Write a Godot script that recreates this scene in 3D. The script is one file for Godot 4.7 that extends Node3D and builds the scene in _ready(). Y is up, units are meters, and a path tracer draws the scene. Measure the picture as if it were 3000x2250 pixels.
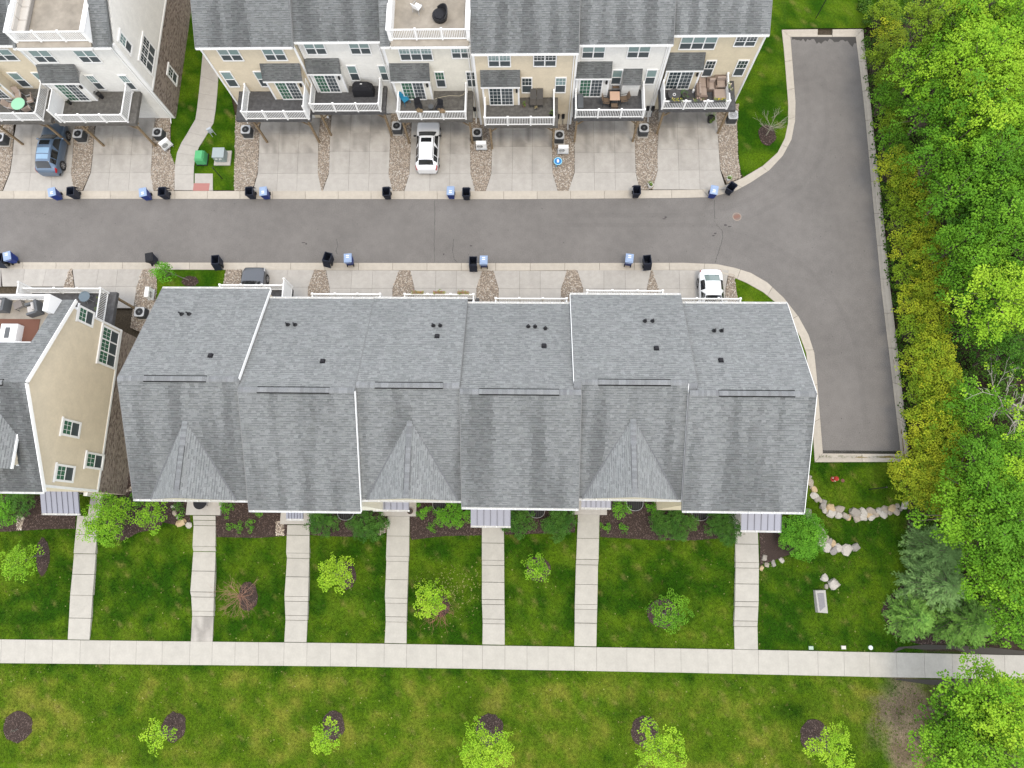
extends Node3D
# A row of townhouses seen from a drone: street and cul-de-sac north of it, front lawns and a public walk south of it, a wood to the east.
# x runs east, z runs south, y is up; the point of the ground straight below the camera is the origin.

class MB:
	var v := PackedVector3Array()
	var n := PackedVector3Array()
	var c := PackedColorArray()
	var col := Color(1, 1, 1)
	func tri(a: Vector3, b: Vector3, d: Vector3) -> void:
		var m := (d - a).cross(b - a).normalized()
		v.append(a); v.append(b); v.append(d)
		for i in 3:
			n.append(m); c.append(col)
	func trin(a: Vector3, b: Vector3, d: Vector3, na: Vector3, nb: Vector3, nd: Vector3) -> void:
		if (d - a).cross(b - a).dot(na + nb + nd) < 0.0:
			v.append(a); v.append(d); v.append(b); n.append(na); n.append(nd); n.append(nb)
		else:
			v.append(a); v.append(b); v.append(d); n.append(na); n.append(nb); n.append(nd)
		for i in 3:
			c.append(col)
	func quad(a: Vector3, b: Vector3, d: Vector3, e: Vector3) -> void:
		tri(a, b, d); tri(a, d, e)
	# a quad that must face along "to"
	func face(a: Vector3, b: Vector3, d: Vector3, e: Vector3, to: Vector3) -> void:
		if (d - a).cross(b - a).dot(to) < 0.0:
			quad(a, e, d, b)
		else:
			quad(a, b, d, e)
	func hexa(p: Array, q: Array) -> void:   # bottom ring p and top ring q
		var k := p.size()
		var cen := Vector3.ZERO
		for i in k:
			cen += (p[i] + q[i]) / (2.0 * k)
		for i in k:
			var j := (i + 1) % k
			face(p[i], p[j], q[j], q[i], (p[i] + p[j]) * 0.5 - cen)
		for i in range(1, k - 1):
			var up: Vector3 = q[0] - p[0]
			if (q[i + 1] - q[0]).cross(q[i] - q[0]).dot(up) < 0: tri(q[0], q[i + 1], q[i])
			else: tri(q[0], q[i], q[i + 1])
			if (p[i + 1] - p[0]).cross(p[i] - p[0]).dot(up) > 0: tri(p[0], p[i + 1], p[i])
			else: tri(p[0], p[i], p[i + 1])
	func box(a: Vector3, b: Vector3) -> void:
		hexa([Vector3(a.x, a.y, a.z), Vector3(b.x, a.y, a.z), Vector3(b.x, a.y, b.z), Vector3(a.x, a.y, b.z)],
			[Vector3(a.x, b.y, a.z), Vector3(b.x, b.y, a.z), Vector3(b.x, b.y, b.z), Vector3(a.x, b.y, b.z)])
	func cbox(a: Vector3, b: Vector3, r: float) -> void:   # box with chamfered top edges
		var t := b.y - r
		box(a, Vector3(b.x, t, b.z))
		hexa([Vector3(a.x, t, a.z), Vector3(b.x, t, a.z), Vector3(b.x, t, b.z), Vector3(a.x, t, b.z)],
			[Vector3(a.x + r, b.y, a.z + r), Vector3(b.x - r, b.y, a.z + r), Vector3(b.x - r, b.y, b.z - r), Vector3(a.x + r, b.y, b.z - r)])
	func bar(a: Vector3, b: Vector3, w: float, h: float) -> void:   # square bar from a to b
		var d := (b - a).normalized()
		var s := d.cross(Vector3.UP)
		s = (Vector3.RIGHT if s.length() < 0.01 else s.normalized()) * w * 0.5
		var u := s.cross(d).normalized() * h * 0.5
		hexa([a - s - u, a + s - u, a + s + u, a - s + u], [b - s - u, b + s - u, b + s + u, b - s + u])
	func tube(pts: Array, rad: Array, k := 6) -> void:
		var rings := []
		for i in pts.size():
			var d: Vector3 = (pts[mini(i + 1, pts.size() - 1)] - pts[maxi(i - 1, 0)]).normalized()
			var s := d.cross(Vector3(0.13, 1, 0.07) if absf(d.y) < 0.9 else Vector3(1, 0.1, 0)).normalized()
			var u := s.cross(d)
			var ring := []
			for j in k:
				var a := TAU * j / k
				ring.append(s * cos(a) + u * sin(a))
			rings.append(ring)
		for i in pts.size() - 1:
			for j in k:
				var j2 := (j + 1) % k
				var a: Vector3 = pts[i] + rings[i][j] * rad[i]
				var b: Vector3 = pts[i] + rings[i][j2] * rad[i]
				var d: Vector3 = pts[i + 1] + rings[i + 1][j2] * rad[i + 1]
				var e: Vector3 = pts[i + 1] + rings[i + 1][j] * rad[i + 1]
				trin(a, b, d, rings[i][j], rings[i][j2], rings[i + 1][j2])
				trin(a, d, e, rings[i][j], rings[i + 1][j2], rings[i + 1][j])
		for j in range(1, k - 1):
			for e in [0, pts.size() - 1]:
				var nn: Vector3 = (pts[0] - pts[1]).normalized() if e == 0 else (pts[e] - pts[e - 1]).normalized()
				trin(pts[e] + rings[e][0] * rad[e], pts[e] + rings[e][j] * rad[e], pts[e] + rings[e][j + 1] * rad[e], nn, nn, nn)
	func lathe(prof: Array, at: Vector3, k := 16) -> void:   # prof: Vector2(radius, y)
		for i in prof.size() - 1:
			var d: Vector2 = prof[i + 1] - prof[i]
			var m := Vector2(d.y, -d.x).normalized()
			for j in k:
				var a0 := TAU * j / k
				var a1 := TAU * (j + 1) / k
				var e0 := Vector3(cos(a0), 0, sin(a0))
				var e1 := Vector3(cos(a1), 0, sin(a1))
				var p: Vector3 = at + e0 * prof[i].x + Vector3.UP * prof[i].y
				var q: Vector3 = at + e1 * prof[i].x + Vector3.UP * prof[i].y
				var r: Vector3 = at + e1 * prof[i + 1].x + Vector3.UP * prof[i + 1].y
				var s: Vector3 = at + e0 * prof[i + 1].x + Vector3.UP * prof[i + 1].y
				var n0 := (e0 * m.x + Vector3.UP * m.y)
				var n1 := (e1 * m.x + Vector3.UP * m.y)
				if prof[i].x > 0.0001: trin(p, q, r, n0, n1, n1)
				if prof[i + 1].x > 0.0001: trin(p, r, s, n0, n1, n0)
	func poly(p: PackedVector2Array, y: float) -> void:   # flat, facing up
		var t := Geometry2D.triangulate_polygon(p)
		for i in range(0, t.size(), 3):
			var a := Vector3(p[t[i]].x, y, p[t[i]].y)
			var b := Vector3(p[t[i + 1]].x, y, p[t[i + 1]].y)
			var d := Vector3(p[t[i + 2]].x, y, p[t[i + 2]].y)
			if (d - a).cross(b - a).y < 0: tri(a, d, b)
			else: tri(a, b, d)
	func prism(p: PackedVector2Array, y0: float, y1: float) -> void:
		poly(p, y1)
		var cw := Geometry2D.is_polygon_clockwise(p)
		for i in p.size():
			var a := p[i]
			var b := p[(i + 1) % p.size()]
			var d := b - a
			var out := Vector3(d.y, 0, -d.x) * (1.0 if not cw else -1.0)
			face(Vector3(a.x, y0, a.y), Vector3(b.x, y0, b.y), Vector3(b.x, y1, b.y), Vector3(a.x, y1, a.y), out)
	func blob(at: Vector3, r: Vector3, seed_: int, rough: float, nu := 10, nv := 7, lo := -1.0) -> void:   # uneven boulder, faceted
		var ns := FastNoiseLite.new(); ns.seed = seed_; ns.frequency = 0.9
		var g := []
		for i in nv + 1:
			var row := []
			var th := PI * i / nv
			for j in nu:
				var ph := TAU * j / nu + 0.3 * (i % 2)
				var d := Vector3(sin(th) * cos(ph), cos(th), sin(th) * sin(ph))
				var f := 1.0 + rough * ns.get_noise_3d(d.x * 1.3, d.y * 1.3, d.z * 1.3) * 2.0
				var q := Vector3(signf(d.x) * pow(absf(d.x), 0.75), signf(d.y) * pow(absf(d.y), 0.8), signf(d.z) * pow(absf(d.z), 0.75))
				var y := maxf(q.y, lo)
				row.append(at + Vector3(q.x * r.x, y * r.y, q.z * r.z) * f)
			g.append(row)
		for i in nv:
			for j in nu:
				var k := (j + 1) % nu
				var cen: Vector3 = (g[i][j] + g[i + 1][k]) * 0.5 - at
				face(g[i][j], g[i][k], g[i + 1][k], g[i + 1][j], cen)
	func mesh() -> ArrayMesh:
		var a := []
		a.resize(Mesh.ARRAY_MAX)
		a[Mesh.ARRAY_VERTEX] = v; a[Mesh.ARRAY_NORMAL] = n; a[Mesh.ARRAY_COLOR] = c
		var m := ArrayMesh.new()
		m.add_surface_from_arrays(Mesh.PRIMITIVE_TRIANGLES, a)
		return m

var taken := {}
var M := {}
var R := RandomNumberGenerator.new()

func numbered(called: String) -> String:
	var k: int = taken.get(called, 0)
	taken[called] = k + 1
	return called if k == 0 else "%s_%03d" % [called, k]

func tag(o: Node, label: String, category: String, group := "") -> Node:
	o.set_meta("label", label); o.set_meta("category", category)
	if group: o.set_meta("group", group)
	return o

func thing(called: String, label: String, category: String, at := Vector3.ZERO, turn := 0.0, group := "") -> Node3D:
	var o := Node3D.new()
	o.name = numbered(called)
	add_child(o)
	o.position = at; o.rotation.y = turn
	tag(o, label, category, group)
	return o

# one mesh with a name, under its parent; "shape" is an MB or a Mesh
func obj(called: String, shape, mat: Material, parent: Node = null, at := Vector3.ZERO, kind := "") -> MeshInstance3D:
	var o := MeshInstance3D.new()
	o.mesh = shape.mesh() if shape is MB else shape
	o.material_override = mat
	if parent:
		o.name = called
		parent.add_child(o, true)
	else:
		o.name = numbered(called)
		add_child(o)
	o.position = at
	if kind: o.set_meta("kind", kind)
	return o

func part(called: String, parent: Node) -> Node3D:   # a part that is made of sub-parts
	var o := Node3D.new()
	o.name = called
	parent.add_child(o, true)
	return o

func struct_(called: String, shape, mat: Material) -> MeshInstance3D:
	return obj(called, shape, mat, null, Vector3.ZERO, "structure")

func dup(o: Node3D, called: String, at: Vector3, turn: float, label: String) -> Node3D:
	var r: Node3D = o.duplicate()
	r.name = numbered(called)
	add_child(r)
	r.position = at; r.rotation.y = turn
	r.set_meta("label", label)
	return r

func boxm(a: Vector3, b: Vector3) -> MB:
	var m := MB.new(); m.box(a, b); return m

func scatter(called: String, parent: Node, mesh: Mesh, mat: Material, xf: Array, cols: PackedColorArray, kind := "stuff") -> MultiMeshInstance3D:
	var mm := MultiMesh.new()
	mm.transform_format = MultiMesh.TRANSFORM_3D
	mm.use_colors = true
	mm.mesh = mesh
	mm.instance_count = xf.size()
	var buf := PackedFloat32Array()
	buf.resize(xf.size() * 16)
	for i in xf.size():
		var t: Transform3D = xf[i]
		var k := i * 16
		buf[k] = t.basis.x.x; buf[k + 1] = t.basis.y.x; buf[k + 2] = t.basis.z.x; buf[k + 3] = t.origin.x
		buf[k + 4] = t.basis.x.y; buf[k + 5] = t.basis.y.y; buf[k + 6] = t.basis.z.y; buf[k + 7] = t.origin.y
		buf[k + 8] = t.basis.x.z; buf[k + 9] = t.basis.y.z; buf[k + 10] = t.basis.z.z; buf[k + 11] = t.origin.z
		var c := cols[i]
		buf[k + 12] = c.r; buf[k + 13] = c.g; buf[k + 14] = c.b; buf[k + 15] = 1.0
	mm.buffer = buf
	var o := MultiMeshInstance3D.new()
	o.multimesh = mm
	o.material_override = mat
	if parent:
		o.name = called
		parent.add_child(o, true)
	else:
		o.name = numbered(called)
		add_child(o)
	if kind: o.set_meta("kind", kind)
	return o

# ---- textures and materials ----
func mottle(seed_: int, size: int, layers: Array, lo: float, hi: float) -> ImageTexture:   # layers: [frequency in cycles per tile, weight, stretch]
	var acc := PackedFloat32Array()
	acc.resize(size * size)
	var k := 0
	for l in layers:
		var ns := FastNoiseLite.new()
		ns.seed = seed_ + k * 17
		ns.noise_type = FastNoiseLite.TYPE_SIMPLEX_SMOOTH
		ns.frequency = float(l[0]) / size
		ns.fractal_octaves = 3
		var im := ns.get_seamless_image(size, size)
		im.convert(Image.FORMAT_L8)
		var d := im.get_data()
		var w: float = l[1]
		for i in size * size:
			acc[i] += (d[i] / 255.0 - 0.5) * w
		k += 1
	var out := PackedByteArray()
	out.resize(size * size)
	for i in size * size:
		out[i] = int(clampf(lo + (hi - lo) * (0.5 + acc[i]), 0.0, 1.0) * 255.0)
	return ImageTexture.create_from_image(Image.create_from_data(size, size, false, Image.FORMAT_L8, out))

func mat(c: Color, rough := 0.85, tex: Texture2D = null, tile := 1.0, spec := 0.4) -> StandardMaterial3D:
	var m := StandardMaterial3D.new()
	m.albedo_color = c.linear_to_srgb()
	m.roughness = rough
	m.metallic_specular = spec
	m.vertex_color_use_as_albedo = true
	if tex:
		m.albedo_texture = tex
		m.uv1_triplanar = true
		m.uv1_world_triplanar = true
		m.uv1_scale = Vector3.ONE / tile
	return m

func materials() -> void:
	var grain := mottle(3, 512, [[40, 0.5], [150, 0.9], [9, 0.5]], 0.72, 1.0)
	var soft := mottle(8, 512, [[5, 0.35], [22, 0.3], [120, 0.3]], 0.86, 1.0)
	var road := mottle(21, 1024, [[4, 0.3], [25, 0.2], [300, 0.9]], 0.74, 1.0)
	var lawn := mottle(33, 1024, [[40, 0.3], [130, 0.7], [330, 0.9]], 0.45, 1.1)
	var wood := mottle(5, 256, [[4, 0.5], [60, 0.6]], 0.6, 1.0)
	M.asphalt = mat(Color(0.212, 0.197, 0.184), 0.9, road, 24.0)
	M.concrete = mat(Color(0.455, 0.427, 0.388), 0.9, soft, 3.1)
	M.kerb = mat(Color(0.5, 0.45, 0.38), 0.9, soft, 2.3)
	M.walk = mat(Color(0.465, 0.44, 0.39), 0.9, soft, 4.3)
	M.dark = mat(Color(0.055, 0.05, 0.042), 0.95)
	M.lawn = mat(Color(1, 1, 1), 0.95, lawn, 11.0, 0.15)
	M.mulch = mat(Color(0.125, 0.09, 0.078), 0.95, mottle(14, 512, [[60, 0.9], [200, 1.0]], 0.25, 1.0), 2.4, 0.2)
	M.tint = mat(Color(1, 1, 1), 0.9, null, 1.0, 0.25)      # vertex or instance colours
	M.gravelbed = mat(Color(0.3, 0.25, 0.2), 0.95, grain, 0.8)
	M.shingle = mat(Color(1, 1, 1), 0.95, grain, 0.9, 0.2)
	M.flash = mat(Color(0.2, 0.2, 0.2), 0.6)
	M.white = mat(Color(0.8, 0.8, 0.79), 0.55)
	M.trim = mat(Color(0.78, 0.78, 0.77), 0.5)
	M.cream = mat(Color(0.77, 0.735, 0.64), 0.7, soft, 5.0)
	M.ivory = mat(Color(0.8, 0.785, 0.74), 0.7, soft, 5.0)
	M.beige = mat(Color(0.69, 0.6, 0.45), 0.7, soft, 5.0)
	M.sand = mat(Color(0.66, 0.575, 0.42), 0.7, soft, 5.0)
	M.brick = mat(Color(1, 1, 1), 0.95, grain, 0.7, 0.2)
	M.deck = mat(Color(0.175, 0.165, 0.15), 0.8, wood, 1.5)
	M.deckgrey = mat(Color(0.135, 0.133, 0.136), 0.8, wood, 1.5)
	M.timber = mat(Color(0.36, 0.265, 0.16), 0.85, wood, 0.9)
	M.membrane = mat(Color(0.40, 0.355, 0.295), 0.85, mottle(77, 512, [[3, 0.5], [12, 0.25], [80, 0.25]], 0.72, 1.0), 5.5)
	M.glass = mat(Color(0.035, 0.05, 0.055), 0.08, null, 1.0, 0.6)
	M.tealpane = mat(Color(0.19, 0.27, 0.265), 0.12, null, 1.0, 0.6)  # paler teal pane, mostly the upper sashes
	M.greenpane = mat(Color(0.05, 0.13, 0.085), 0.1, null, 1.0, 0.6)
	M.screen = mat(Color(0.055, 0.068, 0.075), 0.45, null, 1.0, 0.5)
	M.seam = mat(Color(0.235, 0.24, 0.285), 0.4, null, 1.0, 0.5)
	M.black = mat(Color(0.018, 0.018, 0.02), 0.5)
	M.blackmatte = mat(Color(0.022, 0.022, 0.026), 0.85, grain, 0.6)
	M.metal = mat(Color(0.42, 0.43, 0.44), 0.45)
	M.darkmetal = mat(Color(0.09, 0.095, 0.1), 0.5)
	M.rubber = mat(Color(0.02, 0.02, 0.02), 0.8)
	M.bark = mat(Color(0.2, 0.165, 0.13), 0.95, wood, 0.7)
	M.greybark = mat(Color(0.32, 0.29, 0.25), 0.95, wood, 0.7)
	M.leaf = mat(Color(1, 1, 1), 0.6, null, 1.0, 0.25)
	M.leaf.backlight = Color(0.45, 0.5, 0.3)
	M.needle = mat(Color(1, 1, 1), 0.75, null, 1.0, 0.2)
	M.carglass = mat(Color(0.012, 0.014, 0.016), 0.06, null, 1.0, 0.6)
	M.palecarglass = mat(Color(0.16, 0.21, 0.2), 0.08, null, 1.0, 0.6)
	M.redlens = mat(Color(0.38, 0.012, 0.015), 0.2)
	M.lens = mat(Color(0.5, 0.5, 0.5), 0.15)
	M.alloy = mat(Color(0.45, 0.45, 0.46), 0.35)
	M.alloy.metallic = 0.7
	M.sheenlid = mat(Color(0.24, 0.32, 0.47), 0.35, null, 1.0, 0.5)  # blue lid with the sky's pale reflection painted into its colour
	M.bluebin = mat(Color(0.012, 0.035, 0.2), 0.45)
	M.darkbin = mat(Color(0.012, 0.016, 0.03), 0.55)
	M.stone = mat(Color(1, 1, 1), 0.9, grain, 0.7, 0.25)

# ground height, flat at the houses and falling to the public walk
func height(x: float, z: float) -> float:
	if z < -6.4: return -0.1
	var w := -0.06
	if z > 0.9: w = lerpf(-0.06, -0.4, clampf((z - 0.9) / 1.2, 0, 1))
	if z > 2.1: w = lerpf(-0.4, -0.72, clampf((z - 2.1) / 2.5, 0, 1))
	if z > 4.6: w = lerpf(-0.72, -1.03, clampf((z - 4.6) / 1.6, 0, 1))
	if z > 6.2: w = lerpf(-1.03, -1.13, clampf((z - 6.2) / 1.5, 0, 1))
	if z > 10.0: w = -1.13 - 0.5 * clampf((z - 10.0) / 8.0, 0, 1)
	var e := 0.0
	if z > -2.7: e = -0.45 * clampf((z + 2.7) / 0.45, 0, 1)
	if z > -2.2: e = -0.45 - 0.68 * clampf((z + 2.2) / 9.5, 0, 1)
	if z > 10.0: e = w
	return lerpf(w, e, smoothstep(16.6, 18.2, x))

# a flat outline laid on that ground, cut where the ground's slope changes
func drape(m: MB, p: PackedVector2Array, lift: float) -> void:
	var cuts := [-90.0, -6.35, -2.7, -2.25, 0.9, 2.1, 4.6, 6.2, 7.7, 10.0, 14.0, 18.0, 60.0]
	for i in cuts.size() - 1:
		var strip := PackedVector2Array([Vector2(-90, cuts[i]), Vector2(90, cuts[i]), Vector2(90, cuts[i + 1]), Vector2(-90, cuts[i + 1])])
		for q in Geometry2D.intersect_polygons(p, strip):
			var t := Geometry2D.triangulate_polygon(q)
			for k in range(0, t.size(), 3):
				var a := []
				for j in 3:
					var w: Vector2 = q[t[k + j]]
					a.append(Vector3(w.x, height(w.x, w.y) + lift, w.y))
				if (a[2] - a[0]).cross(a[1] - a[0]).y < 0: m.tri(a[0], a[2], a[1])
				else: m.tri(a[0], a[1], a[2])

func ring(c: Vector2, rx: float, rz: float, seed_: int, k := 20, wob := 0.12) -> PackedVector2Array:
	var p := PackedVector2Array()
	R.seed = seed_
	for i in k:
		var a := TAU * i / k
		var f := 1.0 + R.randf_range(-wob, wob)
		p.append(c + Vector2(cos(a) * rx, sin(a) * rz) * f)
	return p

func inside(p: Vector2, polys: Array) -> bool:
	for q in polys:
		if Geometry2D.is_point_in_polygon(p, q): return true
	return false


# ---- ground, road, kerbs, driveways, walks, beds ----
var patch_noise := FastNoiseLite.new()
var fine_noise := FastNoiseLite.new()

func lawn_color(x: float, z: float) -> Color:
	var a := patch_noise.get_noise_2d(x, z * 1.3)
	var b := fine_noise.get_noise_2d(x, z)
	var south := smoothstep(9.0, 11.0, z)
	var t := clampf(0.26 + south * 0.33 + a * 0.42 + b * 0.4 + 0.05 * sin(x * 1.1 + z * 0.2) * south, 0.0, 1.0)
	var c := Color(0.034, 0.105, 0.006).lerp(Color(0.115, 0.205, 0.012), smoothstep(0.0, 0.55, t)).lerp(Color(0.27, 0.29, 0.04), smoothstep(0.5, 1.0, t))
	var dry := smoothstep(0.4, 0.62, fine_noise.get_noise_2d(x * 2.3 + 90.0, z * 2.3))
	return c.lerp(Color(0.33, 0.27, 0.09), dry * 0.45)

func ground_color(x: float, z: float) -> Color:
	var c := lawn_color(x, z)
	var b := fine_noise.get_noise_2d(x * 0.9 + 40.0, z * 0.9)
	var wood := smoothstep(27.6, 28.4, x + b * 0.9) * (1.0 if z < 7.8 else 0.0)
	wood = maxf(wood, smoothstep(24.6, 27.2, x + b * 1.6) * smoothstep(2.0, 3.4, z) * (1.0 if z < 7.8 else 0.0) * 0.0)
	var soil := Color(0.075, 0.056, 0.042) * (1.0 + b * 0.6)
	c = c.lerp(soil, wood)
	if z > 9.3 and x > 18.0:
		var d := Vector2((x - 26.6) / 2.6, (z - 12.6) / 4.2).length() + b * 0.5
		c = c.lerp(Color(0.3, 0.23, 0.15) * (1.0 + b * 0.7), 1.0 - smoothstep(0.55, 1.15, d))
		c = c.lerp(Color(0.1, 0.075, 0.055), smoothstep(28.0, 30.0, x + b * 2.0))
	if z < -6.4: c = Color(0.12, 0.095, 0.07) if x < 28.0 else soil
	c.a = 1.0
	return c

func build_ground() -> void:
	patch_noise.seed = 4; patch_noise.frequency = 0.16; patch_noise.fractal_octaves = 3
	fine_noise.seed = 9; fine_noise.frequency = 0.55; fine_noise.fractal_octaves = 3
	var xs := [-1500.0, -400.0, -120.0, -62.0]
	var x := -50.0
	while x < 46.0:
		xs.append(x); x += 0.36
	xs.append_array([60.0, 120.0, 400.0, 1500.0])
	var zs := [-1500.0, -400.0, -120.0, -62.0, -45.0, -30.0, -15.0, -6.41]
	var z := -6.39
	while z < 20.0:
		zs.append(z); z += 0.36
	zs.append_array([24.0, 40.0, 120.0, 400.0, 1500.0])
	var v := PackedVector3Array()
	var c := PackedColorArray()
	var n := PackedVector3Array()
	for zz in zs:
		for xx in xs:
			v.append(Vector3(xx, height(xx, zz), zz)); c.append(ground_color(xx, zz))
			var dx: float = height(xx + 0.2, zz) - height(xx - 0.2, zz)
			var dz: float = height(xx, zz + 0.2) - height(xx, zz - 0.2) if zz > -6.2 else 0.0
			n.append(Vector3(-dx, 0.4, -dz).normalized())
	var idx := PackedInt32Array()
	var w := xs.size()
	for j in zs.size() - 1:
		for i in w - 1:
			var k := j * w + i
			idx.append_array([k, k + 1, k + w + 1, k, k + w + 1, k + w])
	var a := []
	a.resize(Mesh.ARRAY_MAX)
	a[Mesh.ARRAY_VERTEX] = v; a[Mesh.ARRAY_COLOR] = c; a[Mesh.ARRAY_NORMAL] = n; a[Mesh.ARRAY_INDEX] = idx
	var m := ArrayMesh.new()
	m.add_surface_from_arrays(Mesh.PRIMITIVE_TRIANGLES, a)
	struct_("ground", m, M.lawn)

func lawn_patch(p: PackedVector2Array, y: float) -> void:   # a lawn between pavings, coloured on a 0.4 m grid
	var m := MB.new()
	var lo := p[0]
	var hi := p[0]
	for q in p:
		lo = lo.min(q); hi = hi.max(q)
	var x := lo.x
	while x < hi.x:
		var z := lo.y
		while z < hi.y:
			var cell := PackedVector2Array([Vector2(x, z), Vector2(x + 0.4, z), Vector2(x + 0.4, z + 0.4), Vector2(x, z + 0.4)])
			for q in Geometry2D.intersect_polygons(p, cell):
				for k in range(1, q.size() - 1):
					var t := [q[0], q[k], q[k + 1]]
					if Geometry2D.is_polygon_clockwise(q): t = [q[0], q[k + 1], q[k]]
					for i in 3:
						m.v.append(Vector3(t[i].x, y, t[i].y)); m.n.append(Vector3.UP); m.c.append(lawn_color(t[i].x, t[i].y))
			z += 0.4
		x += 0.4
	if m.v.size():
		var first := (m.v[2] - m.v[0]).cross(m.v[1] - m.v[0]).y
		if first < 0:
			for i in range(0, m.v.size(), 3):
				var s := m.v[i + 1]; m.v[i + 1] = m.v[i + 2]; m.v[i + 2] = s
				var sc := m.c[i + 1]; m.c[i + 1] = m.c[i + 2]; m.c[i + 2] = sc
		struct_("lawn", m, M.lawn)
	lawns.append([p, y])

var lawns := []
var paved := []    # outlines where no grass grows

func build_road() -> void:
	var m := MB.new()
	m.poly(PackedVector2Array([Vector2(-65.47, -26.91), Vector2(-44.71, -26.89), Vector2(-1.66, -26.82), Vector2(11.58, -26.92), Vector2(14.60, -27.00), Vector2(16.62, -27.58), Vector2(17.88, -28.32), Vector2(19.45, -29.42), Vector2(20.66, -30.76), Vector2(21.47, -32.23), Vector2(21.90, -33.98), Vector2(22.08, -35.73), Vector2(22.14, -40.87), Vector2(22.15, -42.13), Vector2(27.69, -42.08), Vector2(27.71, -39.62), Vector2(27.72, -36.06), Vector2(27.67, -32.56), Vector2(27.53, -26.33), Vector2(27.40, -19.03), Vector2(27.43, -13.77), Vector2(27.45, -6.17), Vector2(21.75, -6.16), Vector2(21.80, -11.95), Vector2(21.78, -13.89), Vector2(21.46, -15.34), Vector2(20.82, -16.81), Vector2(19.78, -18.38), Vector2(18.60, -19.65), Vector2(17.37, -20.45), Vector2(16.11, -20.88), Vector2(14.73, -21.18), Vector2(12.09, -21.29), Vector2(-1.59, -21.22), Vector2(-43.65, -21.20), Vector2(-63.93, -21.21)]), 0.0)
	var road := struct_("road", m, M.asphalt)
	R.seed = 11
	for p in [PackedVector2Array([Vector2(-8.05, -26.76), Vector2(-7.96, -25.11), Vector2(-7.94, -23.31), Vector2(-7.84, -21.26)]), PackedVector2Array([Vector2(-6.36, -23.31), Vector2(-6.41, -22.27), Vector2(-6.24, -21.53), Vector2(-5.99, -21.29)]), PackedVector2Array([Vector2(14.80, -26.75), Vector2(14.77, -25.12), Vector2(14.91, -24.53), Vector2(15.32, -24.05), Vector2(15.30, -23.34), Vector2(14.91, -22.16), Vector2(14.60, -21.31)]), PackedVector2Array([Vector2(-15.97, -23.29), Vector2(-15.79, -22.70), Vector2(-15.92, -22.25), Vector2(-15.79, -21.95)])]:
		var q := MB.new()
		q.col = Color(0.09, 0.085, 0.08)
		for i in p.size() - 1:
			var steps := 6
			for s in steps:
				var a: Vector2 = p[i].lerp(p[i + 1], float(s) / steps) + Vector2(R.randf_range(-0.03, 0.03), 0)
				var b: Vector2 = p[i].lerp(p[i + 1], float(s + 1) / steps) + Vector2(R.randf_range(-0.03, 0.03), 0)
				var e := (b - a).normalized().orthogonal() * R.randf_range(0.012, 0.026)
				q.face(Vector3(a.x - e.x, 0.004, a.y - e.y), Vector3(a.x + e.x, 0.004, a.y + e.y), Vector3(b.x + e.x, 0.004, b.y + e.y), Vector3(b.x - e.x, 0.004, b.y - e.y), Vector3.UP)
		obj("crack", q, M.tint, road)
	# where tyres have polished the asphalt
	for k in 7:
		var tm := MB.new()
		tm.col = Color.WHITE * (0.955 if k % 2 else 1.035)
		var path := []
		for i in 25:
			var t := i / 24.0
			var off := (k - 3) * 0.75
			if k < 4: path.append(Vector2(lerpf(2.0, 22.6 + off, minf(1.0, t * 1.5)), -24.2 + off * 0.8).lerp(Vector2(24.6 + off, lerpf(-24.0, -38.0, t)), smoothstep(0.35, 0.75, t)))
			else: path.append(Vector2(lerpf(2.0, 22.6 + off, minf(1.0, t * 1.5)), -23.8 - off * 0.5).lerp(Vector2(24.2 + off * 0.6, lerpf(-24.0, -8.0, t)), smoothstep(0.35, 0.75, t)))
		for i in 24:
			var d: Vector2 = (path[i + 1] - path[i]).normalized().orthogonal() * 0.2
			tm.face(Vector3(path[i].x - d.x, 0.003 + k * 0.0002, path[i].y - d.y), Vector3(path[i].x + d.x, 0.003 + k * 0.0002, path[i].y + d.y), Vector3(path[i + 1].x + d.x, 0.003 + k * 0.0002, path[i + 1].y + d.y), Vector3(path[i + 1].x - d.x, 0.003 + k * 0.0002, path[i + 1].y - d.y), Vector3.UP)
		obj("tyre_track", tm, M.asphalt, road)
	# small patches of tar and oil on the asphalt
	var q2 := MB.new()
	q2.col = Color(0.075, 0.07, 0.068)
	for p in [Vector2(-18.64, -22.96), Vector2(-18.41, -22.87), Vector2(10.82, -25.24), Vector2(10.68, -25.09), Vector2(15.59, -24.53), Vector2(15.91, -24.41), Vector2(14.58, -23.63), Vector2(14.73, -23.81), Vector2(-7.12, -21.97), Vector2(-4.93, -22.71)]:
		q2.poly(ring(p, R.randf_range(0.05, 0.16), R.randf_range(0.04, 0.09), R.randi() % 999, 9, 0.3), 0.005)
	for i in 260:
		var p := Vector2(R.randf_range(-44, 22), R.randf_range(-26.5, -21.5)) if i % 2 else Vector2(R.randf_range(22.3, 27.2), R.randf_range(-41, -7))
		var s := R.randf_range(0.012, 0.035)
		q2.poly(ring(p, s, s * R.randf_range(0.5, 1.5), i + 5, 6, 0.3), 0.005)
	obj("tar_spot", q2, M.tint, road)
	# moss and silt in the gutter of the south-east corner
	R.seed = 19
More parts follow.
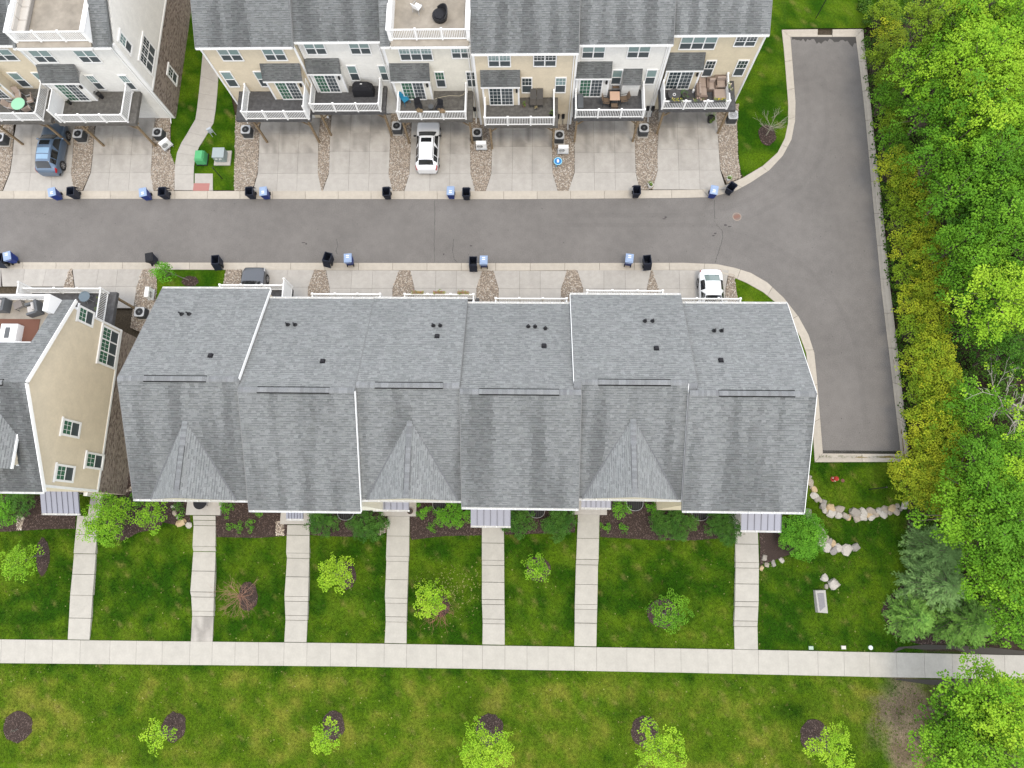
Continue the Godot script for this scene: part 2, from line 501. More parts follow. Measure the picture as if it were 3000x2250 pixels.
	for g in [[Vector2(27.75, -5.97), 0.22, 0.3], [Vector2(27.76, -6.94), 0.14, 0.55], [Vector2(27.78, -7.83), 0.18, 0.35], [Vector2(26.44, -5.91), 0.7, 0.09], [Vector2(24.45, -5.86), 0.5, 0.07], [Vector2(27.81, -11.89), 0.1, 0.4], [Vector2(27.81, -13.23), 0.09, 0.5]]:
		var s := MB.new()
		s.col = Color(0.2, 0.15, 0.055)
		s.poly(ring(g[0], g[1], g[2], R.randi() % 999, 13, 0.35), 0.022 if g[0].y < -7.0 else 0.024)
		obj("moss_patch", s, M.tint, road)
	# wet leaf dirt along the north end of the cul-de-sac
	var q3 := MB.new()
	q3.col = Color(0.065, 0.06, 0.056)
	var e0 := Vector2(22.27, -42.10)
	var e1 := Vector2(27.69, -42.05)
	var w := PackedVector2Array([e0, e1])
	for i in 30:
		var t := 1.0 - i / 29.0
		w.append(e0.lerp(e1, t) + Vector2(0, 0.12 + 0.85 * absf(fine_noise.get_noise_1d(i * 1.3)) + 0.5 * smoothstep(0.75, 1.0, t)))
	q3.poly(w, 0.005)
	obj("wet_patch", q3, M.tint, road)

func kerb(inner: PackedVector2Array, outer: PackedVector2Array, rise := 0.085, seg := 2.75) -> void:
	var root := part("kerb", self)
	root.name = numbered("kerb")
	root.set_meta("kind", "structure")
	var li := [0.0]
	for i in range(1, inner.size()):
		li.append(li[-1] + ((inner[i] + outer[i]) * 0.5).distance_to((inner[i - 1] + outer[i - 1]) * 0.5))
	var total: float = li[-1]
	var base := MB.new()
	for i in inner.size() - 1:
		base.face(Vector3(inner[i].x, 0.002, inner[i].y), Vector3(inner[i + 1].x, 0.002, inner[i + 1].y), Vector3(outer[i + 1].x, 0.002, outer[i + 1].y), Vector3(outer[i].x, 0.002, outer[i].y), Vector3.UP)
	obj("joint", base, M.dark, root)
	var k := maxi(1, int(round(total / seg)))
	for s in k:
		var t0 := total * s / k + 0.012
		var t1 := total * (s + 1) / k - 0.012
		var stops := [t0]
		for l in li:
			if l > t0 + 0.01 and l < t1 - 0.01: stops.append(l)
		stops.append(t1)
		var m := MB.new()
		m.col = Color.WHITE * R.randf_range(0.9, 1.03)
		var rows := []
		for t in stops:
			var i := 0
			while i < li.size() - 2 and li[i + 1] < t: i += 1
			var f: float = (t - li[i]) / maxf(li[i + 1] - li[i], 0.001)
			var a: Vector2 = inner[i].lerp(inner[i + 1], f)
			var b: Vector2 = outer[i].lerp(outer[i + 1], f)
			var row := []
			for e in [[0.0, -0.05], [0.015, 0.014], [0.42, 0.012], [0.72, rise * 0.85], [0.8, rise], [0.985, rise + 0.006], [1.0, rise - 0.01], [1.0, -0.1]]:
				var q := a.lerp(b, e[0])
				row.append(Vector3(q.x, e[1], q.y))
			rows.append(row)
		for i in rows.size() - 1:
			for j in 7:
				m.face(rows[i][j], rows[i][j + 1], rows[i + 1][j + 1], rows[i + 1][j], Vector3.UP if j < 6 else rows[i][7] - rows[i][0])
		for e in [0, rows.size() - 1]:
			for j in range(1, 7):
				m.face(rows[e][0], rows[e][j], rows[e][j + 1], rows[e][0], rows[e][0] - rows[1 if e == 0 else e - 1][0])
		obj("kerb_segment", m, M.kerb, root)

func slab(parent: Node, a: Vector3, b: Vector3, d: Vector3, e: Vector3, material: Material, tone := 1.0, thick := 0.12, stain := 0.0, called := "slab") -> void:
	# a, b along the north edge (west, east), e, d along the south edge; edges eased
	var m := MB.new()
	var g := 0.007
	a += Vector3(g, 0, g); b += Vector3(-g, 0, g); d += Vector3(-g, 0, -g); e += Vector3(g, 0, -g)
	var k := 5
	var drop := Vector3.DOWN * 0.012
	var grid := []
	for i in k + 1:
		var row := []
		for j in k + 1:
			row.append(a.lerp(b, float(j) / k).lerp(e.lerp(d, float(j) / k), float(i) / k))
		grid.append(row)
	for i in k:
		for j in k:
			var q := [grid[i][j], grid[i][j + 1], grid[i + 1][j + 1], grid[i + 1][j]]
			for t in [[0, 1, 2], [0, 2, 3]]:
				for o in t:
					var p: Vector3 = q[o]
					var f := tone * (1.0 + 0.05 * fine_noise.get_noise_2d(p.x * 1.2, p.z * 1.2))
					if stain > 0.0:
						f *= 1.0 - stain * smoothstep(-0.15, 0.5, patch_noise.get_noise_2d(p.x * 7.0, p.z * 2.2) + 0.12)
					m.v.append(p); m.n.append(Vector3.UP); m.c.append(Color(f, f * (1.0 - stain * 0.03), f * (1.0 - stain * 0.06)))
	m.col = Color.WHITE * tone * 0.92
	var low := Vector3.DOWN * thick
	var o := [a, b, d, e]
	for i in 4:
		var p: Vector3 = o[i]
		var q: Vector3 = o[(i + 1) % 4]
		m.face(p, q, q + low, p + low, (p + q) * 0.5 - (a + b + d + e) * 0.25)
	obj(called, m, material, parent)

func driveway(rows: Array, y0: float, stain: float, south := false) -> void:
	var root := part("driveway", self)
	root.name = numbered("driveway")
	root.set_meta("kind", "structure")
	var base := MB.new()
	var k: int = rows.size()
	for i in k - 1:
		var p: Array = rows[i]
		var q: Array = rows[i + 1]
		var dy := func(z: float) -> float: return y0 + 0.015 * absf(z - rows[0 if south else k - 1][0])
		var ya: float = dy.call(p[0])
		var yb: float = dy.call(q[0])
		base.face(Vector3(p[1], ya - 0.03, p[0]), Vector3(p[4], ya - 0.03, p[0]), Vector3(q[4], yb - 0.03, q[0]), Vector3(q[1], yb - 0.03, q[0]), Vector3.UP)
		for j in range(1, 4):
			var st := stain * (1.0 if i < 2 else 0.35 if i < 3 else 0.12)
			slab(root, Vector3(p[j], ya, p[0]), Vector3(p[j + 1], ya, p[0]), Vector3(q[j + 1], yb, q[0]), Vector3(q[j], yb, q[0]), M.concrete, R.randf_range(0.93, 1.04), 0.12, st)
	obj("joint", base, M.dark, root)
	var out := PackedVector2Array()
	for i in k: out.append(Vector2(rows[i][1], rows[i][0]))
	for i in k: out.append(Vector2(rows[k - 1 - i][4], rows[k - 1 - i][0]))
	paved.append(out)

func front_walk(rows: Array, stained := false) -> void:
	var root := part("front_walk", self)
	root.name = numbered("front_walk")
	root.set_meta("kind", "structure")
	var out := PackedVector2Array()
	for i in rows.size():
		var r: Array = rows[i]
		var tone := R.randf_range(0.95, 1.02)
		var low: bool = stained and i == rows.size() - 1
		slab(root, Vector3(r[0], r[3], r[2]), Vector3(r[1], r[3], r[2]), Vector3(r[5], r[7], r[6]), Vector3(r[4], r[7], r[6]), M.concrete if low else M.walk, tone, 0.3, 0.3 if low else 0.0, "step" if r[6] - r[2] < 0.75 else "slab")
	for r in rows: out.append(Vector2(r[0] - 0.05, r[2]))
	out.append(Vector2(rows[-1][4] - 0.05, rows[-1][6])); out.append(Vector2(rows[-1][5] + 0.05, rows[-1][6]))
	for i in rows.size(): out.append(Vector2(rows[rows.size() - 1 - i][1] + 0.05, rows[rows.size() - 1 - i][2]))
	paved.append(out)

func public_walk(s: Array) -> void:
	var root := part("sidewalk", self)
	root.name = numbered("sidewalk")
	root.set_meta("kind", "structure")
	var base := MB.new()
	for i in s.size() - 1:
		var p: Array = s[i]
		var q: Array = s[i + 1]
		base.face(Vector3(p[0], -1.07, p[1]), Vector3(q[0], -1.07, q[1]), Vector3(q[2], -1.07, q[3]), Vector3(p[2], -1.07, p[3]), Vector3.UP)
		var tone := R.randf_range(0.96, 1.02)
		if p[0] > 26.2 and p[0] < 29.3: tone = 1.55
		elif p[0] > 29.3: tone = 0.95
		slab(root, Vector3(p[0], -1.04, p[1]), Vector3(q[0], -1.04, q[1]), Vector3(q[2], -1.04, q[3]), Vector3(p[2], -1.04, p[3]), M.walk, tone)
	obj("joint", base, M.dark, root)
	paved.append(PackedVector2Array([Vector2(-60, 7.9), Vector2(60, 7.9), Vector2(60, 9.6), Vector2(-60, 9.6)]))

func bent_path(left: PackedVector2Array, right: PackedVector2Array, y: float) -> void:
	var root := part("path", self)
	root.name = numbered("path")
	root.set_meta("kind", "structure")
	for i in left.size() - 1:
		slab(root, Vector3(left[i].x, y, left[i].y), Vector3(right[i].x, y, right[i].y), Vector3(right[i + 1].x, y, right[i + 1].y), Vector3(left[i + 1].x, y, left[i + 1].y), M.concrete, R.randf_range(0.95, 1.05))
	var out := left.duplicate()
	for i in right.size(): out.append(right[right.size() - 1 - i])
	paved.append(out)

var pebble: Mesh
func gravel_bed(p: PackedVector2Array, y: float, dense := 150.0, pale := false) -> void:
	var m := MB.new()
	m.poly(p, y)
	var root := struct_("gravel_bed", m, M.gravelbed)
	if pebble == null:
		var b := MB.new()
		b.blob(Vector3.ZERO, Vector3(1, 0.6, 0.72), 3, 0.12, 6, 4)
		pebble = b.mesh()
	var lo := p[0]
	var hi := p[0]
	for q in p:
		lo = lo.min(q); hi = hi.max(q)
	var xf := []
	var cols := PackedColorArray()
	for i in int((hi.x - lo.x) * (hi.y - lo.y) * dense):
		var q := Vector2(R.randf_range(lo.x, hi.x), R.randf_range(lo.y, hi.y))
		if not Geometry2D.is_point_in_polygon(q, p): continue
		var s := R.randf_range(0.025, 0.062)
		xf.append(Transform3D(Basis.from_euler(Vector3(R.randf_range(-0.4, 0.4), R.randf() * TAU, R.randf_range(-0.4, 0.4))).scaled_local(Vector3(s, s, s) * Vector3(R.randf_range(0.9, 1.6), 1, 1)), Vector3(q.x, y + 0.018, q.y)))
		var t := R.randf()
		var c := Color(0.6, 0.51, 0.415).lerp(Color(0.33, 0.265, 0.215), t * t) if R.randf() < 0.8 else Color(0.68, 0.63, 0.56)
		cols.append(c * (1.25 if pale else 1.0))
	if xf.size(): scatter("gravel", root, pebble, M.stone, xf, cols)
	paved.append(p)

var chip: Mesh
func mulch_bed(p: PackedVector2Array, lift := 0.03, y := NAN) -> void:
	var m := MB.new()
	if is_nan(y): drape(m, p, lift)
	else: m.poly(p, y)
	var root := struct_("mulch_bed", m, M.mulch)
	if chip == null:
		var b := MB.new()
		b.box(Vector3(-1, -0.15, -0.25), Vector3(1, 0.15, 0.25))
		chip = b.mesh()
	var lo := p[0]
	var hi := p[0]
	for q in p:
		lo = lo.min(q); hi = hi.max(q)
	var xf := []
	var cols := PackedColorArray()
	for i in int((hi.x - lo.x) * (hi.y - lo.y) * 90.0):
		var q := Vector2(R.randf_range(lo.x, hi.x), R.randf_range(lo.y, hi.y))
		if not Geometry2D.is_point_in_polygon(q, p): continue
		var s := R.randf_range(0.025, 0.06)
		var gy := (height(q.x, q.y) + lift if is_nan(y) else y) + 0.015
		xf.append(Transform3D(Basis.from_euler(Vector3(R.randf_range(-0.5, 0.5), R.randf() * TAU, R.randf_range(-0.5, 0.5))).scaled_local(Vector3(s, s, s)), Vector3(q.x, gy, q.y)))
		cols.append(Color(0.1, 0.065, 0.052).lerp(Color(0.27, 0.2, 0.175), R.randf()))
	if xf.size(): scatter("mulch_litter", root, chip, M.stone, xf, cols)
	paved.append(p)

func build_grass() -> void:
	var m := MB.new()
	for i in 5:
		var a := TAU * i / 5.0
		var d := Vector3(cos(a), 0, sin(a))
		var s := Vector3(-d.z, 0, d.x) * 0.16
		m.tri(d * 0.2 - s, d * 0.2 + s, d * 0.85 + Vector3.UP * (0.8 + 0.3 * (i % 2)))
	var tuft := m.mesh()
	var xf := []
	var cols := PackedColorArray()
	R.seed = 77
	for i in 210000:
		var q: Vector2
		var y: float
		if i % 10 < 9:
			q = Vector2(R.randf_range(-42, 29.5), R.randf_range(-6.0, 16.5))
			y = height(q.x, q.y)
		else:
			var l: Array = lawns[i % lawns.size()]
			var lo: Vector2 = l[0][0]
			var hi := lo
			for w in l[0]:
				lo = lo.min(w); hi = hi.max(w)
			q = Vector2(R.randf_range(lo.x, hi.x), R.randf_range(lo.y, hi.y))
			if not Geometry2D.is_point_in_polygon(q, l[0]): continue
			y = l[1]
		if q.x > -30.0 and q.x < 16.2 and q.y < -1.6 and q.y > -6.3: continue
		if inside(q, paved): continue
		if q.x > 27.6 and q.y < 8.0 and R.randf() < 0.8: continue
		if q.y > 9.6 and q.x > 24.6 and R.randf() < 0.75: continue
		var s := R.randf_range(0.045, 0.1)
		xf.append(Transform3D(Basis(Vector3.UP, R.randf() * TAU).scaled_local(Vector3(s, s * R.randf_range(0.5, 1.0), s)), Vector3(q.x, y, q.y)))
		cols.append(lawn_color(q.x, q.y) * R.randf_range(0.45, 0.95))
	scatter("grass", null, tuft, M.needle, xf, cols)
	# fallen dry leaves and pale tufts on the lawns
	var bits := []
	var bc := PackedColorArray()
	for i in 900:
		var q := Vector2(R.randf_range(-42, 24), R.randf_range(1.0, 16.0))
		if i % 3 == 0: q = Vector2(R.randfn() * 1.3 - 5.8, R.randfn() * 1.0 + 4.2)
		if inside(q, paved) or q.y < 1.5: continue
		var s := R.randf_range(0.03, 0.085)
		bits.append(Transform3D(Basis.from_euler(Vector3(R.randf_range(-0.4, 0.4), R.randf() * TAU, 0)).scaled_local(Vector3(s, s * 0.4, s)), Vector3(q.x, height(q.x, q.y) + 0.05, q.y)))
		bc.append(Color(0.42, 0.36, 0.17).lerp(Color(0.34, 0.36, 0.12), R.randf()))
	scatter("dry_leaves", null, tuft, M.needle, bits, bc)

func build_paving() -> void:
	R.seed = 5
	kerb(PackedVector2Array([Vector2(-65.47, -26.91), Vector2(-44.71, -26.89), Vector2(-1.66, -26.82), Vector2(11.58, -26.92), Vector2(14.60, -27.00), Vector2(16.62, -27.58), Vector2(17.88, -28.32), Vector2(19.45, -29.42), Vector2(20.66, -30.76), Vector2(21.47, -32.23), Vector2(21.90, -33.98), Vector2(22.08, -35.73), Vector2(22.14, -40.87), Vector2(22.15, -42.13)]), PackedVector2Array([Vector2(-65.57, -27.63), Vector2(-44.77, -27.58), Vector2(-1.67, -27.53), Vector2(11.59, -27.61), Vector2(13.95, -27.66), Vector2(15.85, -28.08), Vector2(17.21, -28.70), Vector2(18.95, -29.81), Vector2(20.20, -30.99), Vector2(20.90, -32.31), Vector2(21.26, -33.68), Vector2(21.42, -35.45), Vector2(21.46, -40.64), Vector2(21.42, -42.79)]))
	kerb(PackedVector2Array([Vector2(22.15, -42.13), Vector2(24.48, -42.11)]), PackedVector2Array([Vector2(21.42, -42.79), Vector2(24.50, -42.81)]))
	kerb(PackedVector2Array([Vector2(24.48, -42.11), Vector2(25.72, -42.10)]), PackedVector2Array([Vector2(24.46, -42.28), Vector2(25.70, -42.27)]), 0.02)
	kerb(PackedVector2Array([Vector2(25.72, -42.10), Vector2(27.69, -42.08)]), PackedVector2Array([Vector2(25.75, -42.78), Vector2(28.36, -42.80)]))
	kerb(PackedVector2Array([Vector2(27.69, -42.08), Vector2(27.71, -39.62), Vector2(27.72, -36.06), Vector2(27.67, -32.56), Vector2(27.53, -26.33), Vector2(27.40, -19.03), Vector2(27.43, -13.77), Vector2(27.45, -6.17)]), PackedVector2Array([Vector2(28.36, -42.80), Vector2(28.29, -39.55), Vector2(28.26, -36.22), Vector2(28.21, -32.51), Vector2(28.21, -26.29), Vector2(28.06, -19.00), Vector2(28.08, -13.75), Vector2(27.98, -5.59)]))
	kerb(PackedVector2Array([Vector2(27.45, -6.17), Vector2(21.75, -6.16)]), PackedVector2Array([Vector2(27.98, -5.59), Vector2(21.06, -5.49)]))
	kerb(PackedVector2Array([Vector2(21.75, -6.16), Vector2(21.80, -11.95), Vector2(21.78, -13.89), Vector2(21.46, -15.34), Vector2(20.82, -16.81), Vector2(19.78, -18.38), Vector2(18.60, -19.65), Vector2(17.37, -20.45), Vector2(16.11, -20.88), Vector2(14.73, -21.18), Vector2(12.09, -21.29), Vector2(-1.59, -21.22), Vector2(-43.65, -21.20), Vector2(-63.93, -21.21)]), PackedVector2Array([Vector2(21.06, -5.49), Vector2(21.20, -11.93), Vector2(21.12, -13.87), Vector2(20.79, -15.12), Vector2(20.16, -16.45), Vector2(19.19, -17.87), Vector2(18.19, -18.80), Vector2(16.97, -19.56), Vector2(15.82, -20.10), Vector2(14.56, -20.50), Vector2(12.04, -20.64), Vector2(-1.58, -20.54), Vector2(-43.47, -20.57), Vector2(-63.66, -20.58)]))
	# driveways of the north rows
	driveway([[-34.40, -44.43, -42.91, -41.27, -39.25], [-32.62, -44.43, -42.91, -41.27, -39.25], [-30.92, -44.25, -42.64, -41.03, -39.05], [-29.24, -44.19, -42.42, -40.67, -38.94], [-27.55, -44.52, -42.31, -40.30, -38.42]], 0.08, 0.3)
	driveway([[-34.40, -37.44, -35.83, -34.08, -32.37], [-32.60, -37.44, -35.83, -34.08, -32.37], [-30.90, -37.29, -35.69, -33.99, -32.21], [-29.23, -37.24, -35.63, -33.90, -32.09], [-27.55, -37.64, -35.54, -33.79, -31.64]], 0.08, 0.3)
	driveway([[-34.30, -23.18, -21.47, -19.77, -18.10], [-32.82, -23.18, -21.47, -19.77, -18.10], [-31.00, -23.06, -21.38, -19.72, -18.02], [-29.14, -22.98, -21.30, -19.65, -17.90], [-27.51, -23.26, -21.24, -19.56, -17.46]], 0.08, 0.32)
	driveway([[-34.60, -17.13, -15.42, -13.72, -12.02], [-32.88, -17.13, -15.42, -13.72, -12.02], [-31.14, -17.06, -15.36, -13.68, -11.97], [-29.10, -16.99, -15.30, -13.59, -11.96], [-27.51, -17.39, -15.25, -13.59, -11.55]], 0.08, 0.3)
	driveway([[-34.30, -10.25, -8.58, -6.92, -5.27], [-32.39, -10.25, -8.58, -6.92, -5.27], [-30.89, -10.22, -8.55, -6.89, -5.21], [-29.10, -10.23, -8.51, -6.86, -5.13], [-27.50, -10.59, -8.48, -6.82, -4.70]], 0.08, 0.25)
	driveway([[-33.70, -3.40, -1.67, -0.04, 1.61], [-33.06, -3.40, -1.67, -0.04, 1.61], [-31.56, -3.39, -1.66, -0.03, 1.63], [-29.13, -3.41, -1.67, -0.03, 1.67], [-27.50, -3.84, -1.68, -0.03, 2.10]], 0.08, 0.42)
	driveway([[-34.30, 3.51, 5.10, 6.83, 8.50], [-32.81, 3.51, 5.10, 6.83, 8.50], [-30.97, 3.49, 5.11, 6.82, 8.50], [-29.19, 3.48, 5.10, 6.81, 8.51], [-27.53, 2.96, 5.11, 6.81, 8.81]], 0.08, 0.28)
	driveway([[-35.00, 10.54, 12.08, 13.75, 15.38], [-33.30, 10.54, 12.08, 13.75, 15.38], [-31.29, 10.34, 12.05, 13.75, 15.40], [-29.39, 10.31, 12.04, 13.72, 15.42], [-27.66, 9.84, 12.00, 13.70, 15.82]], 0.08, 0.3)
	# driveways of the south row
	driveway([[-20.62, -46.14, -44.90, -43.66, -43.41], [-19.04, -45.83, -44.60, -43.37, -43.11]], 0.08, 0.0, true)
	driveway([[-20.63, -43.41, -41.40, -39.60, -37.59], [-19.06, -42.96, -41.32, -39.64, -37.90]], 0.08, 0.05, true)
	driveway([[-20.64, -37.44, -35.24, -33.68, -31.56], [-19.08, -36.98, -35.25, -33.60, -31.87], [-17.24, -36.59, -35.02, -33.46, -31.88]], 0.08, 0.05, true)
	driveway([[-20.58, -23.42, -21.47, -19.71, -17.51], [-19.07, -23.35, -21.44, -19.69, -17.91], [-18.13, -23.26, -21.35, -19.61, -17.87]], 0.08, 0.05, true)
	driveway([[-20.54, -16.58, -14.46, -12.78, -10.65], [-18.98, -16.17, -14.45, -12.75, -11.10], [-18.01, -16.09, -14.44, -12.73, -11.05]], 0.08, 0.05, true)
	driveway([[-20.53, -9.75, -7.70, -6.01, -3.96], [-19.02, -9.35, -7.68, -6.00, -4.38], [-17.88, -9.30, -7.67, -5.99, -4.36]], 0.08, 0.05, true)
	driveway([[-20.54, -3.07, -0.97, 0.68, 2.81], [-19.01, -2.62, -0.95, 0.69, 2.34], [-17.60, -2.59, -0.93, 0.69, 2.30]], 0.08, 0.05, true)
	driveway([[-20.62, 3.62, 5.75, 7.43, 9.48], [-19.05, 4.08, 5.72, 7.42, 9.11], [-17.63, 4.07, 5.70, 7.40, 9.03]], 0.08, 0.05, true)
	driveway([[-20.63, 9.57, 11.70, 13.51, 15.62], [-19.04, 10.01, 11.69, 13.43, 15.26], [-17.50, 9.98, 11.66, 13.36, 15.12]], 0.08, 0.05, true)
	# gravel between them
	gravel_bed(PackedVector2Array([Vector2(-46.91, -34.02), Vector2(-44.78, -34.01), Vector2(-44.34, -30.99), Vector2(-44.28, -29.30), Vector2(-44.61, -27.61), Vector2(-45.70, -27.61)]), 0.06)
	gravel_bed(PackedVector2Array([Vector2(-39.57, -35.19), Vector2(-37.74, -35.18), Vector2(-37.36, -30.97), Vector2(-37.31, -29.29), Vector2(-37.72, -27.61), Vector2(-38.50, -27.61), Vector2(-39.02, -29.29), Vector2(-39.13, -30.97)]), 0.06)
	gravel_bed(PackedVector2Array([Vector2(-32.64, -35.16), Vector2(-31.09, -34.43), Vector2(-30.70, -31.13), Vector2(-30.15, -29.97), Vector2(-29.90, -27.60), Vector2(-31.70, -27.60), Vector2(-32.15, -29.28), Vector2(-32.27, -30.96)]), 0.06)
	gravel_bed(PackedVector2Array([Vector2(-25.46, -34.65), Vector2(-23.32, -34.64), Vector2(-23.11, -31.07), Vector2(-23.02, -29.21), Vector2(-23.31, -27.57), Vector2(-24.82, -27.57), Vector2(-25.13, -31.00)]), 0.09)
	gravel_bed(PackedVector2Array([Vector2(-18.24, -35.09), Vector2(-17.22, -35.09), Vector2(-17.09, -31.21), Vector2(-17.03, -29.16), Vector2(-17.42, -27.57), Vector2(-17.50, -27.57), Vector2(-17.93, -29.20), Vector2(-18.06, -31.06)]), 0.06)
	gravel_bed(PackedVector2Array([Vector2(-12.11, -35.06), Vector2(-10.32, -35.05), Vector2(-10.24, -30.96), Vector2(-10.25, -29.16), Vector2(-10.61, -27.56), Vector2(-11.58, -27.56), Vector2(-12.01, -29.25), Vector2(-12.00, -31.54)]), 0.06)
	gravel_bed(PackedVector2Array([Vector2(-5.36, -35.03), Vector2(-3.41, -35.02), Vector2(-3.40, -31.63), Vector2(-3.42, -29.20), Vector2(-3.84, -27.56), Vector2(-4.71, -27.56), Vector2(-5.14, -29.15), Vector2(-5.22, -30.95)]), 0.06)
	gravel_bed(PackedVector2Array([Vector2(1.64, -35.00), Vector2(3.52, -34.99), Vector2(3.48, -31.04), Vector2(3.47, -29.25), Vector2(2.96, -27.57), Vector2(2.11, -27.55), Vector2(1.67, -29.19), Vector2(1.64, -31.62)]), 0.06)
	gravel_bed(PackedVector2Array([Vector2(8.59, -35.55), Vector2(10.80, -35.54), Vector2(10.36, -31.36), Vector2(10.33, -29.46), Vector2(9.86, -27.72), Vector2(8.82, -27.58), Vector2(8.53, -29.24), Vector2(8.51, -31.02)]), 0.06)
	gravel_bed(PackedVector2Array([Vector2(15.40, -35.52), Vector2(17.31, -35.51), Vector2(17.05, -33.76), Vector2(16.93, -30.89), Vector2(17.07, -28.72), Vector2(15.88, -28.14), Vector2(15.45, -29.45), Vector2(15.43, -31.35)]), 0.09)
	gravel_bed(PackedVector2Array([Vector2(-37.67, -20.68), Vector2(-37.52, -20.68), Vector2(-37.06, -19.11), Vector2(-36.73, -17.68), Vector2(-37.89, -17.68), Vector2(-37.98, -19.10)]), 0.06)
	gravel_bed(PackedVector2Array([Vector2(-31.62, -20.67), Vector2(-30.55, -20.64), Vector2(-30.22, -18.97), Vector2(-30.20, -16.88), Vector2(-30.97, -15.22), Vector2(-31.93, -15.63), Vector2(-31.94, -17.29), Vector2(-31.94, -19.13)]), 0.06)
	gravel_bed(PackedVector2Array([Vector2(-24.78, -20.63), Vector2(-23.47, -20.61), Vector2(-23.40, -19.10), Vector2(-23.30, -18.16), Vector2(-24.77, -18.15), Vector2(-24.84, -19.10)]), 0.06)
	gravel_bed(PackedVector2Array([Vector2(-17.54, -20.59), Vector2(-16.62, -20.57), Vector2(-16.20, -19.01), Vector2(-16.10, -17.72), Vector2(-17.87, -17.71), Vector2(-17.95, -19.12)]), 0.06)
	gravel_bed(PackedVector2Array([Vector2(-10.67, -20.56), Vector2(-9.77, -20.56), Vector2(-9.37, -19.05), Vector2(-9.30, -17.59), Vector2(-11.05, -17.59), Vector2(-11.12, -19.04)]), 0.06)
	gravel_bed(PackedVector2Array([Vector2(-3.97, -20.58), Vector2(-3.08, -20.58), Vector2(-2.63, -19.04), Vector2(-2.59, -17.31), Vector2(-4.36, -17.31), Vector2(-4.38, -19.07)]), 0.06)
	gravel_bed(PackedVector2Array([Vector2(2.81, -20.61), Vector2(3.62, -20.63), Vector2(4.09, -19.08), Vector2(4.07, -17.65), Vector2(2.32, -17.64), Vector2(2.35, -19.06)]), 0.06)
	gravel_bed(PackedVector2Array([Vector2(9.50, -20.67), Vector2(9.58, -20.67), Vector2(10.03, -19.07), Vector2(10.01, -17.68), Vector2(9.05, -17.67), Vector2(9.13, -19.10)]), 0.06)
	gravel_bed(PackedVector2Array([Vector2(15.63, -20.35), Vector2(16.15, -20.16), Vector2(16.04, -19.86), Vector2(16.17, -18.32), Vector2(16.19, -17.55), Vector2(15.15, -17.55), Vector2(15.29, -19.09)]), 0.06)
	for q in [PackedVector2Array([Vector2(-18.88, -0.71), Vector2(-18.24, -0.68), Vector2(-18.16, 0.36), Vector2(-18.76, 0.37)]), PackedVector2Array([Vector2(-38.59, -0.87), Vector2(-37.91, -0.71), Vector2(-38.01, -0.30), Vector2(-38.04, 0.24), Vector2(-38.38, 0.21)]), PackedVector2Array([Vector2(-30.73, -2.72), Vector2(-30.04, -3.17), Vector2(-29.87, -2.89), Vector2(-30.50, -2.59)]), PackedVector2Array([Vector2(-10.92, -0.65), Vector2(-10.59, -0.82), Vector2(-10.56, -0.00), Vector2(-11.20, 0.25)])]:
		gravel_bed(q, -0.02, 160.0, true)
	# lawns beside the rows
	lawn_patch(PackedVector2Array([Vector2(-33.03, -49.38), Vector2(-31.54, -39.39), Vector2(-30.69, -31.14), Vector2(-30.12, -29.89), Vector2(-29.84, -27.65), Vector2(-24.75, -27.64), Vector2(-25.40, -34.31), Vector2(-29.88, -49.34)]), 0.06)
	lawn_patch(PackedVector2Array([Vector2(17.41, -48.78), Vector2(34.04, -48.58), Vector2(32.37, -44.38), Vector2(28.44, -42.90), Vector2(25.83, -42.92), Vector2(24.55, -42.93), Vector2(21.45, -42.89), Vector2(21.49, -40.71), Vector2(21.44, -35.50), Vector2(21.28, -33.73), Vector2(20.92, -32.36), Vector2(20.23, -31.04), Vector2(18.98, -29.86), Vector2(17.24, -28.77), Vector2(16.99, -29.70), Vector2(17.08, -35.75)]), 0.06)
	lawn_patch(PackedVector2Array([Vector2(-30.42, -20.61), Vector2(-24.62, -20.63), Vector2(-24.70, -17.97), Vector2(-30.68, -17.94)]), 0.04)
	lawn_patch(PackedVector2Array([Vector2(16.09, -20.08), Vector2(16.99, -19.56), Vector2(18.22, -18.80), Vector2(19.22, -17.87), Vector2(20.19, -16.44), Vector2(20.82, -15.12), Vector2(21.16, -13.86), Vector2(21.23, -11.92), Vector2(21.07, -5.52), Vector2(17.66, -5.48), Vector2(15.27, -12.07), Vector2(16.12, -17.57)]), 0.04)
	lawn_patch(PackedVector2Array([Vector2(-29.7, -14.6), Vector2(-24.4, -14.6), Vector2(-24.4, -6.3), Vector2(-29.7, -6.3)]), 0.0)
	# the path from the kerb up between the two north rows
	bent_path(PackedVector2Array([Vector2(-29.42, -48.60), Vector2(-29.18, -44.98), Vector2(-29.05, -42.50), Vector2(-29.02, -40.41), Vector2(-28.95, -38.52), Vector2(-28.90, -36.83), Vector2(-28.88, -35.39), Vector2(-28.90, -34.30), Vector2(-29.40, -33.05), Vector2(-29.86, -31.98), Vector2(-30.10, -31.08), Vector2(-30.13, -29.95), Vector2(-30.05, -29.10), Vector2(-29.87, -27.62)]), PackedVector2Array([Vector2(-27.85, -48.58), Vector2(-27.70, -44.96), Vector2(-27.61, -42.48), Vector2(-27.42, -39.36), Vector2(-27.33, -37.83), Vector2(-27.27, -36.48), Vector2(-27.24, -35.15), Vector2(-27.28, -33.93), Vector2(-27.81, -32.62), Vector2(-28.28, -31.59), Vector2(-28.45, -30.81), Vector2(-28.48, -29.86), Vector2(-28.42, -29.09), Vector2(-28.24, -27.61)]), 0.1)
	bent_path(PackedVector2Array([Vector2(-28.34, -29.16), Vector2(-28.16, -27.61)]), PackedVector2Array([Vector2(-26.80, -29.15), Vector2(-26.62, -27.58)]), 0.1)
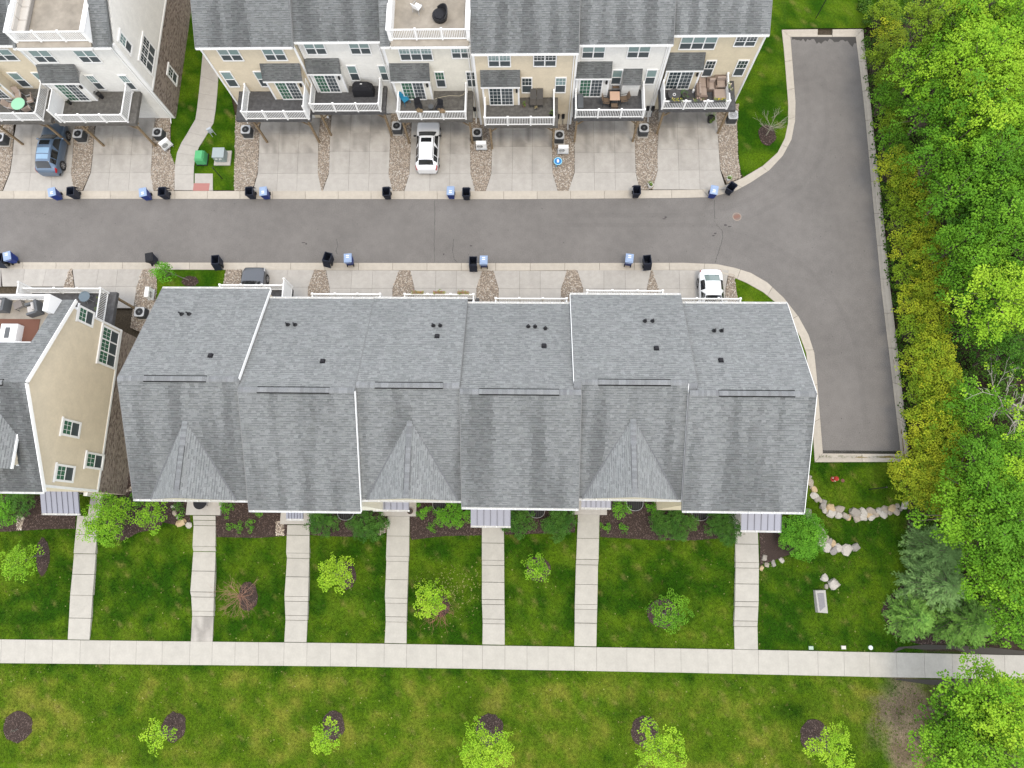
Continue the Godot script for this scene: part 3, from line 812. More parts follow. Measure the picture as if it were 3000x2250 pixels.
	public_walk([[-39.91, 8.11, -39.68, 9.76], [-38.89, 8.09, -38.66, 9.74], [-37.09, 8.08, -36.87, 9.72], [-35.03, 8.06, -34.83, 9.70], [-32.95, 8.05, -32.76, 9.68], [-30.74, 8.03, -30.56, 9.66], [-28.78, 8.02, -28.61, 9.64], [-26.84, 8.01, -26.68, 9.63], [-24.79, 7.99, -24.64, 9.61], [-23.14, 7.98, -23.00, 9.59], [-21.45, 7.97, -21.32, 9.58], [-19.72, 7.96, -19.60, 9.56], [-17.84, 7.94, -17.73, 9.54], [-16.15, 7.93, -16.05, 9.53], [-14.42, 7.92, -14.33, 9.51], [-12.51, 7.91, -12.43, 9.50], [-10.50, 7.90, -10.43, 9.50], [-8.86, 7.90, -8.80, 9.50], [-6.69, 7.89, -6.64, 9.50], [-4.78, 7.89, -4.74, 9.49], [-3.35, 7.89, -3.32, 9.49], [-1.73, 7.88, -1.71, 9.49], [-0.14, 7.88, -0.12, 9.49], [1.38, 7.87, 1.39, 9.49], [3.27, 7.87, 3.27, 9.48], [4.86, 7.87, 4.85, 9.48], [7.04, 7.86, 7.01, 9.48], [9.02, 7.86, 8.99, 9.48], [10.89, 7.85, 10.85, 9.47], [12.81, 7.85, 12.76, 9.48], [14.53, 7.85, 14.47, 9.48], [16.39, 7.85, 16.32, 9.49], [18.49, 7.85, 18.40, 9.49], [20.59, 7.85, 20.49, 9.50], [22.43, 7.86, 22.32, 9.50], [24.22, 7.86, 24.10, 9.51], [26.11, 7.86, 25.98, 9.51], [28.05, 7.86, 27.91, 9.50], [29.99, 7.87, 29.84, 9.50], [31.78, 7.87, 31.62, 9.49], [33.63, 7.88, 33.46, 9.49], [35.50, 7.87, 35.32, 9.47], [37.42, 7.84, 37.24, 9.44]])
	front_walk([[-33.89, -32.28, -0.89, 0.06, -33.81, -32.18, 0.45, 0.06], [-33.81, -32.18, 0.47, 0.06, -33.81, -32.17, 1.85, -0.06], [-33.88, -32.23, 1.88, -0.22, -33.87, -32.21, 3.34, -0.35], [-33.87, -32.21, 3.36, -0.35, -33.89, -32.21, 4.84, -0.50], [-33.99, -32.31, 4.86, -0.66, -33.95, -32.30, 6.48, -0.85], [-33.95, -32.30, 6.50, -0.85, -33.94, -32.31, 8.02, -1.06]])
	front_walk([[-25.13, -23.42, -1.02, 0.06, -25.06, -23.38, -0.69, 0.06], [-25.06, -23.37, -0.67, 0.06, -24.98, -23.32, -0.30, 0.06], [-24.98, -23.32, -0.28, 0.06, -24.89, -23.17, 1.20, 0.06], [-24.97, -23.25, 1.21, -0.10, -24.86, -23.18, 1.56, -0.10], [-24.94, -23.26, 1.58, -0.26, -24.88, -23.16, 2.97, -0.26], [-24.88, -23.16, 2.99, -0.26, -24.82, -23.07, 4.44, -0.26], [-24.90, -23.14, 4.47, -0.42, -24.78, -23.10, 4.81, -0.42], [-24.86, -23.17, 4.84, -0.58, -24.69, -23.09, 5.82, -0.58], [-24.76, -23.16, 5.84, -0.74, -24.71, -23.13, 6.19, -0.74], [-24.78, -23.20, 6.22, -0.90, -24.75, -23.14, 8.01, -1.06]], true)
	front_walk([[-17.96, -16.29, -0.43, 0.06, -17.93, -16.24, 0.30, 0.06], [-17.93, -16.24, 0.32, 0.06, -17.87, -16.15, 1.58, 0.06], [-17.92, -16.20, 1.59, -0.10, -17.83, -16.17, 1.95, -0.10], [-17.89, -16.23, 1.97, -0.26, -17.86, -16.16, 3.27, -0.26], [-17.86, -16.16, 3.29, -0.26, -17.84, -16.09, 4.65, -0.26], [-17.89, -16.14, 4.67, -0.42, -17.85, -16.13, 5.00, -0.42], [-17.90, -16.18, 5.03, -0.58, -17.77, -16.13, 6.00, -0.58], [-17.82, -16.18, 6.03, -0.74, -17.78, -16.17, 6.35, -0.74], [-17.83, -16.22, 6.38, -0.90, -17.85, -16.21, 7.91, -1.06]])
	front_walk([[-10.52, -8.89, -1.16, 0.06, -10.51, -8.84, 0.26, 0.06], [-10.51, -8.84, 0.27, 0.06, -10.49, -8.80, 1.70, 0.06], [-10.53, -8.83, 1.71, -0.10, -10.48, -8.84, 2.07, -0.10], [-10.51, -8.87, 2.08, -0.26, -10.49, -8.86, 3.36, -0.26], [-10.49, -8.86, 3.37, -0.26, -10.48, -8.84, 4.65, -0.26], [-10.51, -8.87, 4.67, -0.42, -10.45, -8.86, 5.02, -0.42], [-10.48, -8.89, 5.04, -0.58, -10.42, -8.87, 5.97, -0.58], [-10.45, -8.90, 6.00, -0.74, -10.42, -8.89, 6.35, -0.74], [-10.45, -8.92, 6.37, -0.90, -10.49, -8.88, 7.86, -1.06]])
	front_walk([[-3.53, -1.91, -0.75, 0.06, -3.50, -1.87, 0.66, 0.06], [-3.50, -1.87, 0.68, 0.06, -3.47, -1.84, 1.88, 0.06], [-3.48, -1.84, 1.89, -0.10, -3.47, -1.84, 2.24, -0.10], [-3.48, -1.84, 2.26, -0.26, -3.45, -1.82, 3.43, -0.26], [-3.45, -1.82, 3.45, -0.26, -3.43, -1.79, 4.63, -0.26], [-3.44, -1.80, 4.66, -0.42, -3.42, -1.79, 4.99, -0.42], [-3.43, -1.79, 5.02, -0.58, -3.37, -1.77, 6.01, -0.58], [-3.38, -1.77, 6.04, -0.74, -3.36, -1.76, 6.35, -0.74], [-3.37, -1.77, 6.38, -0.90, -3.37, -1.75, 7.83, -1.06]])
	front_walk([[3.53, 5.12, -1.45, 0.06, 3.45, 5.05, 0.24, 0.06], [3.45, 5.05, 0.25, 0.06, 3.38, 5.00, 1.72, 0.06], [3.39, 5.01, 1.74, -0.10, 3.36, 4.97, 2.11, -0.10], [3.37, 4.98, 2.13, -0.26, 3.33, 4.94, 3.49, -0.26], [3.33, 4.94, 3.50, -0.26, 3.28, 4.89, 4.86, -0.26], [3.29, 4.91, 4.88, -0.42, 3.28, 4.89, 5.22, -0.42], [3.29, 4.91, 5.24, -0.58, 3.28, 4.87, 6.17, -0.58], [3.30, 4.89, 6.22, -0.80, 3.27, 4.86, 7.83, -1.06]])
	front_walk([[14.92, 16.57, -0.79, 0.06, 14.87, 16.53, 0.48, 0.06], [14.87, 16.53, 0.50, 0.06, 14.82, 16.48, 1.77, 0.06], [14.87, 16.54, 1.78, -0.10, 14.84, 16.51, 2.16, -0.10], [14.89, 16.56, 2.18, -0.26, 14.81, 16.48, 3.27, -0.26], [14.81, 16.48, 3.29, -0.26, 14.72, 16.39, 4.48, -0.26], [14.77, 16.44, 4.51, -0.42, 14.73, 16.40, 4.85, -0.42], [14.78, 16.45, 4.88, -0.58, 14.68, 16.34, 5.84, -0.58], [14.73, 16.39, 5.87, -0.74, 14.69, 16.34, 6.23, -0.74], [14.74, 16.40, 6.26, -0.90, 14.72, 16.38, 7.84, -1.06]])
	# mulched beds before the houses and round the trees
	for p in [PackedVector2Array([Vector2(-42.32, -2.30), Vector2(-34.24, -2.40), Vector2(-33.96, 0.06), Vector2(-36.17, 0.12), Vector2(-38.26, 0.28), Vector2(-41.77, 0.50)]), PackedVector2Array([Vector2(-32.21, -4.52), Vector2(-29.77, -4.54), Vector2(-29.82, -2.80), Vector2(-25.81, -2.50), Vector2(-25.28, -0.53), Vector2(-26.20, -0.28), Vector2(-27.38, -0.50), Vector2(-27.57, -0.03), Vector2(-29.11, 0.26), Vector2(-30.14, 0.88), Vector2(-30.78, 0.82), Vector2(-32.40, -1.05)]), PackedVector2Array([Vector2(-23.66, -2.53), Vector2(-17.51, -2.60), Vector2(-17.99, -0.90), Vector2(-17.95, 0.35), Vector2(-20.01, 0.54), Vector2(-23.21, 0.52)]), PackedVector2Array([Vector2(-16.51, -2.27), Vector2(-10.59, -2.35), Vector2(-10.60, 0.01), Vector2(-12.09, 0.37), Vector2(-15.19, 0.34), Vector2(-16.30, 0.26)]), PackedVector2Array([Vector2(-8.96, -2.37), Vector2(-3.57, -2.43), Vector2(-3.51, 0.12), Vector2(-6.27, 0.22), Vector2(-8.65, 0.52), Vector2(-8.80, 0.32)]), PackedVector2Array([Vector2(-1.85, -2.11), Vector2(3.39, -2.18), Vector2(3.31, -0.17), Vector2(0.53, -0.04), Vector2(-1.81, 0.06)]), PackedVector2Array([Vector2(5.14, -2.88), Vector2(15.09, -2.66), Vector2(14.93, -0.00), Vector2(11.97, 0.27), Vector2(9.30, 0.30), Vector2(5.13, 0.13)]), PackedVector2Array([Vector2(16.69, -1.35), Vector2(20.28, -1.40), Vector2(20.87, 0.08), Vector2(19.21, 1.10), Vector2(17.35, 1.77), Vector2(16.63, 2.00)])]:
		mulch_bed(p)
	for r in [[Vector2(-36.29, 2.15), 0.46, 1.2], [Vector2(-20.70, 4.74), 0.65, 0.95], [Vector2(-13.50, 3.14), 0.68, 0.9], [Vector2(-6.53, 5.17), 0.65, 0.75], [Vector2(0.65, 2.47), 0.78, 0.8], [Vector2(9.67, 5.46), 1.0, 0.95], [Vector2(-36.83, 14.07), 0.95, 0.95], [Vector2(-25.42, 13.83), 0.8, 0.9], [Vector2(-13.88, 13.50), 0.72, 0.9], [Vector2(-2.73, 13.52), 0.85, 0.95], [Vector2(8.21, 13.44), 0.85, 0.95], [Vector2(20.02, 13.50), 0.9, 1.0]]:
		mulch_bed(ring(r[0], r[1] * 1.12, r[2] * 1.12, int(r[1] * 900), 22, 0.07))
	for r in [[Vector2(-27.57, -19.55), 0.68, 0.45], [Vector2(19.47, -32.61), 0.72, 0.95]]:
		mulch_bed(ring(r[0], r[1], r[2], int(r[1] * 900), 22, 0.07), 0.0, 0.09)
	mulch_bed(PackedVector2Array([Vector2(26.97, 3.16), Vector2(29.07, 1.61), Vector2(30.65, 2.40), Vector2(35.06, 4.26), Vector2(34.79, 6.95), Vector2(30.90, 7.11), Vector2(27.80, 7.29), Vector2(25.90, 6.63), Vector2(25.29, 5.05), Vector2(25.75, 4.15)]))
	mulch_bed(PackedVector2Array([Vector2(27.17, -5.51), Vector2(29.19, -5.53), Vector2(30.30, 2.72), Vector2(28.30, 3.08), Vector2(27.52, 1.14), Vector2(27.71, -2.16)]), 0.02)
	for p in [PackedVector2Array([Vector2(25.78, 7.92), Vector2(26.80, 7.56), Vector2(28.25, 7.63), Vector2(30.20, 7.56), Vector2(31.44, 7.91), Vector2(35.61, 8.02), Vector2(35.66, 7.65), Vector2(31.85, 7.31), Vector2(28.29, 7.28), Vector2(26.32, 7.50)]), PackedVector2Array([Vector2(25.60, 9.61), Vector2(31.21, 9.60), Vector2(31.12, 9.81), Vector2(29.88, 10.02), Vector2(28.29, 9.96), Vector2(26.70, 9.77)])]:
		var m := MB.new()
		drape(m, p, 0.035)
		struct_("soil_bed", m, M.dark)
		paved.append(p)


# ---- houses ----
const PITCH := 0.479
const EAVE := 9.0
var streak := FastNoiseLite.new()

# courses of laminated shingles on a slope: o = low corner, u along the eave, s up the slope, out = its normal;
# span(t) gives the two ends along u of the course that starts t metres up the slope
func shingles(m: MB, o: Vector3, u: Vector3, s: Vector3, out: Vector3, length: float, span: Callable, tone := 1.0, aged := 0.35) -> void:
	var t := 0.0
	var ex := 0.15
	while t < length - 0.02:
		var h := minf(ex, length - t)
		var e: Vector2 = span.call(t + h * 0.5)
		var x := e.x - R.randf() * 0.2
		while x < e.y:
			var w := R.randf_range(0.14, 0.32)
			var a := maxf(x, e.x)
			var b := minf(x + w, e.y)
			x += w
			if b - a < 0.01: continue
			var up := 0.016 if R.randf() < 0.5 else 0.008
			var p := o + u * a + s * t
			var q := o + u * b + s * t
			var p2 := p + s * (h + 0.01) + out * 0.003
			var q2 := q + s * (h + 0.01) + out * 0.003
			var f := (0.305 if up > 0.01 else 0.275) * R.randf_range(0.93, 1.07)
			var mid := p
			f *= 1.0 - aged * smoothstep(-0.1, 0.55, streak.get_noise_2d(mid.x * 1.1, mid.z * 0.12) + 0.45 * (1.0 - t / maxf(length, 3.0)) - 0.12)
			f *= tone
			p += out * up; q += out * up
			m.col = Color(f * 0.965, f, f * 0.995)
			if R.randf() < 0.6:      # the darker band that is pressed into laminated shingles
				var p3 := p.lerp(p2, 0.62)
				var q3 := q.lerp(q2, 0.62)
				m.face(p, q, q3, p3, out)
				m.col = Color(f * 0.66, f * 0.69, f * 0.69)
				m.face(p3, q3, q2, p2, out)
			else:
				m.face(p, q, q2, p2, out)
			m.face(p - out * up, q - out * up, q, p, -s)
		t += ex

# lap siding: o = low corner, u along the wall, out = outward normal; span(y) gives the two ends along u at height y
func siding(m: MB, o: Vector3, u: Vector3, out: Vector3, y0: float, y1: float, span: Callable) -> void:
	var y := y0
	var c := 0.24
	while y < y1 - 0.005:
		var h := minf(c, y1 - y)
		var e: Vector2 = span.call(y)
		var f: Vector2 = span.call(y + h)
		var low := Vector3.UP * y + out * 0.034
		var top := Vector3.UP * (y + h) + out * 0.002
		if e.y - e.x > 0.01:
			m.face(o + u * e.x + low, o + u * e.y + low, o + u * f.y + top, o + u * f.x + top, out)
			m.face(o + u * e.x + low, o + u * e.y + low, o + u * e.y + Vector3.UP * y, o + u * e.x + Vector3.UP * y, Vector3.DOWN)
		y += c

func bricks(m: MB, o: Vector3, u: Vector3, out: Vector3, width: float, y0: float, y1: float) -> void:
	m.col = Color(0.2, 0.175, 0.155)
	m.face(o + Vector3.UP * y0, o + u * width + Vector3.UP * y0, o + u * width + Vector3.UP * y1, o + Vector3.UP * y1, out)
	var y := y0
	var row := 0
	while y < y1 - 0.02:
		var x := -0.11 * (row % 2)
		while x < width:
			var a := maxf(x, 0.0)
			var b := minf(x + 0.21, width)
			x += 0.22
			if b - a < 0.02: continue
			var d := R.randf_range(0.008, 0.02)
			var t := R.randf()
			m.col = Color(0.3, 0.25, 0.21).lerp(Color(0.44, 0.37, 0.31), t) if R.randf() < 0.8 else Color(0.2, 0.16, 0.135)
			var top := minf(y + 0.066, y1)
			var p := o + u * a + out * d
			var q := o + u * b + out * d
			m.face(p + Vector3.UP * y, q + Vector3.UP * y, q + Vector3.UP * top, p + Vector3.UP * top, out)
			m.face(p + Vector3.UP * top, q + Vector3.UP * top, q + Vector3.UP * top - out * d, p + Vector3.UP * top - out * d, Vector3.UP)
			m.face(p + Vector3.UP * y, p + Vector3.UP * top, p + Vector3.UP * top - out * d, p + Vector3.UP * y - out * d, -u)
		y += 0.076
		row += 1

var meshes := {}
# a window in its own axes (x right, y up, z out of the wall); cols sashes side by side, each an upper and a lower pane
func window(parent: Node, at: Vector3, turn: float, w: float, h: float, cols: int, upper: Material, grid: bool, trim := 0.07, slide := false) -> Node3D:
	var o := part("window", parent)
	o.position = at; o.rotation.y = turn
	var key := "%.2f %.2f %d %s %.2f %s" % [w, h, cols, grid, trim, slide]
	if not meshes.has(key):
		var f := MB.new()
		f.box(Vector3(-w / 2 - trim + 0.04, -trim + 0.03, -0.04), Vector3(-w / 2 + 0.04, h + trim - 0.03, 0.055))
		f.box(Vector3(w / 2 - 0.04, -trim + 0.03, -0.04), Vector3(w / 2 + trim - 0.04, h + trim - 0.03, 0.055))
		f.box(Vector3(-w / 2 + 0.04, h - 0.04, -0.04), Vector3(w / 2 - 0.04, h + trim - 0.03, 0.053))
		f.box(Vector3(-w / 2 + 0.04, -trim + 0.03, -0.04), Vector3(w / 2 - 0.04, 0.04, 0.058))
		if trim > 0.1: f.box(Vector3(-w / 2 - trim - 0.04, h + trim - 0.03, 0), Vector3(w / 2 + trim + 0.04, h + trim + 0.07, 0.09))
		var cw := w / cols
		for i in cols - 1: f.box(Vector3(-w / 2 + cw * (i + 1) - 0.045, 0.04, 0), Vector3(-w / 2 + cw * (i + 1) + 0.045, h - 0.04, 0.05))
		var hs: Array = [[0.0, h]] if slide else [[h / 2, h], [0.0, h / 2]]
		if not slide:
			for i in cols: f.box(Vector3(-w / 2 + cw * i + 0.045, h / 2 - 0.03, 0), Vector3(-w / 2 + cw * (i + 1) - 0.045, h / 2 + 0.03, 0.046))
		if grid:
			for i in cols:
				var a := -w / 2 + cw * i
				for k in (2 if not slide else 2):
					var x := a + cw * (k + 1) / 3.0
					f.box(Vector3(x - 0.011, hs[0][0] + 0.03, 0.005), Vector3(x + 0.011, hs[0][1] - 0.04, 0.034))
				var rows := 4 if slide else 1
				for r in rows:
					var y: float = lerpf(hs[0][0], hs[0][1], (r + 1.0) / (rows + 1.0))
					f.box(Vector3(a + 0.04, y - 0.011, 0.004), Vector3(a + cw - 0.04, y + 0.011, 0.033))
		meshes[key] = f.mesh()
		var g := MB.new()
		var ph := h if slide else h / 2
		g.box(Vector3(-cw / 2 + 0.03, 0.02, -0.02), Vector3(cw / 2 - 0.03, ph - 0.02, 0.026))
		meshes[key + "p"] = g.mesh()
	obj("frame", meshes[key], M.trim, o)
	var cw2 := w / cols
	for i in cols:
		var x := -w / 2 + cw2 * (i + 0.5)
		if slide:
			obj("pane", meshes[key + "p"], upper if i == 0 else M.screen, o, Vector3(x, 0, 0))
		else:
			obj("pane", meshes[key + "p"], upper, o, Vector3(x, h / 2, 0))
			obj("pane", meshes[key + "p"], M.screen, o, Vector3(x, 0, -0.008))
	return o

# vinyl railing along a line of corners at height y; posts at the corners and between
func railing(parent: Node, pts: Array, y: float, posts: Array, high := 1.0) -> Node3D:
	var o := part("railing", parent)
	var b := MB.new()
	for i in pts.size() - 1:
		var p: Vector3 = pts[i]
		var q: Vector3 = pts[i + 1]
		var top := MB.new()
		top.bar(p + Vector3.UP * (y + high - 0.03), q + Vector3.UP * (y + high - 0.03), 0.09, 0.06)
		obj("top_rail", top, M.white, o)
		var low := MB.new()
		low.bar(p + Vector3.UP * (y + 0.1), q + Vector3.UP * (y + 0.1), 0.06, 0.07)
		obj("bottom_rail", low, M.white, o)
		var n := int(p.distance_to(q) / 0.125)
		for k in range(1, n):
			var c := p.lerp(q, float(k) / n)
			b.box(Vector3(c.x - 0.019, y + 0.13, c.z - 0.019), Vector3(c.x + 0.019, y + high - 0.06, c.z + 0.019))
	obj("balusters", b, M.white, o, Vector3.ZERO, "stuff")
	if not meshes.has("post%.2f" % high):
		var m := MB.new()
		m.box(Vector3(-0.06, -0.04, -0.06), Vector3(0.06, high + 0.04, 0.06))
		m.cbox(Vector3(-0.08, high + 0.04, -0.08), Vector3(0.08, high + 0.1, 0.08), 0.03)
		meshes["post%.2f" % high] = m.mesh()
	for p in posts: obj("railing_post", meshes["post%.2f" % high], M.white, o, p + Vector3.UP * y)
	return o

func gutter(parent: Node, x0: float, x1: float, y: float, z: float, out: float) -> void:
	var m := MB.new()
	var a := z
	var b := z + 0.12 * out
	m.box(Vector3(x0, y - 0.12, minf(a, b)), Vector3(x1, y - 0.11, maxf(a, b)))
	m.box(Vector3(x0, y - 0.11, minf(b, b - 0.014 * out)), Vector3(x1, y + 0.005, maxf(b, b - 0.014 * out)))
	var x := x0 + 0.3
	while x < x1:
		m.box(Vector3(x - 0.018, y - 0.012, minf(a - 0.1 * out, b - 0.015 * out)), Vector3(x + 0.018, y + 0.006, maxf(a - 0.1 * out, b - 0.015 * out)))
		x += 0.74
	m.box(Vector3(x0, y - 0.11, minf(a, b)), Vector3(x0 + 0.012, y, maxf(a, b)))
	m.box(Vector3(x1 - 0.012, y - 0.11, minf(a, b)), Vector3(x1, y, maxf(a, b)))
	obj("gutter", m, M.white, parent)

# gabled roof over x0..x1 between two eaves; the slopes carry shingles for the given lengths; skip = x range left open on the south slope (a roof terrace)
func gable_roof(root: Node, x0: float, x1: float, zn: float, zs: float, north: float, south: float, tone := 1.0, aged := 0.35, nx := Vector2.ZERO, rakes := "") -> Node3D:
	var o := part("roof", root)
	if nx == Vector2.ZERO: nx = Vector2(x0, x1)
	var zr := (zn + zs) * 0.5
	var yr := EAVE + PITCH * (zs - zn) * 0.5
	var m := MB.new()
	m.col = Color(0.16, 0.165, 0.165)
	var th := Vector3.DOWN * 0.16
	for e in [[zs, x0, x1], [zn, nx.x, nx.y]]:
		var a := Vector3(e[1], EAVE, e[0])
		var b := Vector3(e[2], EAVE, e[0])
		var c := Vector3(e[2], yr, zr)
		var d := Vector3(e[1], yr, zr)
		m.hexa([a + th, b + th, c + th, d + th], [a, b, c, d])
	obj("deck", m, M.tint, o)
	var sh := MB.new()
	var len := Vector2(zs - zr, yr - EAVE).length()
	for e in [[zs, -1.0, south, x0, x1], [zn, 1.0, north, nx.x, nx.y]]:
		var s := Vector3(0, yr - EAVE, (zs - zr) * e[1]).normalized()
		var out := Vector3(0, absf(s.z), -signf(s.z) * s.y)
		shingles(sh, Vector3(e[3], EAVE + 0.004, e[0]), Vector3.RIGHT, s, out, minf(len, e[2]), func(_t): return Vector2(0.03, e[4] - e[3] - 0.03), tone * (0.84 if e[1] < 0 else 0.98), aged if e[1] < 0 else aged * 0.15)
	obj("shingles", sh, M.shingle, o, Vector3.ZERO, "stuff")
	for e in [[x0, zs, "sw"], [x1, zs, "se"], [nx.x, zn, "nw"], [nx.y, zn, "ne"]]:
		var rk := MB.new()
		rk.bar(Vector3(e[0], EAVE - 0.12, e[1]), Vector3(e[0], yr - 0.12, zr), 0.03 if e[2] in rakes else 0.02, 0.23)
		obj("rake_board", rk, M.white if e[2] in rakes else M.flash, o)
	for e in [[nx.x, x0], [x1, nx.y]]:
		if e[1] - e[0] > 0.1:
			var q := [Vector3(e[0], yr - 0.62, zr + 1.29), Vector3(e[1], yr - 0.62, zr + 1.29), Vector3(e[1], yr, zr), Vector3(e[0], yr, zr)]
			var st := MB.new()
			st.col = Color(0.24, 0.25, 0.255)
			st.hexa([q[0] + th, q[1] + th, q[2] + th, q[3] + th], q)
			obj("ridge_step", st, M.shingle, o)
	var cap := MB.new()
	var x := x0 + 0.02
	while x < x1 - 0.05:
		var w := minf(R.randf_range(0.14, 0.2), x1 - 0.02 - x)
		var f := R.randf_range(0.22, 0.31) * tone
		cap.col = Color(f * 0.97, f, f * 1.02)
		for s in [-1.0, 1.0]:
			cap.face(Vector3(x, yr + 0.035, zr), Vector3(x + w, yr + 0.028, zr), Vector3(x + w, yr - 0.04, zr + 0.17 * s), Vector3(x, yr - 0.033, zr + 0.17 * s), Vector3.UP)
		x += w
	obj("ridge_cap", cap, M.shingle, o)
	return o

func ridge_vent(root: Node, x0: float, x1: float, y: float, z: float) -> void:
	var m := MB.new()
	var x := x0
	while x < x1:
		var w := minf(R.randf_range(0.15, 0.22), x1 - x)
		var f := R.randf_range(0.22, 0.3)
		m.col = Color(f * 0.97, f, f * 1.02)
		for s in [-1.0, 1.0]:
			m.face(Vector3(x, y + 0.075, z), Vector3(x + w, y + 0.075, z), Vector3(x + w, y + 0.02, z + 0.15 * s), Vector3(x, y + 0.02, z + 0.15 * s), Vector3.UP)
		x += w
	m.col = Color(0.02, 0.02, 0.02)
	for s in [-1.0, 1.0]:
		m.box(Vector3(x0, y - 0.12, z + minf(0.151 * s, 0.2 * s)), Vector3(x1, y + 0.0, z + maxf(0.151 * s, 0.2 * s)))
	obj("ridge_vent", m, M.shingle, root)

func privacy_screen(parent: Node, x: float, z0: float, z1: float, y: float, high: float) -> void:
	var o := part("privacy_screen", parent)
	var z := minf(z0, z1)
	var to := maxf(z0, z1)
	var k := maxi(1, int((to - z) / 0.19))
	var m := MB.new()
	m.box(Vector3(-0.015, 0.1, -(to - z) / k / 2 + 0.004), Vector3(0.015, high - 0.05, (to - z) / k / 2 - 0.004))
	var me := m.mesh()
	for i in k: obj("board", me, M.white, o, Vector3(x, y, z + (to - z) * (i + 0.5) / k))
	for e in [0.06, high - 0.02]:
		var r := MB.new()
		r.bar(Vector3(x, y + e, z), Vector3(x, y + e, to), 0.07, 0.07)
		obj("rail", r, M.white, o)
	for zz in [z, to]:
		var p := MB.new()
		p.cbox(Vector3(x - 0.065, y - 0.05, zz - 0.065), Vector3(x + 0.065, y + high + 0.12, zz + 0.065), 0.03)
		obj("railing_post", p, M.white, o)

# raised deck on timber posts; front = z of its outer edge, back = z of the wall
func deck(root: Node, x0: float, x1: float, back: float, front: float, y: float, rail: Array, boards: Material, posts: Array, braces := true) -> Node3D:
	var o := part("deck", root)
	var sgn := signf(front - back)
	var m := MB.new()
	var z := back
	var k := int(absf(front - back) / 0.145)
	for i in k:
		var a := lerpf(back, front, float(i) / k)
		var b := lerpf(back, front, (i + 1.0) / k) - 0.006 * sgn
		m.col = Color.WHITE * R.randf_range(0.86, 1.08)
		m.box(Vector3(x0, y - 0.03, minf(a, b)), Vector3(x1, y, maxf(a, b)))
	obj("floor", m, boards, o)
	var f := MB.new()
	f.box(Vector3(x0 - 0.02, y - 0.3, minf(front, front + 0.03 * sgn)), Vector3(x1 + 0.02, y - 0.002, maxf(front, front + 0.03 * sgn)))
	for x in [x0 - 0.02, x1 - 0.01]:
		f.box(Vector3(x, y - 0.298, minf(back, front)), Vector3(x + 0.03, y - 0.031, maxf(back, front)))
	obj("fascia", f, boards, o)
	for x in posts:
		var p := MB.new()
		var pz := front - 0.22 * sgn
		p.box(Vector3(x - 0.075, 0.05, pz - 0.075), Vector3(x + 0.075, y - 0.29, pz + 0.075))
		obj("post", p, M.timber, o)
		if braces:
			var b := MB.new()
			var inner := signf((x0 + x1) * 0.5 - x)
			b.bar(Vector3(x + 0.05 * inner, y - 1.1, pz), Vector3(x + 0.85 * inner, y - 0.3, pz), 0.07, 0.09)
			obj("brace", b, M.timber, o)
	var beam := MB.new()
	beam.box(Vector3(x0 + 0.05, y - 0.52, front - 0.3 * sgn - 0.06), Vector3(x1 - 0.05, y - 0.3, front - 0.3 * sgn + 0.06))
	obj("beam", beam, M.timber, o)
	return o

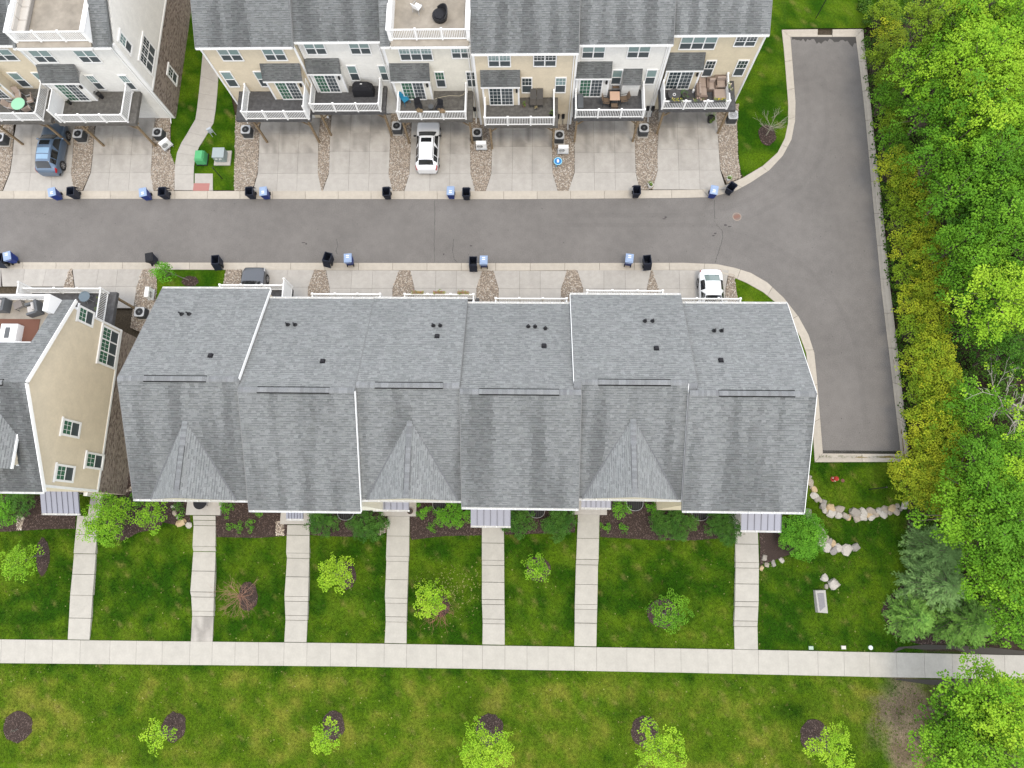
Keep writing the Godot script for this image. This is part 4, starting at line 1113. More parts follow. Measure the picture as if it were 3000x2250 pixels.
# a three-storey townhouse seen from the street side (its rear faces south)
func townhouse(d: Dictionary) -> Node3D:
	var root := thing("townhouse", d.label, "house", Vector3.ZERO, 0.0, "townhouses in the northern rows")
	var x0: float = d.x0
	var x1: float = d.x1
	var w: float = d.w
	var wall: Material = d.mat
	var floor_y: float = 3.63
	var core := MB.new()
	var zn: float = d.eave - 14.0
	var zr: float = d.eave - 7.0
	core.box(Vector3(x0 + 0.02, -0.1, zn + 0.4), Vector3(x1 - 0.02, EAVE - 0.2, w - 0.005))
	var yr := EAVE + PITCH * 7.0
	for x in [x0 + 0.03, x1 - 0.03]:
		core.face(Vector3(x, EAVE - 0.2, zn + 0.1), Vector3(x, EAVE - 0.2, w), Vector3(x, yr - 0.25, zr), Vector3(x, yr - 0.25, zr), Vector3(x - (x0 + x1) * 0.5, 0, 0))
	obj("wall_core", core, wall, root)
	var sd := MB.new()
	siding(sd, Vector3(x0, 0, w), Vector3.RIGHT, Vector3.BACK, 0.1, EAVE - 0.12, func(_y): return Vector2(0.02, x1 - x0 - 0.02))
	obj("wall", sd, wall, root)
	for x in [x0 + 0.02, x1 - 0.18]:
		obj("corner_board", boxm(Vector3(x, 0.1, w), Vector3(x + 0.16, EAVE - 0.12, w + 0.05)), M.trim, root)
	obj("soffit", boxm(Vector3(x0 + 0.01, EAVE - 0.2, w - 0.01), Vector3(x1 - 0.01, EAVE - 0.17, d.eave - 0.01)), M.white, root)
	obj("fascia", boxm(Vector3(x0 + 0.01, EAVE - 0.19, d.eave - 0.03), Vector3(x1 - 0.01, EAVE - 0.015, d.eave + 0.002)), M.white, root)
	# roof
	var terrace: Array = d.get("terrace", [])
	if terrace.is_empty():
		gable_roof(root, x0, x1, zn, d.eave, 0.0, 5.2, d.get("tone", 0.9), 0.33)
		gutter(root, x0 + 0.02, x1 - 0.02, EAVE - 0.01, d.eave + 0.004, 1.0)
	else:
		roof_terrace(root, d, zn, zr, yr)
	# windows
	for q in d.win:
		window(root, Vector3((q[0] + q[1]) * 0.5, q[2], w + 0.04), 0.0, q[1] - q[0], q[3] - q[2], q[4], M[q[5]], q[6], 0.075)
	# bay with a small roof over the patio door
	var b: Array = d.bay
	var bay := part("bay", root)
	var bw := MB.new()
	var bz: float = b[2]
	bw.box(Vector3(b[0] + 0.08, floor_y - 0.1, w - 0.05), Vector3(b[1] - 0.08, floor_y + 2.35, bz - 0.004))
	obj("bay_wall", bw, wall, bay)
	var bs := MB.new()
	siding(bs, Vector3(b[0] + 0.08, 0, bz), Vector3.RIGHT, Vector3.BACK, floor_y, floor_y + 2.3, func(_y): return Vector2(0.0, b[1] - b[0] - 0.16))
	obj("bay_siding", bs, wall, bay)
	for x in [b[0] + 0.07, b[1] - 0.21]:
		obj("corner_board", boxm(Vector3(x, floor_y, bz), Vector3(x + 0.14, floor_y + 2.3, bz + 0.05)), M.trim, bay)
	var ry0: float = 6.00
	var ry1: float = 6.89
	var rf := bz + 0.2
	var rs := MB.new()
	rs.col = Color(0.2, 0.2, 0.2)
	rs.hexa([Vector3(b[0], ry0 - 0.12, rf), Vector3(b[1], ry0 - 0.12, rf), Vector3(b[1], ry1 - 0.12, w + 0.01), Vector3(b[0], ry1 - 0.12, w + 0.01)], [Vector3(b[0], ry0, rf), Vector3(b[1], ry0, rf), Vector3(b[1], ry1, w + 0.01), Vector3(b[0], ry1, w + 0.01)])
	obj("bay_roof", rs, M.tint, bay)
	var bsh := MB.new()
	var up := Vector3(0, ry1 - ry0, w - rf)
	shingles(bsh, Vector3(b[0], ry0 + 0.004, rf), Vector3.RIGHT, up.normalized(), Vector3(0, -up.z, up.y).normalized(), up.length(), func(_t): return Vector2(0, b[1] - b[0]), 0.62, 0.2)
	obj("shingles", bsh, M.shingle, bay, Vector3.ZERO, "stuff")
	obj("bay_fascia", boxm(Vector3(b[0], ry0 - 0.15, rf), Vector3(b[1], ry0 - 0.02, rf + 0.03)), M.white, bay)
	var sl: Array = d.slider
	var door := window(root, Vector3((sl[0] + sl[1]) * 0.5, floor_y + 0.06, bz + 0.04), 0.0, sl[1] - sl[0], 2.0, 2, M[d.get("glass", "greenpane")], true, 0.08, true)
	door.name = "patio_door"
	var lx: float = sl[1] + 0.3 if sl[1] + 0.5 < b[1] else sl[0] - 0.3
	var lamp := MB.new()
	lamp.box(Vector3(lx - 0.07, floor_y + 1.62, bz + 0.03), Vector3(lx + 0.07, floor_y + 1.9, bz + 0.16))
	obj("wall_lamp", lamp, M.black, root)
	# garage door under the deck
	var gd := part("garage_door", root)
	for i in 4:
		obj("panel", boxm(Vector3((x0 + x1) * 0.5 - 2.4, 0.12 + i * 0.55, w + 0.01), Vector3((x0 + x1) * 0.5 + 2.4, 0.655 + i * 0.55, w + 0.045)), M.ivory, gd)
	# deck
	var k: Array = d.deck
	var dk := deck(root, k[0], k[1], w + 0.03, k[2], floor_y, [], M[d.get("boards", "deck")], d.posts)
	var r: Array = d.rail     # x left, x right, z, left is open, right is open
	var pts := []
	if r[3]: pts.append(Vector3(r[0], 0, w + 0.1))
	pts.append(Vector3(r[0], 0, r[2])); pts.append(Vector3(r[1], 0, r[2]))
	if r[4]: pts.append(Vector3(r[1], 0, w + 0.1))
	var posts := []
	for i in 4: posts.append(Vector3(lerpf(r[0], r[1], i / 3.0), 0, r[2]))
	if r[3]: posts.append(Vector3(r[0], 0, w + 0.12))
	if r[4]: posts.append(Vector3(r[1], 0, w + 0.12))
	railing(root, pts, floor_y, posts)
	for s in d.get("screens", []): privacy_screen(root, s[0], s[1], s[2], floor_y, s[3])
	var ds := MB.new()
	var dx: float = d.get("spout", x1 - 0.3)
	ds.tube([Vector3(dx, EAVE - 0.12, d.eave + 0.02), Vector3(dx, EAVE - 0.5, w + 0.06), Vector3(dx, 0.35, w + 0.06), Vector3(dx, 0.12, w + 0.55)], [0.045, 0.045, 0.045, 0.045], 6)
	obj("downspout", ds, M.white, root)
	return root

func roof_terrace(root: Node, d: Dictionary, zn: float, zr: float, yr: float) -> void:
	var x0: float = d.x0
	var x1: float = d.x1
	var t: Array = d.terrace     # x left, x right, rail z, back z
	var fy: float = 9.12
	var o := part("roof", root)
	var m := MB.new()
	m.col = Color(0.16, 0.165, 0.165)
	var th := Vector3.DOWN * 0.16
	var s := Vector3(0, PITCH, -1).normalized()
	var out := Vector3(0, 1, PITCH).normalized()
	var sh := MB.new()
	for e in [[x0, t[0] - 0.1], [t[1] + 0.1, x1]]:
		if e[1] - e[0] < 0.15: continue
		m.hexa([Vector3(e[0], EAVE, d.eave) + th, Vector3(e[1], EAVE, d.eave) + th, Vector3(e[1], yr, zr) + th, Vector3(e[0], yr, zr) + th], [Vector3(e[0], EAVE, d.eave), Vector3(e[1], EAVE, d.eave), Vector3(e[1], yr, zr), Vector3(e[0], yr, zr)])
		shingles(sh, Vector3(e[0], EAVE + 0.004, d.eave), Vector3.RIGHT, s, out, 5.5, func(_t): return Vector2(0.02, e[1] - e[0] - 0.01), d.get("tone", 0.9), 0.33)
		gutter(root, e[0] + 0.02, e[1], EAVE - 0.01, d.eave + 0.004, 1.0)
	m.hexa([Vector3(x0, EAVE, zn) + th, Vector3(x1, EAVE, zn) + th, Vector3(x1, yr, zr) + th, Vector3(x0, yr, zr) + th], [Vector3(x0, EAVE, zn), Vector3(x1, EAVE, zn), Vector3(x1, yr, zr), Vector3(x0, yr, zr)])
	obj("deck", m, M.tint, o)
	obj("shingles", sh, M.shingle, o, Vector3.ZERO, "stuff")
	var ter := part("terrace", root)
	var f := MB.new()
	f.box(Vector3(t[0], EAVE - 0.16, t[3]), Vector3(t[1], fy, d.eave - 0.25))
	f.hexa([Vector3(t[0], EAVE - 0.1, d.eave - 0.25), Vector3(t[1], EAVE - 0.1, d.eave - 0.25), Vector3(t[1], EAVE - 0.1, d.eave), Vector3(t[0], EAVE - 0.1, d.eave)], [Vector3(t[0], fy, d.eave - 0.25), Vector3(t[1], fy, d.eave - 0.25), Vector3(t[1], EAVE + 0.03, d.eave), Vector3(t[0], EAVE + 0.03, d.eave)])
	obj("floor", f, M.membrane, ter)
	gutter(root, t[0] - 0.05, t[1] + 0.05, EAVE - 0.03, d.eave + 0.004, 1.0)
	for x in [t[0], t[1]]:
		var pm := MB.new()
		pm.box(Vector3(x - 0.13, EAVE - 0.1, t[3]), Vector3(x + 0.13, fy + 1.05, t[2] + 0.1))
		pm.box(Vector3(x - 0.17, fy + 1.05, t[3]), Vector3(x + 0.17, fy + 1.11, t[2] + 0.14))
		obj("parapet", pm, M.white, ter)
	obj("back_wall", boxm(Vector3(t[0], EAVE - 0.2, t[3] - 0.2), Vector3(t[1], yr - 0.3, t[3])), d.mat, ter)
	var posts := []
	for i in range(1, 3): posts.append(Vector3(lerpf(t[0], t[1], i / 3.0), 0, t[2]))
	railing(root, [Vector3(t[0] + 0.1, 0, t[2]), Vector3(t[1] - 0.1, 0, t[2])], fy, posts)

# a house of the middle row: seen from above, its street side faces north
func row_house(d: Dictionary) -> Node3D:
	var root := thing("townhouse", d.label, "house", Vector3.ZERO, 0.0, "townhouses in the middle row")
	var x0: float = d.x0
	var x1: float = d.x1
	var zn: float = d.zn
	var zs: float = d.zs
	var zr := (zn + zs) * 0.5
	var yr := EAVE + PITCH * (zs - zn) * 0.5
	var wn := zn + 0.36
	var ws := zs - 0.36
	var core := MB.new()
	core.box(Vector3(x0 + 0.02, -0.4, wn), Vector3(x1 - 0.02, EAVE - 0.18, ws))
	obj("wall_core", core, d.mat, root)
	var sd := MB.new()
	for e in [[wn, Vector3.FORWARD], [ws, Vector3.BACK]]:
		siding(sd, Vector3(x0, 0, e[0]), Vector3.RIGHT, e[1], 0.2, EAVE - 0.18, func(_y): return Vector2(0.02, x1 - x0 - 0.02))
	for e in [[x0 + 0.02, Vector3.LEFT], [x1 - 0.02, Vector3.RIGHT]]:
		if d.get("end", 0.0) * e[1].x > 0.0 or e[1].x == 0.0:
			siding(sd, Vector3(e[0], 0, wn), Vector3.BACK, e[1], 0.2, yr - 0.2, func(y): return Vector2(maxf(0.0, (y - EAVE + 0.18) / PITCH), ws - wn - maxf(0.0, (y - EAVE + 0.18) / PITCH)))
		else:
			sd.face(Vector3(e[0], EAVE - 0.2, zn + 0.1), Vector3(e[0], EAVE - 0.2, zs - 0.1), Vector3(e[0], yr - 0.18, zr), Vector3(e[0], yr - 0.18, zr), e[1])
	obj("wall", sd, d.mat, root)
	for z in [[wn, zn], [zs, ws]]:
		obj("soffit", boxm(Vector3(x0 + 0.01, EAVE - 0.2, minf(z[0], z[1])), Vector3(x1 - 0.01, EAVE - 0.17, maxf(z[0], z[1]))), M.white, root)
	var roof := gable_roof(root, x0, x1, zn, zs, 99.0, 99.0, d.get("tone", 1.0), 0.3, d.get("nx", Vector2.ZERO), d.get("rakes", ""))
	var nx: Vector2 = d.get("nx", Vector2(x0, x1))
	gutter(root, nx.x + 0.02, nx.y - 0.02, EAVE - 0.01, zn - 0.004, -1.0)
	gutter(root, x0 + 0.02, x1 - 0.02, EAVE - 0.01, zs + 0.004, 1.0)
	if d.has("ridge"): ridge_vent(root, d.ridge[0], d.ridge[1], yr, zr)
	if d.has("dormer"):
		var g: Array = d.dormer       # x of its ridge, half width, height of its ridge
		var hy: float = g[2]
		var zb := zs - (hy - EAVE) / PITCH
		var o := part("cross_gable", root)
		var m := MB.new()
		var sh := MB.new()
		var zf := zs + 0.02
		for s in [-1.0, 1.0]:
			var base := Vector3(g[0] + g[1] * s, EAVE + 0.02, zf)
			var top := Vector3(g[0], hy, zf)
			var back := Vector3(g[0], hy, zb)
			m.col = Color(0.17, 0.175, 0.175)
			m.face(base, top, back, back, Vector3(s, 1, 0))
			var up := (top - base)
			var L := up.length()
			var nrm := Vector3(up.y * s, absf(up.x), 0).normalized()
			var vl := MB.new()
			vl.col = Color(0.13, 0.135, 0.14)  # dark strip paints the crease shade where the two slopes meet
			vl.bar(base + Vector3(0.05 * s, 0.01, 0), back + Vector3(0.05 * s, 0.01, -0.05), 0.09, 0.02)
			obj("valley_shade", vl, M.tint, o)
			shingles(sh, base + nrm * 0.005, Vector3.FORWARD, up.normalized(), nrm, L, func(t): return Vector2(0, (zf - zb) * t / L), d.get("tone", 1.0) * 1.02, 0.0)
		m.col = Color(0.55, 0.5, 0.4)
		m.face(Vector3(g[0] - g[1], EAVE, zf - 0.02), Vector3(g[0] + g[1], EAVE, zf - 0.02), Vector3(g[0], hy - 0.02, zf - 0.02), Vector3(g[0], hy - 0.02, zf - 0.02), Vector3.BACK)
		obj("gable", m, M.tint, o)
		obj("shingles", sh, M.shingle, o, Vector3.ZERO, "stuff")
		var cap := MB.new()
		var z := zb + 0.1
		while z < zf - 0.02:
			var w := minf(0.16, zf - z)
			var f := R.randf_range(0.22, 0.3)
			cap.col = Color(f * 0.97, f, f * 1.02)
			for s in [-1.0, 1.0]:
				cap.face(Vector3(g[0], hy + 0.035, z), Vector3(g[0], hy + 0.03, z + w), Vector3(g[0] + 0.17 * s, hy - 0.07, z + w), Vector3(g[0] + 0.17 * s, hy - 0.06, z), Vector3.UP)
			z += w
		obj("ridge_cap", cap, M.shingle, o)
		for s in [-1.0, 1.0]:
			var vent := MB.new()
			vent.col = Color(0.09, 0.09, 0.09)
			vent.box(Vector3(g[0] + 0.165 * s - 0.012, hy - 0.09, zb + 1.6), Vector3(g[0] + 0.165 * s + 0.012, hy - 0.045, zf - 0.5))
			obj("ridge_vent_edge", vent, M.tint, o)
	for p in d.pipes:
		var v := part("vent_pipe", root)
		v.position = Vector3(p[0], EAVE + PITCH * (p[1] - zn), p[1])
		var t := MB.new()
		t.tube([Vector3(0, -0.1, 0), Vector3(0, 0.42, 0)], [0.055, 0.055], 8)
		obj("pipe", t, M.black, v)
		var bt := MB.new()
		bt.lathe([Vector2(0.15, -0.06), Vector2(0.13, 0.08), Vector2(0.065, 0.17)], Vector3.ZERO, 10)
		bt.box(Vector3(-0.19, -0.03, -0.03), Vector3(0.19, 0.0, 0.0))
		obj("boot", bt, M.black, v)
	for p in d.get("vents", []):
		var v := part("roof_vent", root)
		v.position = Vector3(p[0], EAVE + PITCH * (p[1] - zn), p[1])
		v.rotation.x = -atan(PITCH)
		var t := MB.new()
		t.cbox(Vector3(-0.12, 0.0, -0.12), Vector3(0.12, 0.17, 0.12), 0.04)
		obj("hood", t, M.blackmatte, v)
		obj("flange", boxm(Vector3(-0.16, 0.005, -0.16), Vector3(0.16, 0.02, 0.16)), M.blackmatte, v)
	# porch at the front
	var pr: Array = d.get("porch_roof", [])    # x0, x1, front z
	if pr.size():
		var o := part("porch_roof", root)
		var y0 := 2.72
		var y1: float = 2.72 + 0.3 * (pr[2] - ws)
		var k := 6
		for i in k:
			var a := lerpf(pr[0], pr[1], float(i) / k)
			var b := lerpf(pr[0], pr[1], (i + 1.0) / k)
			var m := MB.new()
			m.hexa([Vector3(a, y0 - 0.06, pr[2]), Vector3(b - 0.004, y0 - 0.06, pr[2]), Vector3(b - 0.004, y1 - 0.06, ws), Vector3(a, y1 - 0.06, ws)], [Vector3(a, y0, pr[2]), Vector3(b - 0.004, y0, pr[2]), Vector3(b - 0.004, y1, ws), Vector3(a, y1, ws)])
			m.col = Color(0.4, 0.4, 0.42)
			m.hexa([Vector3(b - 0.035, y0, pr[2]), Vector3(b, y0, pr[2]), Vector3(b, y1, ws), Vector3(b - 0.035, y1, ws)], [Vector3(b - 0.03, y0 + 0.045, pr[2]), Vector3(b - 0.005, y0 + 0.045, pr[2]), Vector3(b - 0.005, y1 + 0.045, ws), Vector3(b - 0.03, y1 + 0.045, ws)])
			obj("panel", m, M.seam, o)
		gutter(o, pr[0], pr[1], y0 - 0.02, pr[2] + 0.004, 1.0)
		for x in [pr[0] + 0.15, pr[1] - 0.15]:
			obj("bracket", boxm(Vector3(x - 0.06, y0 - 0.2, ws), Vector3(x + 0.06, y0 - 0.06, pr[2] - 0.1)), M.white, o)
	var sb: Array = d.get("slab", [])      # x0, x1, z1
	if sb.size():
		obj("porch_slab", boxm(Vector3(sb[0], -0.35, ws - 0.1), Vector3(sb[1], 0.2, sb[2])), M.concrete, root)
		var dx: float = (sb[0] + sb[1]) * 0.5
		var fd := part("front_door", root)
		obj("leaf", boxm(Vector3(dx - 0.46, 0.22, ws + 0.02), Vector3(dx + 0.46, 2.3, ws + 0.06)), M.darkmetal, fd)
		obj("frame", boxm(Vector3(dx - 0.58, 0.22, ws), Vector3(dx + 0.58, 2.42, ws + 0.03)), M.trim, fd)
	if d.has("well"):
		var wl := part("window_well", root)
		var m := MB.new()
		var pts := []
		for i in 13:
			var a := PI * i / 12.0
			pts.append(Vector2(d.well[0] + 0.62 * cos(a), ws + 0.75 * pow(sin(a), 0.6)))
		for i in 12:
			var p: Vector2 = pts[i]
			var q: Vector2 = pts[i + 1]
			m.hexa([Vector3(p.x, -0.05, p.y), Vector3(q.x, -0.05, q.y), Vector3(q.x * 0.97 + d.well[0] * 0.03, -0.05, q.y - 0.02), Vector3(p.x * 0.97 + d.well[0] * 0.03, -0.05, p.y - 0.02)], [Vector3(p.x, 0.16, p.y), Vector3(q.x, 0.16, q.y), Vector3(q.x * 0.97 + d.well[0] * 0.03, 0.16, q.y - 0.02), Vector3(p.x * 0.97 + d.well[0] * 0.03, 0.16, p.y - 0.02)])
		obj("rim", m, M.metal, wl)
		var pit := MB.new()
		var pp := PackedVector2Array(pts)
		pit.poly(pp, 0.03)
		obj("grate_floor", pit, M.rubber, wl)
		var gr := MB.new()
		for i in 9:
			var x: float = d.well[0] - 0.55 + i * 0.1375
			var dz := 0.75 * pow(maxf(0.0, 1.0 - pow((x - d.well[0]) / 0.62, 2.0)), 0.35)
			gr.bar(Vector3(x, 0.13, ws), Vector3(x, 0.13, ws + dz - 0.02), 0.014, 0.014)
		obj("grate", gr, M.darkmetal, wl)
	if d.has("rail"):
		var r: Array = d.rail
		var fy: float = 3.63
		deck(root, r[0] - 0.3, r[1] + 0.3, wn - 0.03, r[2] - 0.06, fy, [], M.deckgrey, [r[0] + 0.1, r[1] - 0.1])
		var posts := []
		for i in 4: posts.append(Vector3(lerpf(r[0], r[1], i / 3.0), 0, r[2]))
		railing(root, [Vector3(r[0], 0, wn - 0.1), Vector3(r[0], 0, r[2]), Vector3(r[1], 0, r[2]), Vector3(r[1], 0, wn - 0.1)], fy, posts)
		for s in d.get("screens", []): privacy_screen(root, s[0], s[1], s[2], fy, s[3])
	return root

func side_windows(root: Node, x: float, list: Array) -> void:   # on a wall that faces east: z from, z to, y from, y to, columns, glass
	for q in list:
		window(root, Vector3(x + 0.042, q[2], (q[0] + q[1]) * 0.5), PI / 2, q[1] - q[0], q[3] - q[2], q[4], M[q[5]], true, 0.14)

func end_wall(root: Node, x: float, zn: float, zs: float, peak_z: float, brick_top: float, wall: Material, back := 0.0) -> void:
	# brick below, a white band, lap siding up to the rakes
	var br := MB.new()
	bricks(br, Vector3(x, 0, zs), Vector3.FORWARD, Vector3.RIGHT, zs - zn, -0.1, brick_top)
	obj("brick_veneer", br, M.brick, root, Vector3.ZERO, "stuff")
	var half := (zs - zn) * 0.5
	var sd := MB.new()
	var top := EAVE - 0.18 + PITCH * half
	siding(sd, Vector3(x, 0, zn), Vector3.BACK, Vector3.RIGHT, brick_top + 0.16, top, func(y): return Vector2(maxf(0.0, (y - EAVE + 0.18) / PITCH), zs - zn - maxf(0.0, (y - EAVE + 0.18) / PITCH)))
	obj("side_wall", sd, wall, root)
	obj("band", boxm(Vector3(x - 0.02, brick_top, zn - 0.02), Vector3(x + 0.065, brick_top + 0.17, zs + 0.02)), M.trim, root)
	for z in [zn - 0.02, zs - 0.14]:
		obj("corner_board", boxm(Vector3(x - 0.1, brick_top + 0.17, z), Vector3(x + 0.05, EAVE - 0.15, z + 0.16)), M.trim, root)


# ---- plants ----
var leaf_meshes := {}
func leaf_cluster(kind: String) -> Mesh:
	if leaf_meshes.has(kind): return leaf_meshes[kind]
	var m := MB.new()
	var r := RandomNumberGenerator.new()
	r.seed = kind.hash()
	if kind == "broad":
		for i in 7:
			var a := TAU * i / 7.0 + r.randf_range(-0.4, 0.4)
			var d := Vector3(cos(a), r.randf_range(-0.35, 0.55), sin(a)).normalized()
			var s := d.cross(Vector3.UP).normalized() * 0.26
			var c := d * r.randf_range(0.25, 0.5)
			var tip := c + d * 0.62 + Vector3.DOWN * r.randf_range(0.0, 0.25)
			var mid := c + d * 0.3 + Vector3.UP * 0.09
			var lift := Vector3.UP * r.randf_range(-0.15, 0.25)
			m.tri(c + lift, mid - s + lift, tip + lift); m.tri(c + lift, tip + lift, mid + s + lift)
	elif kind == "fine":
		for i in 9:
			var a := TAU * i / 9.0 + r.randf_range(-0.4, 0.4)
			var d := Vector3(cos(a), r.randf_range(-0.5, 0.9), sin(a)).normalized()
			var s := d.cross(Vector3.UP).normalized() * 0.13
			var c := d * r.randf_range(0.1, 0.6)
			m.tri(c - s * 0.6, c + s * 0.6, c + d * 0.5 + Vector3.UP * 0.05)
			m.tri(c + d * 0.15 - s, c + d * 0.2 + s, c + d * 0.42)
	elif kind == "spray":     # a flat conifer twig
		for i in 5:
			var z := i * 0.2
			for sg in [-1.0, 1.0]:
				m.tri(Vector3(0, 0, z - 0.05), Vector3(0, 0.02, z + 0.08), Vector3(0.42 * sg * (1.0 - z * 0.6), 0.03 + 0.06 * sg, z + 0.3))
		m.tri(Vector3(-0.05, 0.03, 0), Vector3(0.05, 0.03, 0), Vector3(0, 0.0, 1.3))
	leaf_meshes[kind] = m.mesh()
	return leaf_meshes[kind]

# leaf clusters on the outer side of uneven lobes; lobes: [centre, radius]
func leaves(parent: Node, called: String, lobes: Array, dense: float, size: float, kind: String, pal: Array, seed_: int) -> void:
	var r := RandomNumberGenerator.new()
	r.seed = seed_
	var xf := []
	var cols := PackedColorArray()
	for l in lobes:
		var c: Vector3 = l[0]
		var rad: float = l[1]
		var tint: float = r.randf()
		var n := int(dense * rad * rad / (size * size))
		for i in n:
			var d := Vector3(r.randfn(), r.randfn() * 0.9 + 0.35, r.randfn()).normalized()
			var f := rad * (0.62 + 0.45 * pow(r.randf(), 0.7))
			if r.randf() < 0.06: f *= 1.25
			var p := c + Vector3(d.x, d.y * 0.8, d.z) * f
			var s := size * r.randf_range(0.65, 1.3)
			var b := Basis.from_euler(Vector3(r.randf_range(-0.6, 0.6), r.randf() * TAU, r.randf_range(-0.6, 0.6)))
			if kind == "spray": b = Basis.looking_at(-(d + Vector3(0, -0.15, 0)).normalized(), Vector3(0.1, 1, 0.05)) * Basis.from_euler(Vector3(0, r.randf_range(-0.5, 0.5), r.randf_range(-0.6, 0.6)))
			xf.append(Transform3D(b.scaled_local(Vector3(s, s, s)), p))
			var t := clampf(tint * 0.65 + r.randf() * 0.35, 0.0, 1.0)
			cols.append(pal[0].lerp(pal[1], t) * r.randf_range(0.86, 1.1))
	scatter(called, parent, leaf_cluster(kind), M.leaf if kind != "spray" else M.needle, xf, cols)

func limbs(parent: Node, base: Vector3, lobes: Array, trunk: float, seed_: int, material: Material, fork := 0.45, called := "trunk") -> void:
	var r := RandomNumberGenerator.new()
	r.seed = seed_
	var m := MB.new()
	var top := Vector3.ZERO
	var peak := 0.0
	for l in lobes:
		top += l[0] / lobes.size(); peak = maxf(peak, l[0].y)
	top.y = peak
	var split := base.lerp(top, fork)
	var mid := base.lerp(top, 0.5 * fork) + Vector3(r.randf_range(-0.1, 0.1), 0, r.randf_range(-0.1, 0.1))
	m.tube([base + Vector3.DOWN * 0.2, base + Vector3.UP * 0.15, mid, split, split.lerp(top, 0.6), top], [trunk * 1.35, trunk, trunk * 0.85, trunk * 0.72, trunk * 0.4, trunk * 0.1], 7)
	for l in lobes:
		var from := split.lerp(top, r.randf_range(-0.15, 0.55))
		var c: Vector3 = l[0]
		var bend := from.lerp(c, 0.5) + Vector3.UP * 0.12 * from.distance_to(c)
		m.tube([from, bend, c + (c - from).normalized() * l[1] * 0.35], [trunk * 0.4, trunk * 0.26, trunk * 0.07], 5)
	obj(called, m, material, parent)

func crown_lobes(c: Vector3, rx: float, ry: float, n: int, lobe: float, seed_: int) -> Array:
	var r := RandomNumberGenerator.new()
	r.seed = seed_
	var out := []
	for i in n:
		var a := i * 2.39996 + r.randf_range(-0.5, 0.5)
		var f := sqrt((i + 0.5) / n)
		var y := sqrt(maxf(0.0, 1.0 - f * f)) * r.randf_range(0.55, 1.0)
		f *= r.randf_range(0.8, 1.18)
		out.append([c + Vector3(cos(a) * f * rx, y * ry + r.randf_range(-0.3, 0.22) * ry, sin(a) * f * rx), lobe * r.randf_range(0.7, 1.3)])
	return out

# a broadleaf tree: at = foot, h = height, rx = crown radius
func tree(called: String, label: String, at: Vector3, h: float, rx: float, pal: Array, seed_: int, group := "", dense := 1.6, size := 0.26, n := 26, lobe_k := 0.3, lean := Vector3.ZERO) -> Node3D:
	var o := thing(called, label, "tree", at, 0.0, group)
	var ry := h * 0.42
	var lobes := crown_lobes(Vector3(0, h - ry - rx * 0.2, 0) + lean, rx * 0.82, ry, n, rx * lobe_k, seed_)
	limbs(o, Vector3.ZERO, lobes, 0.03 + h * 0.014, seed_, M.bark)
	leaves(o, "crown", lobes, dense, size, "broad", pal, seed_)
	return o

func sapling(label: String, at: Vector3, crown: Vector3, rx: float, ry: float, pal: Array, seed_: int, group: String, n := 12, dense := 1.9, size := 0.19, lobe_k := 0.36) -> Node3D:
	var o := thing("young_tree", label, "tree", at, 0.0, group)
	var lobes := crown_lobes(crown - at - Vector3(0, ry * 0.6, 0), rx * 0.85, ry, n, rx * lobe_k, seed_)
	limbs(o, Vector3.ZERO, lobes, 0.045, seed_, M.greybark, 0.5)
	leaves(o, "crown", lobes, dense, size, "broad", pal, seed_)
	return o

func shrub(label: String, at: Vector3, rx: float, h: float, rz: float, pal: Array, seed_: int, kind := "broad", size := 0.13, dense := 1.5, group := "", called := "shrub") -> Node3D:
	var o := thing(called, label, "shrub", at, 0.0, group)
	var lobes := []
	var r := RandomNumberGenerator.new()
	r.seed = seed_
	var n := maxi(5, int(rx * rz * (11.0 if rx < 1.35 else 17.0)))
	for i in n:
		var a := i * 2.39996 + r.randf()
		var f := sqrt((i + 0.3) / n) * 0.8
		lobes.append([Vector3(cos(a) * f * rx, h * (0.35 + 0.4 * sqrt(1.0 - f * f)) * (1.0 if rx < 1.35 else r.randf_range(0.75, 1.2)), sin(a) * f * rz), minf(rx, rz) * (r.randf_range(0.34, 0.5) if rx < 1.35 else r.randf_range(0.2, 0.36))])
	var m := MB.new()
	for l in lobes: m.tube([Vector3(0, -0.05, 0), Vector3(l[0].x * 0.5, l[0].y * 0.6, l[0].z * 0.5), l[0]], [0.022, 0.016, 0.007], 4)
	obj("stems", m, M.bark, o)
	leaves(o, "foliage", lobes, dense, size, kind, pal, seed_)
	return o

